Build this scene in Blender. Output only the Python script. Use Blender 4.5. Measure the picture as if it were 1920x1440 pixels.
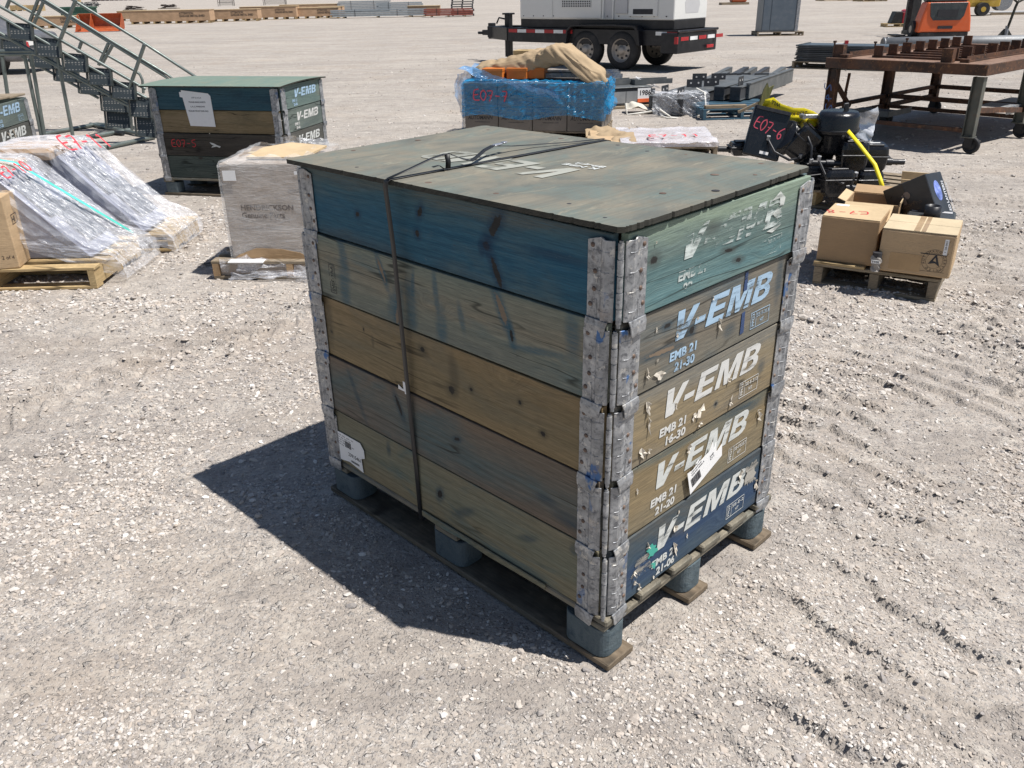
import bpy, bmesh, math, random
import numpy as np
from math import radians as R, sin, cos, pi
from mathutils import Vector, Matrix, Euler

for o in list(bpy.data.objects): bpy.data.objects.remove(o)
scene = bpy.context.scene
COL = scene.collection
PI = math.pi

# ------------------------------------------------------------------ camera
F_PX, CAM_H, PITCH, ROLL = 1576.9, 1.6144, 0.4393, 0.0196      # in units of a 1920 x 1440 picture
cam_d = bpy.data.cameras.new('camera'); cam = bpy.data.objects.new('camera', cam_d); COL.objects.link(cam)
cam_d.sensor_width = 36; cam_d.lens = F_PX / 1920 * 36; cam_d.clip_end = 3000; cam_d.clip_start = 0.05
_f = Vector((0, cos(PITCH), -sin(PITCH))); _u = Vector((0, sin(PITCH), cos(PITCH))); _r = Vector((1, 0, 0))
cr = _r * cos(ROLL) - _u * sin(ROLL); cu = _r * sin(ROLL) + _u * cos(ROLL)
cam.matrix_world = Matrix(((cr.x, cu.x, -_f.x, 0), (cr.y, cu.y, -_f.y, 0), (cr.z, cu.z, -_f.z, CAM_H), (0, 0, 0, 1)))
scene.camera = cam

# ------------------------------------------------------------------ sky, sun, exposure
SUN_V = Vector((-0.4655, 0.1568, -1.0)).normalized()
world = bpy.data.worlds.new('World'); scene.world = world; world.use_nodes = True
wn = world.node_tree.nodes; wl = world.node_tree.links
sky = wn.new('ShaderNodeTexSky'); sky.sky_type = 'NISHITA'; sky.sun_disc = False
sky.sun_elevation = math.asin(-SUN_V.z); sky.sun_rotation = math.atan2(-SUN_V.x, -SUN_V.y)
sky.air_density = 1.0; sky.dust_density = 0.6
wn['Background'].inputs[1].default_value = 0.062
wl.new(sky.outputs[0], wn['Background'].inputs[0])
sun_d = bpy.data.lights.new('sun', 'SUN'); sun = bpy.data.objects.new('sun', sun_d); COL.objects.link(sun)
sun_d.energy = 5.0; sun_d.angle = R(0.53); sun_d.color = (1.0, 0.960, 0.905)
sun.rotation_euler = SUN_V.to_track_quat('-Z', 'Y').to_euler()
scene.view_settings.view_transform = 'Standard'; scene.view_settings.look = 'None'
scene.view_settings.exposure = 0.30; scene.view_settings.gamma = 1
scene.render.engine = 'CYCLES'
scene.cycles.transparent_max_bounces = 24

def G(u, v, z=0.0):
    """point of the plane of height z seen at (u, v) of the 1920 x 1440 picture: only used to survey the yard"""
    a, b = (u - 960) / F_PX, (720 - v) / F_PX
    d = _f + cr * a + cu * b
    t = (z - CAM_H) / d.z
    return Vector((d.x * t, d.y * t, z))
def yaw(p, q): return math.atan2(q.y - p.y, q.x - p.x)

# ------------------------------------------------------------------ object helpers
def put(o, label=None, cat=None, group=None, kind=None):
    if label: o['label'] = label
    if cat: o['category'] = cat; o['kind'] = 'thing'
    if group: o['group'] = group
    if kind: o['kind'] = kind
    return o
def thing(name, label, cat, loc=(0, 0, 0), rz=0.0, group=None):
    o = bpy.data.objects.new(name, None); COL.objects.link(o)
    o.location = loc; o.rotation_euler = (0, 0, rz); o.empty_display_size = .1
    return put(o, label, cat, group)
def copy_tree(o, parent=None, loc=None, rz=None, label=None):
    c = o.copy(); COL.objects.link(c); c.parent = parent
    if loc is not None: c.location = loc
    if rz is not None: c.rotation_euler = (0, 0, rz)
    if label: c['label'] = label
    for ch in list(o.children): copy_tree(ch, c)
    return c

class MB:
    """collects shapes for ONE mesh"""
    def __init__(s): s.v = []; s.f = []; s.m = []; s.T = Matrix.Identity(4); s.mi = 0; s.sm = []
    def add(s, vs, fs, smooth=False):
        n = len(s.v); s.v += [tuple(s.T @ Vector(p)) for p in vs]
        s.f += [[i + n for i in f] for f in fs]; s.m += [s.mi] * len(fs); s.sm += [smooth] * len(fs); return s
    def box(s, x0, x1, y0, y1, z0, z1, M=None):
        vs = [(x0, y0, z0), (x1, y0, z0), (x1, y1, z0), (x0, y1, z0), (x0, y0, z1), (x1, y0, z1), (x1, y1, z1), (x0, y1, z1)]
        if M is not None: vs = [tuple(M @ Vector(p)) for p in vs]
        return s.add(vs, [(0, 3, 2, 1), (4, 5, 6, 7), (0, 1, 5, 4), (1, 2, 6, 5), (2, 3, 7, 6), (3, 0, 4, 7)])
    def bar(s, p, q, w, h, up=(0, 0, 1)):
        p, q = Vector(p), Vector(q); d = q - p; L = d.length
        x = d.normalized(); y = Vector(up).cross(x)
        if y.length < 1e-4: y = Vector((0, 1, 0)).cross(x)
        y.normalize(); z = x.cross(y)
        M = Matrix(((x.x, y.x, z.x, p.x), (x.y, y.y, z.y, p.y), (x.z, y.z, z.z, p.z), (0, 0, 0, 1)))
        return s.box(0, L, -w / 2, w / 2, -h / 2, h / 2, M)
    def cyl(s, p, q, r, n=12, r2=None, caps=True, smooth=True):
        p, q = Vector(p), Vector(q); x = (q - p).normalized(); r2 = r if r2 is None else r2
        y = x.cross(Vector((0, 0, 1)));
        if y.length < 1e-4: y = Vector((1, 0, 0))
        y.normalize(); z = x.cross(y)
        vs = []
        for c, rr in ((p, r), (q, r2)):
            for i in range(n):
                a = 2 * PI * i / n; vs.append(tuple(c + (y * cos(a) + z * sin(a)) * rr))
        s.add(vs, [(i, (i + 1) % n, n + (i + 1) % n, n + i) for i in range(n)], smooth)
        if caps: s.add(vs, [tuple(range(n))[::-1], tuple(range(n, 2 * n))])
        return s
    def ring(s, p, q, ro, ri, n=24):
        """hollow cylinder"""
        p, q = Vector(p), Vector(q); x = (q - p).normalized(); y = x.cross(Vector((0, 0, 1)))
        if y.length < 1e-4: y = Vector((1, 0, 0))
        y.normalize(); z = x.cross(y); vs = []
        for c, rr in ((p, ro), (q, ro), (q, ri), (p, ri)):
            for i in range(n):
                a = 2 * PI * i / n; vs.append(tuple(c + (y * cos(a) + z * sin(a)) * rr))
        fs = []
        for k in range(4):
            for i in range(n):
                j = (i + 1) % n; fs.append((k * n + i, k * n + j, ((k + 1) % 4) * n + j, ((k + 1) % 4) * n + i))
        return s.add(vs, fs, True)
    def tube(s, pts, r, n=8, caps=True):
        pts = [Vector(p) for p in pts]; vs = []; m = len(pts); prev = None
        for k, p in enumerate(pts):
            t = (pts[min(k + 1, m - 1)] - pts[max(k - 1, 0)]).normalized()
            if prev is None:
                y = t.cross(Vector((0, 0, 1)))
                if y.length < .05: y = t.cross(Vector((1, 0, 0)))
            else: y = prev - t * prev.dot(t)
            y.normalize(); prev = y; z = t.cross(y)
            rr = r[k] if isinstance(r, (list, tuple)) else r
            vs += [tuple(p + (y * cos(2 * PI * i / n) + z * sin(2 * PI * i / n)) * rr) for i in range(n)]
        fs = [(k * n + i, k * n + (i + 1) % n, (k + 1) * n + (i + 1) % n, (k + 1) * n + i) for k in range(m - 1) for i in range(n)]
        s.add(vs, fs, True)
        if caps: s.add(vs, [tuple(range(n))[::-1], tuple(range((m - 1) * n, m * n))])
        return s
    def prism(s, poly, d, M=None, smooth=False):
        """poly: (x, y) list in the local xy plane, extruded by d along z, placed by M"""
        n = len(poly); vs = [Vector((a, b, 0)) for a, b in poly] + [Vector((a, b, d)) for a, b in poly]
        if M is not None: vs = [M @ v for v in vs]
        s.add([tuple(v) for v in vs], [tuple(range(n))[::-1], tuple(range(n, 2 * n))] + [(i, (i + 1) % n, n + (i + 1) % n, n + i) for i in range(n)], smooth)
        return s
    def lathe(s, prof, M=None, n=20, a0=0, a1=2 * PI):
        full = abs(a1 - a0 - 2 * PI) < 1e-6; m = n if full else n + 1; vs = []
        for r, z in prof:
            for i in range(m):
                a = a0 + (a1 - a0) * i / n; v = Vector((r * cos(a), r * sin(a), z)); vs.append(tuple(M @ v if M is not None else v))
        fs = [(k * m + i, k * m + (i + 1) % m, (k + 1) * m + (i + 1) % m, (k + 1) * m + i) for k in range(len(prof) - 1) for i in range(m if full else n)]
        return s.add(vs, fs, True)
    def build(s, name, mat, parent=None, loc=(0, 0, 0), rot=(0, 0, 0), bevel=0, seg=1, label=None):
        me = bpy.data.meshes.new(name); me.from_pydata(s.v, [], s.f); me.update()
        for mm in (mat if isinstance(mat, (list, tuple)) else [mat]): me.materials.append(mm)
        me.polygons.foreach_set('material_index', s.m); me.polygons.foreach_set('use_smooth', s.sm)
        o = bpy.data.objects.new(name, me); COL.objects.link(o); o.location = loc; o.rotation_euler = rot
        if parent: o.parent = parent
        if bevel:
            b = o.modifiers.new('bevel', 'BEVEL'); b.width = bevel; b.segments = seg; b.limit_method = 'ANGLE'; b.angle_limit = R(50)
        if label: o['label'] = label
        return o
def frame(o, x, y, z=None):
    """matrix with origin o and axes x, y (z = x cross y)"""
    x = Vector(x).normalized(); y = Vector(y).normalized(); z = Vector(z) if z is not None else x.cross(y)
    return Matrix(((x.x, y.x, z.x, o[0]), (x.y, y.y, z.y, o[1]), (x.z, y.z, z.z, o[2]), (0, 0, 0, 1)))

# ------------------------------------------------------------------ flat marks (lettering, strokes, paper)
def flat_curve(polys, name, M, mat, parent, ext=.0002, label=None):
    cu_ = bpy.data.curves.new(name, 'CURVE'); cu_.dimensions = '2D'; cu_.fill_mode = 'BOTH'; cu_.extrude = ext
    for pl in polys:
        sp = cu_.splines.new('POLY'); sp.points.add(len(pl) - 1); sp.use_cyclic_u = True
        for i, (a, b) in enumerate(pl): sp.points[i].co = (a, b, 0, 1)
    t = bpy.data.objects.new('tmp', cu_); me = bpy.data.meshes.new_from_object(t); bpy.data.objects.remove(t)
    me.transform(M); me.materials.clear(); me.materials.append(mat)
    o = bpy.data.objects.new(name, me); COL.objects.link(o)
    if parent: o.parent = parent
    if label: o['label'] = label
    return o
def text(s, name, h, M, mat, parent, shear=0.0, bold=0.0, width=None, align='LEFT', ext=.0002, label=None, spacing=1.0, line=1.0):
    """lettering h high (cap height); M places the local xy plane"""
    c = bpy.data.curves.new(name, 'FONT'); c.body = s; c.size = h * 1.38; c.shear = shear; c.offset = bold * h
    c.align_x = align; c.extrude = ext; c.space_character = spacing; c.space_line = line; c.resolution_u = 3
    t = bpy.data.objects.new('tmp', c); me = bpy.data.meshes.new_from_object(t); bpy.data.objects.remove(t)
    if width:
        xs = [v.co.x for v in me.vertices]; k = width / (max(xs) - min(xs)); me.transform(Matrix.Diagonal((k, 1, 1, 1)))
    me.transform(M); me.materials.clear(); me.materials.append(mat)
    o = bpy.data.objects.new(name, me); COL.objects.link(o)
    if parent: o.parent = parent
    if label: o['label'] = label
    return o
STROKES = {'E': [[(.9, 1), (.1, .95), (.05, 0), (.95, .02)], [(.08, .5), (.75, .55)]], '0': [[(.5, 1), (.1, .75), (.08, .3), (.45, 0), (.85, .25), (.88, .7), (.5, 1)]],
 '7': [[(.05, .92), (.9, 1), (.35, 0)], [(.25, .5), (.75, .55)]], '-': [[(.1, .5), (.75, .5)]], '6': [[(.75, 1), (.25, .65), (.1, .25), (.45, 0), (.8, .2), (.65, .5), (.15, .35)]],
 '5': [[(.85, 1), (.2, .95), (.15, .6), (.7, .55), (.8, .2), (.45, 0), (.1, .12)]], '8': [[(.5, .52), (.15, .75), (.5, 1), (.85, .78), (.5, .52), (.12, .25), (.5, 0), (.88, .25), (.5, .52)]],
 '1': [[(.3, .8), (.55, 1), (.45, 0)]], '3': [[(.1, .9), (.6, 1), (.75, .75), (.35, .52), (.8, .3), (.6, .02), (.1, .08)]], '2': [[(.1, .8), (.5, 1), (.85, .75), (.1, 0), (.9, .05)]],
 '4': [[(.6, 0), (.7, 1), (.1, .35), (.95, .4)]], '9': [[(.8, .75), (.45, 1), (.15, .75), (.4, .5), (.8, .75), (.6, 0)]], ' ': []}
def strokes(s, name, h, M, mat, parent, w=None, lw=.1, adv=.85, wob=.03, seed=1, up=.0):
    """marker handwriting as one flat mesh"""
    rnd = random.Random(seed); w = w or h * .62; mb = MB(); mb.T = M; k = 0
    for i, ch in enumerate(s):
        for st in STROKES[ch]:
            pts = [Vector(((i * adv + .8 * a) * w + rnd.uniform(-wob, wob) * h, b * h + up * i * h + rnd.uniform(-wob, wob) * h, 0)) for a, b in st]
            fine = []
            for a, b in zip(pts, pts[1:]): fine += [a.lerp(b, t / 4) for t in range(4)]
            pts = fine + [pts[-1]]
            for _ in range(2): pts = [pts[0]] + [(pts[j - 1] + pts[j] * 2 + pts[j + 1]) / 4 for j in range(1, len(pts) - 1)] + [pts[-1]]
            vs = []
            for j, p in enumerate(pts):
                t = (pts[min(j + 1, len(pts) - 1)] - pts[max(j - 1, 0)]).normalized(); n = Vector((-t.y, t.x, 0)) * lw * h / 2
                vs += [tuple(p + n + Vector((0, 0, k * 4e-5))), tuple(p - n + Vector((0, 0, k * 4e-5)))]
            mb.add(vs, [(2 * j, 2 * j + 1, 2 * j + 3, 2 * j + 2) for j in range(len(pts) - 1)]); k += 1
    return mb.build(name, mat, parent)
def _bowl(x0, x1, y0, y1, n=8):
    r = (y1 - y0) / 2; cx = x1 - r * .95; return [(x0, y0)] + [(cx + r * .95 * cos(a), (y0 + y1) / 2 + r * sin(a)) for a in [(-PI / 2 + PI * i / n) for i in range(n + 1)]] + [(x0, y1)]
def vemb_polys(chars='V-EMB'):
    """bold italic stencil letters, unit height; returns list of polygons"""
    sh = .24; out = []; x = 0
    S = lambda pl, dx: [(dx + a + sh * b, b) for a, b in pl]
    for ch in chars:
        if ch == 'V': P = [[(.0, 1), (.27, 1), (.37, .36), (.60, 1), (.86, 1), (.50, 0), (.18, 0)]]; adv = .86
        elif ch == '-': P = [[(.0, .28), (.42, .28), (.42, .48), (0, .48)]]; adv = .54
        elif ch == 'E': P = [[(0, 0), (.76, 0), (.76, .2), (.25, .2), (.25, .41), (.70, .41), (.70, .59), (.25, .59), (.25, .8), (.76, .8), (.76, 1), (0, 1)]]; adv = .90
        elif ch == 'M': P = [[(0, 0), (.22, 0), (.22, .7), (.42, 0), (.62, 0), (.82, .7), (.82, 0), (1.05, 0), (1.05, 1), (.72, 1), (.53, .35), (.34, 1), (0, 1)]]; adv = 1.19
        elif ch == 'B':
            P = [[(0, 0), (.52, 0), (.68, .05), (.80, .15), (.82, .30), (.78, .44), (.66, .53), (.74, .6), (.78, .73), (.76, .86), (.66, .96), (.52, 1), (0, 1)],
                 [(.25, .19), (.25, .43), (.48, .43), (.56, .38), (.58, .31), (.56, .24), (.48, .19)], [(.25, .6), (.25, .81), (.46, .81), (.53, .77), (.55, .7), (.53, .64), (.46, .6)]]; adv = .9
        out.append([S(pl, x) for pl in P]); x += adv
    return out, x
def vemb(M, h, width, mat, parent, chars='V-EMB', keep=None, label=None, name='stencil_lettering', ext=.0002):
    gl, W = vemb_polys(chars); k = width / (W + .2); polys = []
    for i, g in enumerate(gl):
        if keep is None or i in keep: polys += [[(a * k, b * h) for a, b in pl] for pl in g]
    return flat_curve(polys, name, M, mat, parent, label=label, ext=ext)

# ------------------------------------------------------------------ materials
class NT:
    def __init__(s, name):
        s.m = bpy.data.materials.new(name); s.m.use_nodes = True; s.n = s.m.node_tree.nodes; s.l = s.m.node_tree.links
        s.b = s.n['Principled BSDF']; s.out = s.n['Material Output']; s.tc = s.n.new('ShaderNodeTexCoord')
    def link(s, a, b): s.l.new(a, b)
    def mapping(s, scale=(1, 1, 1), loc=(0, 0, 0), rot=(0, 0, 0), src=None):
        m = s.n.new('ShaderNodeMapping'); m.inputs['Scale'].default_value = scale; m.inputs['Location'].default_value = loc; m.inputs['Rotation'].default_value = rot
        s.link(src or s.tc.outputs['Object'], m.inputs[0]); return m.outputs[0]
    def noise(s, vec, scale=5, detail=4, rough=.55, dist=0, out=0):
        n = s.n.new('ShaderNodeTexNoise'); n.inputs['Scale'].default_value = scale; n.inputs['Detail'].default_value = detail
        n.inputs['Roughness'].default_value = rough; n.inputs['Distortion'].default_value = dist; s.link(vec, n.inputs['Vector']); return n.outputs[out]
    def voro(s, vec, scale=5, feature='F1', out='Distance', rand=1):
        n = s.n.new('ShaderNodeTexVoronoi'); n.feature = feature; n.inputs['Scale'].default_value = scale; n.inputs['Randomness'].default_value = rand
        s.link(vec, n.inputs['Vector']); return n.outputs[out]
    def ramp(s, fac, stops, interp='LINEAR'):
        r = s.n.new('ShaderNodeValToRGB'); r.color_ramp.interpolation = interp; e = r.color_ramp.elements
        while len(e) < len(stops): e.new(.5)
        for k, (p, c) in enumerate(stops):
            e[k].position = p; e[k].color = (c, c, c, 1) if isinstance(c, (int, float)) else (*c, 1)
        s.link(fac, r.inputs[0]); return r.outputs[0]
    def mix(s, fac, a, b, mode='MIX'):
        m = s.n.new('ShaderNodeMix'); m.data_type = 'RGBA'; m.blend_type = mode; m.clamp_factor = True
        for sock, v in ((m.inputs['Factor'], fac), (m.inputs['A'], a), (m.inputs['B'], b)):
            if isinstance(v, bpy.types.NodeSocket): s.link(v, sock)
            elif isinstance(v, (int, float)): sock.default_value = v if sock.name == 'Factor' else (v, v, v, 1)
            else: sock.default_value = (*v, 1)
        # the Mix node has several sockets called A and B: use the colour ones
        return m.outputs['Result']
    def math(s, op, a, b=0, clamp=False):
        m = s.n.new('ShaderNodeMath'); m.operation = op; m.use_clamp = clamp
        for i, v in enumerate((a, b)):
            if isinstance(v, bpy.types.NodeSocket): s.link(v, m.inputs[i])
            else: m.inputs[i].default_value = v
        return m.outputs[0]
    def bump(s, h, strength=.3, dist=.005, normal=None):
        b = s.n.new('ShaderNodeBump'); b.inputs['Strength'].default_value = strength; b.inputs['Distance'].default_value = dist
        s.link(h, b.inputs['Height'])
        if normal: s.link(normal, b.inputs['Normal'])
        return b.outputs[0]
    def fin(s, col=None, rough=.6, metal=0, normal=None, alpha=None, spec=None):
        b = s.b
        for nm, v in (('Base Color', col), ('Roughness', rough), ('Metallic', metal), ('Normal', normal), ('Alpha', alpha), ('Specular IOR Level', spec)):
            if v is None: continue
            if isinstance(v, bpy.types.NodeSocket): s.link(v, b.inputs[nm])
            elif isinstance(v, (int, float)): b.inputs[nm].default_value = v if nm != 'Base Color' else (v, v, v, 1)
            else: b.inputs[nm].default_value = (*v, 1)
        return s.m
def _mixfix(m): pass
# colour Mix sockets by index: Factor=0 (float), A=6, B=7 (colour), Result=2 (colour)
def _mix(s, fac, a, b, mode='MIX'):
    m = s.n.new('ShaderNodeMix'); m.data_type = 'RGBA'; m.blend_type = mode; m.clamp_factor = True
    for i, v in ((0, fac), (6, a), (7, b)):
        if isinstance(v, bpy.types.NodeSocket): s.link(v, m.inputs[i])
        elif i == 0: m.inputs[0].default_value = v
        elif isinstance(v, (int, float)): m.inputs[i].default_value = (v, v, v, 1)
        else: m.inputs[i].default_value = (*v, 1)
    return m.outputs[2]
NT.mix = _mix
NT.obj_info = lambda s, k: s.n.new('ShaderNodeObjectInfo').outputs[k]
_cache = {}
def paint(name, col, rough=.5, metal=0, var=.18, scale=6, dirt=.25, bump=.15, spec=.5, dirtcol=(.30, .26, .22)):
    """generic weathered surface: mottled colour, dusty patches, slight unevenness"""
    if name in _cache: return _cache[name]
    t = NT(name); v = t.tc.outputs['Object']
    n1 = t.noise(v, scale, 5); n2 = t.noise(v, scale * 7, 4, .6)
    c = t.mix(t.ramp(n1, [(.3, 0), (.7, 1)]), tuple(x * (1 - var) for x in col), tuple(min(1, x * (1 + var)) for x in col))
    c = t.mix(t.ramp(t.math('ADD', t.math('MULTIPLY', n1, .5), t.math('MULTIPLY', n2, .5)), [(.50, 0), (.68, dirt)]), c, dirtcol)
    _cache[name] = t.fin(c, t.ramp(n2, [(.3, max(0, rough - .1)), (.7, min(1, rough + .12))]), metal, t.bump(n2, bump, .003), spec=spec); return _cache[name]
def card(name, col=(.50, .36, .22)):
    if name in _cache: return _cache[name]
    t = NT(name); v = t.tc.outputs['Object']
    n1 = t.noise(v, 3, 4); n2 = t.noise(t.mapping((6, 6, 90)), 3, 3)
    c = t.mix(t.ramp(n1, [(.3, 0), (.7, 1)]), tuple(x * .86 for x in col), tuple(x * 1.1 for x in col))
    c = t.mix(t.ramp(n2, [(.45, 0), (.6, .12)]), c, tuple(x * .6 for x in col))
    _cache[name] = t.fin(c, .8, 0, t.bump(t.math('ADD', n1, t.math('MULTIPLY', n2, .12)), .7, .03), spec=.25); return _cache[name]
def wood(name, a, b, streak=None, seed=0.0, samt=.5, axis='X', knots=1.0, grain=.3, rough=.72, vert=0.0, marks=(), bands=None, halo=(.02, .05, .075)):
    """weathered plank, grain along local X (or Y / Z): stain patches, streaks, growth lines, knots"""
    t = NT(name)
    rot = {'X': (0, 0, 0), 'Y': (0, 0, -PI / 2), 'Z': (0, PI / 2, 0)}[axis]
    base = t.mapping((1, 1, 1), (seed * 3.71, seed * 1.3, seed * 2.17), rot)
    # knots: warp the growth lines round sparse centres
    kv = t.mapping((2.6, 2.6, 5.2), (seed, 0, seed * .7), (0, 0, 0), base)
    kd = t.voro(kv, 1.0)
    kmask = t.ramp(kd, [(.0, 1), (.045 * knots + .001, .85), (.085 * knots + .002, 0)])
    khalo = t.ramp(kd, [(.0, 1), (.30, 0)], 'EASE')
    warp = t.noise(t.mapping((1.2, 3, 5), src=base), 1.2, 2)
    sep = t.n.new('ShaderNodeSeparateXYZ'); t.link(base, sep.inputs[0])
    h = t.math('ADD', t.math('ADD', sep.outputs['Z'], t.math('MULTIPLY', warp, .07)), t.math('ADD', t.math('MULTIPLY', khalo, .05), t.math('MULTIPLY', sep.outputs['Y'], .7)))
    cmb = t.n.new('ShaderNodeCombineXYZ'); t.link(t.math('MULTIPLY', sep.outputs['X'], .55), cmb.inputs[0]); t.link(t.math('MULTIPLY', h, 95), cmb.inputs[2])
    g = t.noise(cmb.outputs[0], 1.0, 3, .6)
    cmb2 = t.n.new('ShaderNodeCombineXYZ'); t.link(t.math('MULTIPLY', sep.outputs['X'], 3.5), cmb2.inputs[0]); t.link(t.math('MULTIPLY', h, 330), cmb2.inputs[2])
    g2 = t.noise(cmb2.outputs[0], 1.0, 2, .6)
    st = t.noise(t.mapping((1.6, 2, 6), src=base), 1.5, 5, .6, .4)
    c = t.mix(t.ramp(st, [(.36, 0), (.62, 1)]), a, b)
    if bands:      # broad stain bands along the board, (height, colour) with a mottled border
        s0 = t.n.new('ShaderNodeSeparateXYZ'); t.link(t.tc.outputs['Object'], s0.inputs[0])
        zz = t.math('ADD', s0.outputs['Z'], t.math('MULTIPLY', t.math('SUBTRACT', t.noise(t.mapping((1.3, 2, 7), (seed, 3, 1), src=base), 1.4, 5, .6, .6), .5), .17))
        c = t.mix(.80, c, t.ramp(t.math('MULTIPLY', zz, 5.0), [(p_ * 5, q_) for p_, q_ in bands]))
    if streak:
        sv = t.noise(t.mapping((1.1, 1, 3.2), (seed + 4, 2, 1), src=base), 1.6, 5, .65, .8)
        c = t.mix(t.ramp(sv, [(.52, 0), (.66, samt)]), c, streak)
        if vert: # stains that run down across the grain
            vv = t.noise(t.mapping((9, 1, 1.6), (seed + 7, 2, 1), src=base), 1.2, 4, .6, .5)
            c = t.mix(t.ramp(vv, [(.58, 0), (.70, vert)]), c, tuple(x * .6 for x in streak))
    c = t.mix(t.ramp(g, [(.42, 0), (.62, grain)]), c, tuple(x * .45 for x in a))
    c = t.mix(t.ramp(g2, [(.45, 0), (.7, grain * .8)]), c, tuple(min(1, x * 1.5) for x in b))
    kn = t.noise(base, 1.1, 2)
    g3 = t.noise(t.mapping((22, 40, 520), (1, seed, 3), src=base), 1.0, 2, .6); c = t.mix(t.ramp(g3, [(.50, 0), (.66, .35)]), c, tuple(x * .35 for x in a)); c = t.mix(t.ramp(g3, [(.30, .30), (.42, 0)]), c, tuple(min(1, x * 1.7) for x in b))
    ck = t.noise(t.mapping((.9, 1, 11), (seed, 1, 9), src=base), 1.0, 3, .5, .2); ckm = t.noise(t.mapping((2.3, 1, 3), (seed, 6, 2), src=base), 1.0, 2)
    c = t.mix(t.math('MULTIPLY', t.ramp(t.math('ABSOLUTE', t.math('SUBTRACT', ck, .5)), [(.0, .85), (.006, .6), (.011, 0)]), t.ramp(ckm, [(.46, 0), (.54, 1)])), c, tuple(x * .18 for x in a))
    if knots: c = t.mix(kmask, c, (.035, .026, .02))
    for (mx, mz, rx, rz, ang, kd_) in marks:
        mp = t.n.new('ShaderNodeMapping'); mp.vector_type = 'TEXTURE'; mp.inputs['Location'].default_value = (mx, 0, mz); mp.inputs['Rotation'].default_value = (0, R(-ang), 0); mp.inputs['Scale'].default_value = (rx, 10, rz)
        t.link(t.tc.outputs['Object'], mp.inputs[0]); ln = t.n.new('ShaderNodeVectorMath'); ln.operation = 'LENGTH'; t.link(mp.outputs[0], ln.inputs[0])
        dd = t.math('ADD', ln.outputs['Value'], t.math('MULTIPLY', t.math('SUBTRACT', t.noise(t.mapping((1, 1, 1), (mx * 9, mz * 7, 0)), 90, 4, .65), .5), 1.3))
        c = t.mix(t.math('MULTIPLY', t.ramp(t.math('DIVIDE', dd, 3.2), [(.22, .75 if kd_ == 'h' else .9), (.9, 0)], 'EASE'), t.ramp(g3, [(.38, 1), (.62, .35)])), c, halo)
        core = (.20, .15, .105) if kd_ == 'l' else (.020, .018, .017)
        if kd_ != 'h': c = t.mix(t.ramp(dd, [(.75, .95), (1.0, 0)]), c, core)
    # scuffs and small dark nicks
    nk = t.noise(t.mapping((14, 10, 60), src=base), 2.0, 3, .7)
    c = t.mix(t.ramp(nk, [(.70, 0), (.76, .55)]), c, (.05, .045, .04))
    sc = t.noise(t.mapping((6, 10, 30), (3, seed, 1), src=base), 3.0, 5, .75)
    c = t.mix(t.ramp(sc, [(.69, 0), (.76, .45)]), c, (.42, .38, .31))
    hh = t.math('ADD', t.math('MULTIPLY', g, 1.0), t.math('MULTIPLY', g2, .5)); hh = t.math('SUBTRACT', hh, t.math('MULTIPLY', kmask, .6))
    return t.fin(c, t.ramp(g, [(.3, rough - .1), (.7, rough + .12)]), 0, t.bump(hh, .35, .0025), spec=.3)
def film(name, col=(.85, .87, .92), a0=.12, a1=.6, stretch=(1, 1, 1), rough=.12, sc=1.0, dirc=0, b=.9, dist=.02):
    """thin creased plastic film; clearer and cloudier by patches"""
    t = NT(name); v = t.mapping(stretch, rot=(0, 0, dirc))
    n = t.noise(v, 5 * sc, 6, .65, .6); n2 = t.noise(v, 26 * sc, 5, .7, .4); vz = t.voro(v, 11 * sc, 'DISTANCE_TO_EDGE')
    h = t.math('ADD', t.math('ADD', n, t.math('MULTIPLY', n2, .5)), t.math('MULTIPLY', t.ramp(vz, [(0, 1), (.12, 0)]), .25))
    al = t.ramp(t.math('ADD', t.math('MULTIPLY', n, .6), t.math('MULTIPLY', n2, .4)), [(.36, a0), (.62, a1)])
    m = t.fin(col, rough, 0, t.bump(h, b, dist), al, spec=1.0); return m
def worn(name, col, wear=.5, rough=.6, sc=1.0, seed=0):
    """thin paint on wood: rubbed away along the grain"""
    t = NT(name); v = t.mapping((6 * sc, 30 * sc, 60 * sc), (seed, seed, seed))
    n = t.noise(v, 1.0, 5, .65, .3); n2 = t.noise(t.mapping((1, 1, 1), (seed, 2, 3)), 14 * sc, 3)
    s = t.math('ADD', t.math('MULTIPLY', n, .55), t.math('MULTIPLY', n2, .45))
    al = t.ramp(s, [(wear - .05, 1), (wear + .04, 0)] if wear < 1.5 else [(0, 1), (1, 1)])
    c = t.mix(t.ramp(n, [(.3, 0), (.7, .5)]), col, tuple(x * .62 for x in col))
    return t.fin(c, rough, 0, None, al)
# ------------------------------------------------------------------ ground
rng = np.random.default_rng(7)
def vnoise(x, y, s, seed):
    """smooth value noise on arrays"""
    r = np.random.default_rng(seed); tab = r.random((256, 256)); X = x / s + 500; Y = y / s + 500
    xi = np.floor(X).astype(int); yi = np.floor(Y).astype(int); fx = X - xi; fy = Y - yi
    fx = fx * fx * (3 - 2 * fx); fy = fy * fy * (3 - 2 * fy)
    t = lambda a, b: tab[a % 256, b % 256]
    return (t(xi, yi) * (1 - fx) + t(xi + 1, yi) * fx) * (1 - fy) + (t(xi, yi + 1) * (1 - fx) + t(xi + 1, yi + 1) * fx) * fy
BOX0 = Vector((0.2234, 1.6773, 0)); BTH = 0.7758
def boxdist(x, y):
    """distance outside the footprint of the big crate's pallet"""
    dx, dy = x - BOX0.x, y - BOX0.y; a = dx * cos(BTH) + dy * sin(BTH); b = -dx * sin(BTH) + dy * cos(BTH)
    ox = np.maximum(np.maximum(-.02 - a, a - .85), 0); oy = np.maximum(np.maximum(-.04 - b, b - 1.27), 0); return np.hypot(ox, oy)
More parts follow.
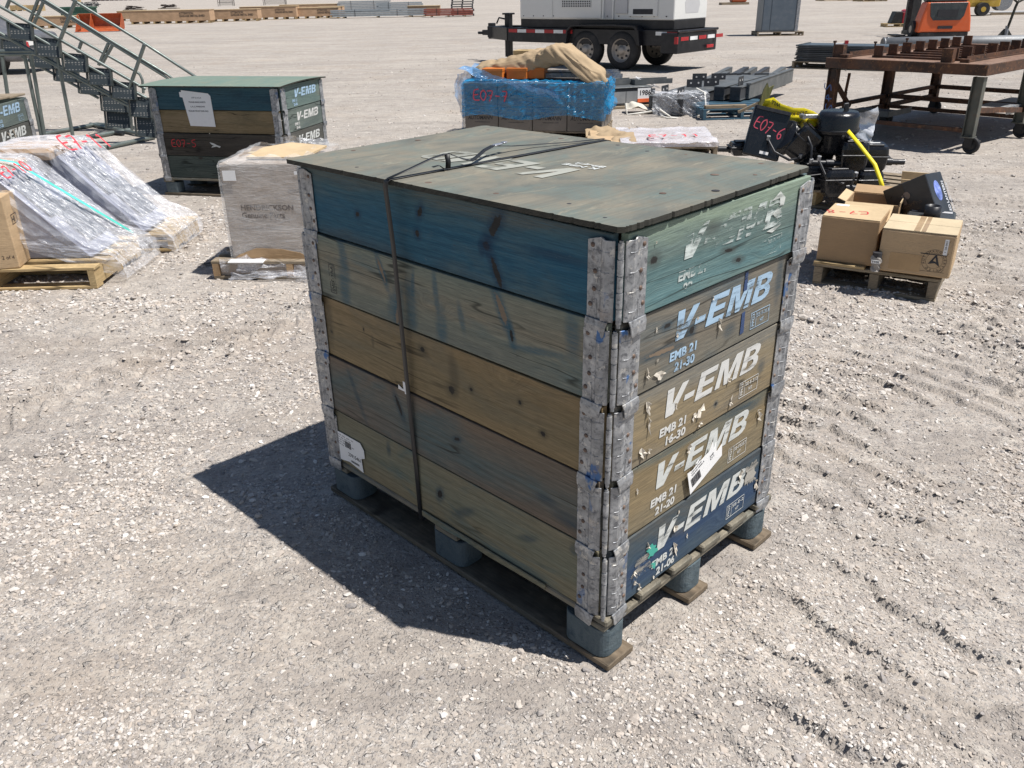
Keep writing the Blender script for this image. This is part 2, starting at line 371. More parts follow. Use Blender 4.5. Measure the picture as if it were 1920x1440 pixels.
# tractor tyre prints: (start, end, half width, lug pitch)
TRACKS = [((1.15, 1.15), (3.9, 3.75), .24, .15), ((.55, .95), (2.1, 1.55), .2, .14), ((2.9, 1.9), (5.6, 3.0), .26, .16), ((-2.8, 2.6), (-.9, 4.6), .2, .14), ((-3.8, 5.2), (3.2, 7.6), .25, .16), ((1.9, 3.3), (4.6, 5.6), .24, .15)]
def height(x, y):
    z = .012 * (vnoise(x, y, .9, 1) - .5) + .008 * (vnoise(x, y, .35, 2) - .5) + .006 * (vnoise(x, y, .13, 3) - .5) + .0045 * (vnoise(x, y, .05, 4) - .5) + .003 * (vnoise(x, y, .022, 5) - .5)
    wx = x + .10 * (vnoise(x, y, .3, 6) - .5); wy = y + .10 * (vnoise(x, y, .3, 8) - .5)
    for (a, b, hw, pt) in TRACKS:
        ax, ay = a; L = math.hypot(b[0] - ax, b[1] - ay); ux, uy = (b[0] - ax) / L, (b[1] - ay) / L
        s = (wx - ax) * ux + (wy - ay) * uy; t = -(wx - ax) * uy + (wy - ay) * ux
        inside = np.clip((hw - np.abs(t)) / .03, 0, 1) * np.clip(s / .1, 0, 1) * np.clip((L - s) / .1, 0, 1)
        ph = (s + np.abs(t) * .65 + np.where(t > 0, pt / 2, 0)) / pt; tri = np.abs(ph - np.floor(ph) - .5) * 2
        lug = np.clip((tri - .62) / .16, 0, 1) * (vnoise(x, y, .22, 9) > .36)
        amp = .4 + .9 * vnoise(x, y, .5, 11)
        z = z - inside * (.009 - .027 * lug) * amp
    # churned tyre scallops on the right and a little on the left: slow ramps that end in a small ragged step
    for (nx_, ny_, pitch, x0, x1, y0, y1, A, sd) in ((.75, .66, .17, .25, 5.5, .3, 6.2, .028, 51), (.30, .95, .21, -4.5, -.9, 2.2, 6.0, .014, 55), (.55, .83, .15, 1.9, 6.5, 3.0, 8.0, .024, 58)):
        w1_ = .30 * (vnoise(x, y, .55, sd) - .5) + .09 * (vnoise(x, y, .16, sd + 1) - .5) + .03 * (vnoise(x, y, .05, sd + 2) - .5)
        ph = (x * nx_ + y * ny_ + w1_) / pitch + .35 * np.sign(vnoise(x, y, .31, sd + 4) - .5); fr = ph - np.floor(ph)
        saw = np.where(fr < .07, fr / .07, 1 - (fr - .07) / .93)
        mk = np.clip((x - x0) / .5, 0, 1) * np.clip((x1 - x) / .8, 0, 1) * np.clip((y - y0) / .4, 0, 1) * np.clip((y1 - y) / 1.2, 0, 1) * np.clip((vnoise(x, y, .42, sd + 3) - .27) * 4, 0, 1)
        z = z + A * (saw - .45) * mk * (.5 + .8 * vnoise(x, y, .25, sd + 5))
    far = np.clip((np.hypot(x, y) - 9) / 6, 0, 1)
    z = z * (1 - far)
    k = np.clip(boxdist(x, y) / .22, 0, 1); return z * (.25 + .75 * k) - .004 * (1 - k) - .002
def axis_pts(lo, hi, step, grow, far):
    pts = list(np.arange(lo, hi, step)); s = step; p = pts[-1]
    while p < far: s *= grow; p += s; pts.append(p)
    s = step; p = pts[0]; pre = []
    while p > -far: s *= grow; p -= s; pre.append(p)
    return np.array(pre[::-1] + pts)
gx = axis_pts(-3.6, 4.4, .012, 1.045, 1500); gy = axis_pts(.75, 6.2, .012, 1.045, 1500)
XX, YY = np.meshgrid(gx, gy); ZZ = height(XX, YY)
nx, ny = len(gx), len(gy)
me = bpy.data.meshes.new('ground'); co = np.stack([XX, YY, ZZ], -1).reshape(-1, 3).astype(np.float32)
ii = np.arange(nx * ny).reshape(ny, nx); q = np.stack([ii[:-1, :-1], ii[:-1, 1:], ii[1:, 1:], ii[1:, :-1]], -1).reshape(-1, 4)
me.vertices.add(len(co)); me.vertices.foreach_set('co', co.ravel()); me.loops.add(q.size); me.loops.foreach_set('vertex_index', q.ravel())
me.polygons.add(len(q)); me.polygons.foreach_set('loop_start', np.arange(0, q.size, 4)); me.polygons.foreach_set('loop_total', np.full(len(q), 4))
me.polygons.foreach_set('use_smooth', np.ones(len(q), bool)); me.update(calc_edges=True)
def ground_mat():
    t = NT('gravel_yard'); v = t.mapping((1, 1, 1))
    big = t.noise(v, .55, 5, .6); mid = t.noise(v, 2.6, 5, .62); fine = t.noise(v, 120, 4, .7)
    dirt = t.mix(t.ramp(mid, [(.3, 0), (.7, 1)]), (.385, .338, .29), (.485, .432, .375))
    dirt = t.mix(t.ramp(fine, [(.35, 0), (.7, .5)]), dirt, (.26, .23, .21))
    # crushed stone at three sizes
    def stones(scale, lo, hi):
        wv = t.mix(.06 if scale < 60 else .03, v, t.noise(v, scale * .7, 2, out=1), 'ADD')
        c = t.voro(wv, scale, out='Color'); d = t.voro(wv, scale)
        sp = t.n.new('ShaderNodeSeparateXYZ'); t.link(c, sp.inputs[0])
        tone = t.ramp(sp.outputs[0], [(0, lo), (.55, tuple((a + b) / 2 for a, b in zip(lo, hi))), (.85, hi), (1, tuple(min(1, x * 1.3) for x in hi))])
        return tone, d, sp.outputs[1]
    tA, dA, rA = stones(95, (.20, .19, .185), (.52, .49, .46)); tB, dB, rB = stones(38, (.22, .21, .20), (.56, .53, .50))
    edgeA = t.ramp(dA, [(.0, 1), (.55, .0)]); 
    c = t.mix(t.math('MULTIPLY', t.ramp(t.math('ADD', mid, t.math('MULTIPLY', big, .3)), [(.50, .35), (.74, .9)]), t.ramp(dA, [(.35, 1), (.62, .1)])), dirt, tA)
    selB = t.math('MULTIPLY', t.ramp(rB, [(.62, 0), (.66, 1)]), t.ramp(dB, [(.25, 1), (.42, 0)]))
    c = t.mix(t.math('MULTIPLY', selB, .85), c, tB)
    # pale dusty places, brownish places, long drive marks farther off
    c = t.mix(t.ramp(big, [(.52, 0), (.70, .45)]), c, (.52, .47, .41))
    br = t.noise(t.mapping((1, 1, 1), (7, 3, 0)), .8, 4, .6); c = t.mix(t.ramp(br, [(.52, 0), (.68, .35)]), c, (.36, .28, .21))
    dm = t.noise(t.mapping((.22, .9, 1), (0, 0, 0), (0, 0, R(14))), 1.0, 7, .7, .9); c = t.mix(t.ramp(dm, [(.48, 0), (.64, .5)]), c, (.27, .245, .225))
    lg = t.noise(t.mapping((.03, .12, 1), (0, 0, 0), (0, 0, R(-6))), 1.0, 5, .6); c = t.mix(t.ramp(lg, [(.45, 0), (.65, .35)]), c, (.50, .455, .405))
    dd = t.noise(t.mapping((.5, 1.9, 1), (4, 0, 0), (0, 0, R(-11))), 1.0, 7, .72, .8); c = t.mix(t.ramp(dd, [(.48, 0), (.62, .45)]), c, (.25, .225, .205))
    sp_ = t.noise(t.mapping((1, 1.6, 1), (2, 8, 0)), 7, 6, .75); c = t.mix(t.ramp(sp_, [(.50, 0), (.64, .45)]), c, (.24, .215, .20)); c = t.mix(t.ramp(sp_, [(.34, .4), (.46, 0)]), c, (.60, .56, .50))
    h = t.math('ADD', t.math('MULTIPLY', t.ramp(dA, [(0, 1), (.6, 0)], 'EASE'), .5), t.math('ADD', t.math('MULTIPLY', fine, .35), t.math('MULTIPLY', selB, .9)))
    n1 = t.bump(h, .85, .007)
    h2 = t.math('ADD', t.noise(v, 16, 5, .65), t.math('MULTIPLY', dm, .8))
    return t.fin(c, .93, 0, t.bump(h2, .5, .03, n1), spec=.2)
me.materials.append(ground_mat())
go = bpy.data.objects.new('ground', me); COL.objects.link(go); put(go, kind='structure')
go['label'] = 'pale gravel and dust yard surface reaching to the horizon'

# loose stones: angular, sized 3 to 30 mm, thick near by and sparser away
def scatter(n, r0, r1, seed, smin, smax, ang=48, pw=1.0, patch=True):
    r_ = np.random.default_rng(seed)
    rad = r0 * (r1 / r0) ** (r_.random(n) ** pw); a = np.radians(90 + (r_.random(n) * 2 - 1) * ang)
    x, y = rad * np.cos(a), rad * np.sin(a)
    keep = boxdist(x, y) > .004
    if patch:
        den = .55 * vnoise(x, y, .5, 21) + .45 * vnoise(x, y, .17, 22) - .10 * np.clip((x - 1.2) / .6, 0, 1) * np.clip((6 - y) / 2, 0, 1)
        keep &= r_.random(n) < np.clip((den - .34) * 2.9, .10, 1)
    x, y, rad = x[keep], y[keep], rad[keep]
    s = smin * (smax / smin) ** (r_.random(len(x)) ** 2.6) * np.clip(rad / 2.6, .8, 3) ** .5
    return x, y, s
sets = [scatter(112000, 1.05, 3.4, 31, .0020, .0080), scatter(85000, 2.6, 7.5, 32, .003, .010), scatter(24000, 5, 28, 33, .005, .011, pw=1.7), scatter(1700, 1.1, 5, 34, .007, .014, pw=.8), scatter(60, 1.2, 6, 35, .012, .019, patch=False)]
x = np.concatenate([s[0] for s in sets]); y = np.concatenate([s[1] for s in sets]); s = np.concatenate([s_[2] for s_ in sets])
N = len(x)
ph = (1 + 5 ** .5) / 2
iv = np.array([(-1, ph, 0), (1, ph, 0), (-1, -ph, 0), (1, -ph, 0), (0, -1, ph), (0, 1, ph), (0, -1, -ph), (0, 1, -ph), (ph, 0, -1), (ph, 0, 1), (-ph, 0, -1), (-ph, 0, 1)]) / math.hypot(1, ph)
itri = np.array([(0, 11, 5), (0, 5, 1), (0, 1, 7), (0, 7, 10), (0, 10, 11), (1, 5, 9), (5, 11, 4), (11, 10, 2), (10, 7, 6), (7, 1, 8), (3, 9, 4), (3, 4, 2), (3, 2, 6), (3, 6, 8), (3, 8, 9), (4, 9, 5), (2, 4, 11), (6, 2, 10), (8, 6, 7), (9, 8, 1)])
P = iv[None] * (1 + (rng.random((N, 12, 1)) - .5) * .55)
sc_ = np.stack([1 + rng.random(N) * .6, .7 + rng.random(N) * .4, .42 + rng.random(N) * .35], -1)[:, None, :]
P = P * sc_; th_ = rng.random(N) * 2 * PI; c_, s_ = np.cos(th_)[:, None], np.sin(th_)[:, None]
tl = (rng.random(N) - .5)[:, None] * .9
P = np.stack([P[..., 0] * np.cos(tl) - P[..., 2] * np.sin(tl), P[..., 1], P[..., 0] * np.sin(tl) + P[..., 2] * np.cos(tl)], -1)
P = np.stack([P[..., 0] * c_ - P[..., 1] * s_, P[..., 0] * s_ + P[..., 1] * c_, P[..., 2]], -1) * s[:, None, None]
P += np.stack([x, y, height(x, y) + s * .22], -1)[:, None, :]
tri = (itri[None] + (np.arange(N) * 12)[:, None, None]).reshape(-1, 3)
me = bpy.data.meshes.new('gravel'); me.vertices.add(N * 12); me.vertices.foreach_set('co', P.astype(np.float32).ravel())
me.loops.add(tri.size); me.loops.foreach_set('vertex_index', tri.astype(np.int32).ravel()); me.polygons.add(len(tri))
me.polygons.foreach_set('loop_start', np.arange(0, tri.size, 3)); me.polygons.foreach_set('loop_total', np.full(len(tri), 3)); me.polygons.foreach_set('use_smooth', np.zeros(len(tri), bool)); me.update(calc_edges=True)
at = me.attributes.new('tone', 'FLOAT', 'POINT'); at.data.foreach_set('value', np.repeat(rng.random(N), 12).astype(np.float32))
t = NT('loose_stone'); an = t.n.new('ShaderNodeAttribute'); an.attribute_name = 'tone'
c = t.ramp(an.outputs['Fac'], [(0, (.22, .21, .21)), (.18, (.36, .335, .32)), (.4, (.47, .41, .355)), (.7, (.54, .50, .46)), (.93, (.60, .57, .54)), (1, (.78, .76, .73))])
nn = t.noise(t.tc.outputs['Object'], 160, 3); c = t.mix(t.ramp(nn, [(.35, 0), (.7, .4)]), c, (.44, .38, .32))
me.materials.append(t.fin(c, .88, 0, spec=.25))
go = bpy.data.objects.new('gravel', me); COL.objects.link(go); put(go, 'loose grey and beige crushed stones strewn over the yard', 'gravel', kind='stuff')
# ------------------------------------------------------------------ crate building kit (pallet + hinged collars + lid)
GALV = None
def galv_mat(name='galvanised_steel', blue=.5, seed=0):
    t = NT(name); v = t.mapping((1, 1, 1), (seed, seed * 2, 0)); n = t.noise(v, 26, 5, .65, .6); n2 = t.noise(v, 75, 4, .7)
    c = t.mix(t.ramp(n, [(.35, 0), (.65, 1)]), (.20, .21, .225), (.44, .45, .465))
    c = t.mix(t.ramp(n2, [(.52, 0), (.64, .8)]), c, (.11, .115, .13))
    w = t.noise(t.mapping((1, 1, 1), (5, seed, 2)), 40, 4, .7); c = t.mix(t.ramp(w, [(.58, 0), (.64, .7)]), c, (.62, .60, .56))
    b = t.noise(t.mapping((1, 1, .7), (seed, 9, 2)), 17, 3, .6); c = t.mix(t.ramp(b, [(.62, 0), (.66, blue)]), c, (.03, .12, .32))
    ru = t.noise(t.mapping((1, 1, 1), (2, seed, 7)), 13, 5, .7); c = t.mix(t.ramp(ru, [(.60, 0), (.70, .35)]), c, (.20, .13, .08))
    return t.fin(c, t.ramp(n, [(.3, .38), (.7, .6)]), .45, t.bump(n2, .25, .002))
galv = galv_mat(); knuckle_m = galv_mat('dark_knuckle_steel', .3, 7); galvB = galv_mat('galvanised_steel_blue', .9, 3)
rivet_m = paint('rivet_rust', (.16, .11, .085), .6, .3, dirt=.3)
dark_m = paint('dark_gap', (.03, .03, .035), .7, 0, dirt=0)
paper_m = paint('torn_paper', (.62, .57, .49), .85, 0, var=.06, dirt=.25, dirtcol=(.6, .5, .38))
white_paper = paint('white_paper', (.80, .80, .80), .8, 0, var=.03, dirt=.08)
ink = paint('black_ink', (.03, .03, .035), .7, 0, dirt=0)
printed = paint('grey_print', (.22, .22, .24), .7, 0, dirt=0)
def frameS(x, z, y=0.0): return frame((x, y, z), (1, 0, 0), (0, 0, 1))          # lies on the short face (looking along +Y)
def frameL(y, z, x=0.0): return frame((x, y, z), (0, -1, 0), (0, 0, 1))         # lies on the long face (looking along +X)

def leaf_profile(h=1.0): return [(.086, .0016), (.086, .0044), (.050, .0046), (.043, .0095), (.034, .0100), (.019, .0015), (.0165, -.0012), (.0185, -.0030), (.034, .0070), (.042, .0065), (.049, .0018)]
def hinge(parent, cx, cy, sx, sy, z0, H=.2, mat=None, simple=False):
    """corner hinge: a leaf on each face, a knuckle column on the corner, rivets; sx, sy point from the corner into the crate"""
    mb = MB()
    for face in (0, 1):
        prof = leaf_profile()
        def P(a, d, z):   # a along the face away from the corner, d outward
            return (cx + sx * a, cy - sy * d, z) if face == 0 else (cx - sx * d, cy + sy * a, z)
        zb, zt = z0 + .004, z0 + H - .012
        n = len(prof)
        # shape with a sloping top near the free edge
        vs = [P(a, d, zb) for a, d in prof] + [P(a, d, zt - (.010 if a > .08 else (.0 if a > .04 else .004))) for a, d in prof]
        fs = [tuple(range(n)), tuple(range(2 * n - 1, n - 1, -1))] + [(i, n + i, n + (i + 1) % n, (i + 1) % n) for i in range(n)]
        mb.add(vs, fs)
        if not simple:
            for k in range(4):      # embossed ribs across the leaf
                z = z0 + .026 + k * .044
                mb.tube([P(.078, .0036, z), P(.052, .0038, z), P(.043, .0088, z), P(.034, .0094, z), P(.026, .0052, z)], .0017, 6)
            mb.tube([P(.060, .0036, z0 + .004), P(.060, .0038, z0 + .05)], .0030, 6)
        # lug that reaches down over the leaf below
        zl = z0 - .034
        vs = []
        for (z, a0, a1, d) in ((z0 + .006, .022, .087, .0125), (z0 - .008, .026, .088, .0150), (zl + .006, .031, .087, .0135), (zl, .036, .082, .0115)):
            vs += [P(a0, d, z), P(a1, d - .005, z), P(a1, d - .0085, z), P(a0, d - .0035, z)]
        fs = [(0, 1, 2, 3), (12, 15, 14, 13)]
        for k in range(3):
            b = 4 * k; fs += [(b, b + 4, b + 5, b + 1), (b + 1, b + 5, b + 6, b + 2), (b + 2, b + 6, b + 7, b + 3), (b + 3, b + 7, b + 4, b)]
        mb.add(vs, fs)
    h = mb.build('corner_hinge', mat or galv, parent, bevel=.0012 if not simple else 0)
    if simple: return h
    kn = MB(); n = 5; ko = .0015 if (cx == 0 and cy == 0) else .006; cx += sx * ko; cy += sy * ko
    for k in range(n):
        za = z0 + .004 + k * (H - .02) / n; kn.cyl((cx, cy, za + .0014), (cx, cy, za + (H - .02) / n - .0014), .0070 if k % 2 else .0063, 14)
    kn.cyl((cx, cy, z0 - .004), (cx, cy, z0 + H - .012), .0045, 10)
    cx -= sx * ko; cy -= sy * ko; kn.build('knuckle', knuckle_m, h, bevel=.0008)
    rv = 0
    for face in (0, 1):
        for a, z in ((.072, z0 + H - .032), (.064, z0 + .112), (.066, z0 + .072), (.076, z0 + .036)):
            d = .0048
            p = Vector((cx + sx * a, cy - sy * d, z)) if face == 0 else Vector((cx - sx * d, cy + sy * a, z))
            nn = Vector((0, -sy, 0)) if face == 0 else Vector((-sx, 0, 0))
            m = MB(); M = frame(p, (0, 0, 1), nn.cross(Vector((0, 0, 1))), nn)
            m.lathe([(.0, .0032), (.003, .0028), (.0052, .0012), (.0058, -.0005)], M, 10); m.build('rivet', rivet_m, h); rv += 1
    return h

def collar(name_label, zb, W, L, mats, parentloc, rz, off=(0, 0), drz=0, hs=.0, H=.2, simple=False, group=None, hm=None, corners=((0, 0), (1, 0), (0, 1), (1, 1))):
    """a pallet collar: four boards and four corner hinges. mats = (long near, short near, long far, short far)"""
    t = thing('pallet_collar', name_label, 'pallet collar', parentloc, rz + drz, group)
    t.location = (parentloc[0] + off[0], parentloc[1] + off[1], 0)
    T = .02; g = .0026; e = .024
    def brd(M, x0, x1, mat, nm='board'):
        m = MB(); m.box(x0, x1, 0, T, g, H - g); o = m.build(nm, mat, t, bevel=.0022, seg=2); o.matrix_local = M; return o
    # each board has its own frame with X along the grain
    b = {}
    b['S'] = brd(Matrix.Translation((0, .001, zb)), e, W - e, mats[1])
    b['L'] = brd(Matrix.Translation((.001, L, zb)) @ Matrix.Rotation(-PI / 2, 4, 'Z'), e, L - e, mats[0])
    b['F'] = brd(Matrix.Translation((W - .001, 0, zb)) @ Matrix.Rotation(PI / 2, 4, 'Z'), e, L - e, mats[2])
    b['B'] = brd(Matrix.Translation((W, L - .001, zb)) @ Matrix.Rotation(PI, 4, 'Z'), e, W - e, mats[3])
    for cx, cy in corners:
        hinge(t, cx * W, cy * L, 1 - 2 * cx, 1 - 2 * cy, zb, H, hm, simple)
    return t, b
def epal(label, loc, rz, W, L, mats, group=None, H=.16, cat='pallet'):
    """wooden pallet with rounded composite blocks; runners along Y. mats = (runner, block, deck)"""
    t = thing('pallet', label, cat, loc, rz, group)
    for x0, w in ((-.004, .108), (W / 2 - .05, .10), (W - .104, .108)):
        m = MB(); m.box(0, w, 0, L + .035, .0, .020); m.build('runner_board', mats[0], t, (x0, -.020, 0), bevel=.003)
    for x0, w in ((.0, .10), (W / 2 - .05, .10), (W - .10, .10)):
        for y0, l in ((.0, .145), (L / 2 - .07, .145), (L - .145, .145)):
            r = .032; poly = []
            for cx_, cy_, a0 in ((x0 + w - r, y0 + l - r, 0), (x0 + r, y0 + l - r, 90), (x0 + r, y0 + r, 180), (x0 + w - r, y0 + r, 270)):
                poly += [(cx_ + r * cos(R(a0 + 15 * k)), cy_ + r * sin(R(a0 + 15 * k))) for k in range(7)]
            m = MB(); m.prism(poly, .090, Matrix.Translation((0, 0, .0215))); m.build('block', mats[1], t, bevel=.002)
    for y0 in (.0, L / 2 - .05, L - .10):
        m = MB(); m.box(0, W, 0, .10, 0, .019); m.build('stringer', mats[2], t, (0, y0 + .002, .113), bevel=.003)
    n = 6; bw = .092
    for k in range(n):
        x0 = k * (W - bw) / (n - 1)
        m = MB(); m.box(0, bw, 0, L + .006, 0, .021); m.build('deck_board', mats[3], t, (x0, -.006, .1335), bevel=.004)
    return t

# ------------------------------------------------------------------ the big crate in front
WB, LB = .823, 1.237
Z1 = .157
gP = 'big V-EMB crate stack in the foreground'
grey_wood = wood('grey_pallet_wood', (.15, .135, .105), (.26, .23, .175), (.12, .17, .18), 1.3, .5, 'Y')
dark_wood = wood('dark_runner_wood', (.10, .085, .065), (.18, .15, .11), (.27, .19, .12), 2.3, .4, 'Y')
t = NT('blue_grey_composite'); n = t.noise(t.tc.outputs['Object'], 30, 5, .7); n2 = t.noise(t.tc.outputs['Object'], 9, 3)
c = t.mix(t.ramp(n2, [(.3, 0), (.7, 1)]), (.06, .088, .105), (.105, .135, .15)); c = t.mix(t.ramp(n, [(.52, 0), (.62, .6)]), c, (.035, .06, .08))
block_m = t.fin(c, .8, 0, t.bump(n, .9, .008))
pal = epal('blue-grey wooden pallet carrying the big crate in the foreground', BOX0, BTH, WB, LB, (dark_wood, block_m, grey_wood, grey_wood))

W_ = wood
LM = [wood('long_olive_5', (.155, .15, .10), (.215, .195, .125), (.075, .145, .155), 5.1, .8, knots=0, marks=[(.607, .099, .010, .016, -20, 'k'), (.711, .082, .03, .008, 30, 'h'), (.365, .159, .006, .014, 0, 'h'), (.972, .119, .02, .006, 20, 'h'), (1.136, .163, .008, .008, 0, 'h')], bands=[(.0, (.25, .20, .12)), (.09, (.17, .185, .14)), (.19, (.215, .19, .13))]),
      wood('long_greybrown_4', (.115, .105, .085), (.155, .13, .095), (.07, .12, .13), 4.2, .8, knots=0, marks=[(.443, .138, .008, .035, 25, 'k'), (.223, .103, .006, .05, 25, 'h'), (.703, .122, .012, .006, 20, 'k'), (1.042, .073, .02, .008, 0, 'h'), (1.121, .047, .03, .012, 0, 'h')], bands=[(.0, (.17, .13, .10)), (.10, (.115, .14, .135)), (.19, (.19, .135, .095))]),
      wood('long_tan_3', (.175, .14, .075), (.225, .175, .095), (.13, .13, .10), 3.7, .5, knots=0, marks=[(.569, .155, .011, .008, 0, 'k'), (.687, .069, .013, .013, 0, 'k'), (.768, .096, .006, .006, 0, 'k'), (.699, .121, .010, .03, 5, 'h'), (.110, .084, .005, .005, 0, 'k'), (.332, .113, .004, .010, 0, 'h'), (.29, .14, .003, .005, 0, 'k'), (.10, .14, .012, .05, 0, 'h'), (.95, .12, .006, .006, 0, 'k'), (1.03, .06, .009, .007, 0, 'k')], bands=[(.0, (.28, .20, .105)), (.08, (.21, .165, .095)), (.19, (.27, .185, .095))], halo=(.07, .06, .04)),
      wood('long_greygreen_2', (.155, .175, .145), (.225, .215, .16), (.09, .16, .175), 2.6, .7, knots=0, marks=[(.221, .159, .010, .040, 12, 'h'), (.404, .153, .007, .038, 25, 'l'), (.211, .057, .013, .045, 0, 'h'), (.467, .034, .011, .036, -14, 'l'), (.455, .07, .012, .03, -30, 'h'), (.544, .146, .004, .022, -8, 'h'), (.638, .144, .006, .032, 4, 'h'), (.887, .150, .010, .045, 26, 'l'), (.736, .093, .006, .022, 14, 'h'), (.919, .093, .007, .018, 10, 'k'), (.655, .045, .012, .030, 0, 'h'), (1.0, .075, .05, .005, 8, 'h'), (.53, .07, .012, .05, 0, 'h'), (1.116, .147, .012, .03, 5, 'h')], bands=[(.0, (.16, .175, .155)), (.05, (.20, .215, .175)), (.12, (.27, .23, .165)), (.19, (.19, .225, .185))], halo=(.02, .085, .13)),
      wood('long_blue_1', (.012, .075, .165), (.03, .105, .165), (.10, .145, .145), 1.9, .5, knots=0, marks=[(.300, .091, .010, .008, 20, 'k'), (.581, .143, .009, .016, -25, 'k'), (.565, .083, .009, .010, 0, 'k'), (.861, .155, .013, .036, -32, 'k'), (.828, .100, .013, .012, 0, 'k'), (.862, .040, .010, .044, 26, 'k'), (.81, .09, .006, .012, 0, 'h'), (1.05, .12, .05, .006, 0, 'h')], bands=[(.0, (.06, .09, .095)), (.035, (.022, .095, .14)), (.10, (.018, .105, .165)), (.155, (.05, .115, .135)), (.185, (.11, .12, .095))], halo=(.006, .03, .07))]
SM = [wood('short_navy_5', (.030, .060, .115), (.055, .085, .115), (.13, .115, .085), 5.6, .6, knots=0, bands=[(.0, (.05, .08, .11)), (.08, (.02, .05, .125)), (.13, (.05, .08, .10)), (.19, (.085, .085, .07))]),
      wood('short_tan_4', (.19, .155, .10), (.265, .205, .115), (.12, .14, .12), 4.9, .6, knots=0, marks=[(.60, .172, .06, .006, -8, 'h'), (.62, .182, .05, .004, -8, 'h')], bands=[(.0, (.19, .165, .115)), (.10, (.235, .18, .105)), (.16, (.22, .165, .09)), (.19, (.10, .125, .12))]),
      wood('short_tangrey_3', (.19, .175, .145), (.27, .215, .13), (.18, .18, .17), 3.3, .4, knots=0, marks=[(.672, .086, .010, .012, 0, 'h'), (.45, .05, .006, .006, 0, 'k')], bands=[(.0, (.19, .15, .10)), (.06, (.27, .20, .105)), (.12, (.25, .20, .125)), (.17, (.19, .19, .175))]),
      wood('short_greybrown_2', (.145, .135, .115), (.20, .175, .135), (.075, .115, .135), 2.2, .7, knots=0, marks=[(.299, .105, .012, .010, 0, 'k'), (.195, .145, .014, .006, 0, 'k'), (.476, .053, .016, .010, 0, 'h'), (.18, .085, .06, .007, -4, 'l'), (.710, .14, .010, .04, 0, 'h')], bands=[(.0, (.155, .15, .125)), (.07, (.18, .155, .12)), (.12, (.145, .14, .125)), (.19, (.18, .165, .135))]),
      wood('short_teal_1', (.12, .19, .19), (.17, .235, .215), (.05, .12, .145), 1.1, .65, knots=0, marks=[(.339, .149, .020, .010, 0, 'h'), (.117, .121, .014, .010, 0, 'k'), (.420, .077, .020, .005, -8, 'k'), (.469, .042, .016, .006, -8, 'k')], bands=[(.0, (.17, .235, .205)), (.035, (.095, .20, .22)), (.075, (.085, .165, .175)), (.11, (.115, .16, .145)), (.15, (.13, .17, .155)), (.185, (.25, .31, .225))], halo=(.055, .06, .055))]
labels = ['bottom pallet collar of the big crate, navy blue V-EMB end board with scraped paper',
          'tan V-EMB pallet collar behind the torn barcode label, second lowest of the big crate',
          'tan-grey pallet collar marked V-EMB EMB 21 16-30, middle layer of the big crate',
          'grey-brown pallet collar with pale blue V-EMB lettering, second from the top of the big crate',
          'top pallet collar of the big crate, deep blue side and teal end with worn lettering']
offs = [(-.004, .002, 0), (-.006, .003, .002), (-.005, .002, -.003), (.0, .0, .002), (.006, -.002, -.002)]
big = []
for k in range(5):
    hm = [galv, galv, galvB, galvB, galv][k]
    c_, b_ = collar(labels[k], Z1 + .2 * k, WB, LB, (LM[k], SM[k], LM[k], SM[k]), BOX0, BTH, offs[k][:2], offs[k][2], hm=hm, group='pallet collars of the big foreground crate')
    big.append(c_)
# plain paint marks -------------------------------------------------
m_white = worn('stencil_white', (.66, .66, .64), .60); m_white2 = worn('stencil_white_worn', (.62, .64, .62), .59, seed=5)
m_faint = worn('stencil_white_faint', (.60, .66, .64), .465, seed=9); m_blue = worn('stencil_pale_blue', (.38, .54, .70), .58, seed=3)
m_whiteL = worn('stencil_white_lid', (.38, .385, .34), .55, seed=8, sc=.5)
def block_frame(par, x, z, w, h, mat, txt='SE-E-313', dx=.026):
    f = [[(0, 0), (w, 0), (w, h), (0, h)], [(.0014, .0014), (dx, .0014), (dx, h - .0014), (.0014, h - .0014)], [(dx + .0014, .0014), (w - .0014, .0014), (w - .0014, h - .0014), (dx + .0014, h - .0014)]]
    flat_curve(f, 'stamp_frame', frameS(x, z, -.0006), mat, par)
    text(txt, 'stamp_text', .0105, frameS(x + dx + .004, z + h - .018, -.0006), mat, par, width=w - dx - .008)
    text('HT', 'stamp_text', .0105, frameS(x + dx + .022, z + .010, -.0006), mat, par)
    text('PPG3', 'stamp_text', .012, frame((x + .018, -.0006, z + .006), (0, 0, 1), (-1, 0, 0)), mat, par, width=h - .012)
def face_marks(par, zb, matV, matT, l2, x0=.212, keepV=None, keep1='EMB 21', dx=0.0, txt='SE-E-313', fr=True):
    vemb(frameS(x0 + dx, zb + .096, -.0006), .073, .47, matV, par, keep=keepV)
    if keep1: text(keep1, 'stencil_code', .0225, frameS(x0 - .002 + dx, zb + .0485, -.0006), matT, par, bold=.045, width=.113, shear=.08)
    if l2: text(l2, 'stencil_code', .0225, frameS(x0 + .021 + dx, zb + .0165, -.0006), matT, par, bold=.045, width=.086, shear=.08)
    if fr: block_frame(par, x0 + .366 + dx, zb + .024, .095, .047, matT, txt)
face_marks(big[4], Z1 + .8, m_faint, m_faint, '22 26', txt='SE-E-101', x0=.212)
face_marks(big[3], Z1 + .6, m_blue, m_blue, '21-30')
face_marks(big[2], Z1 + .4, m_white, m_white, '16-30', dx=-.014)
face_marks(big[1], Z1 + .2, m_white2, m_white, '21-20', dx=-.030, txt='SE-F3257')
face_marks(big[0], Z1 + .0, m_white2, m_white2, '21-06', dx=-.012, txt='SE-E-2')
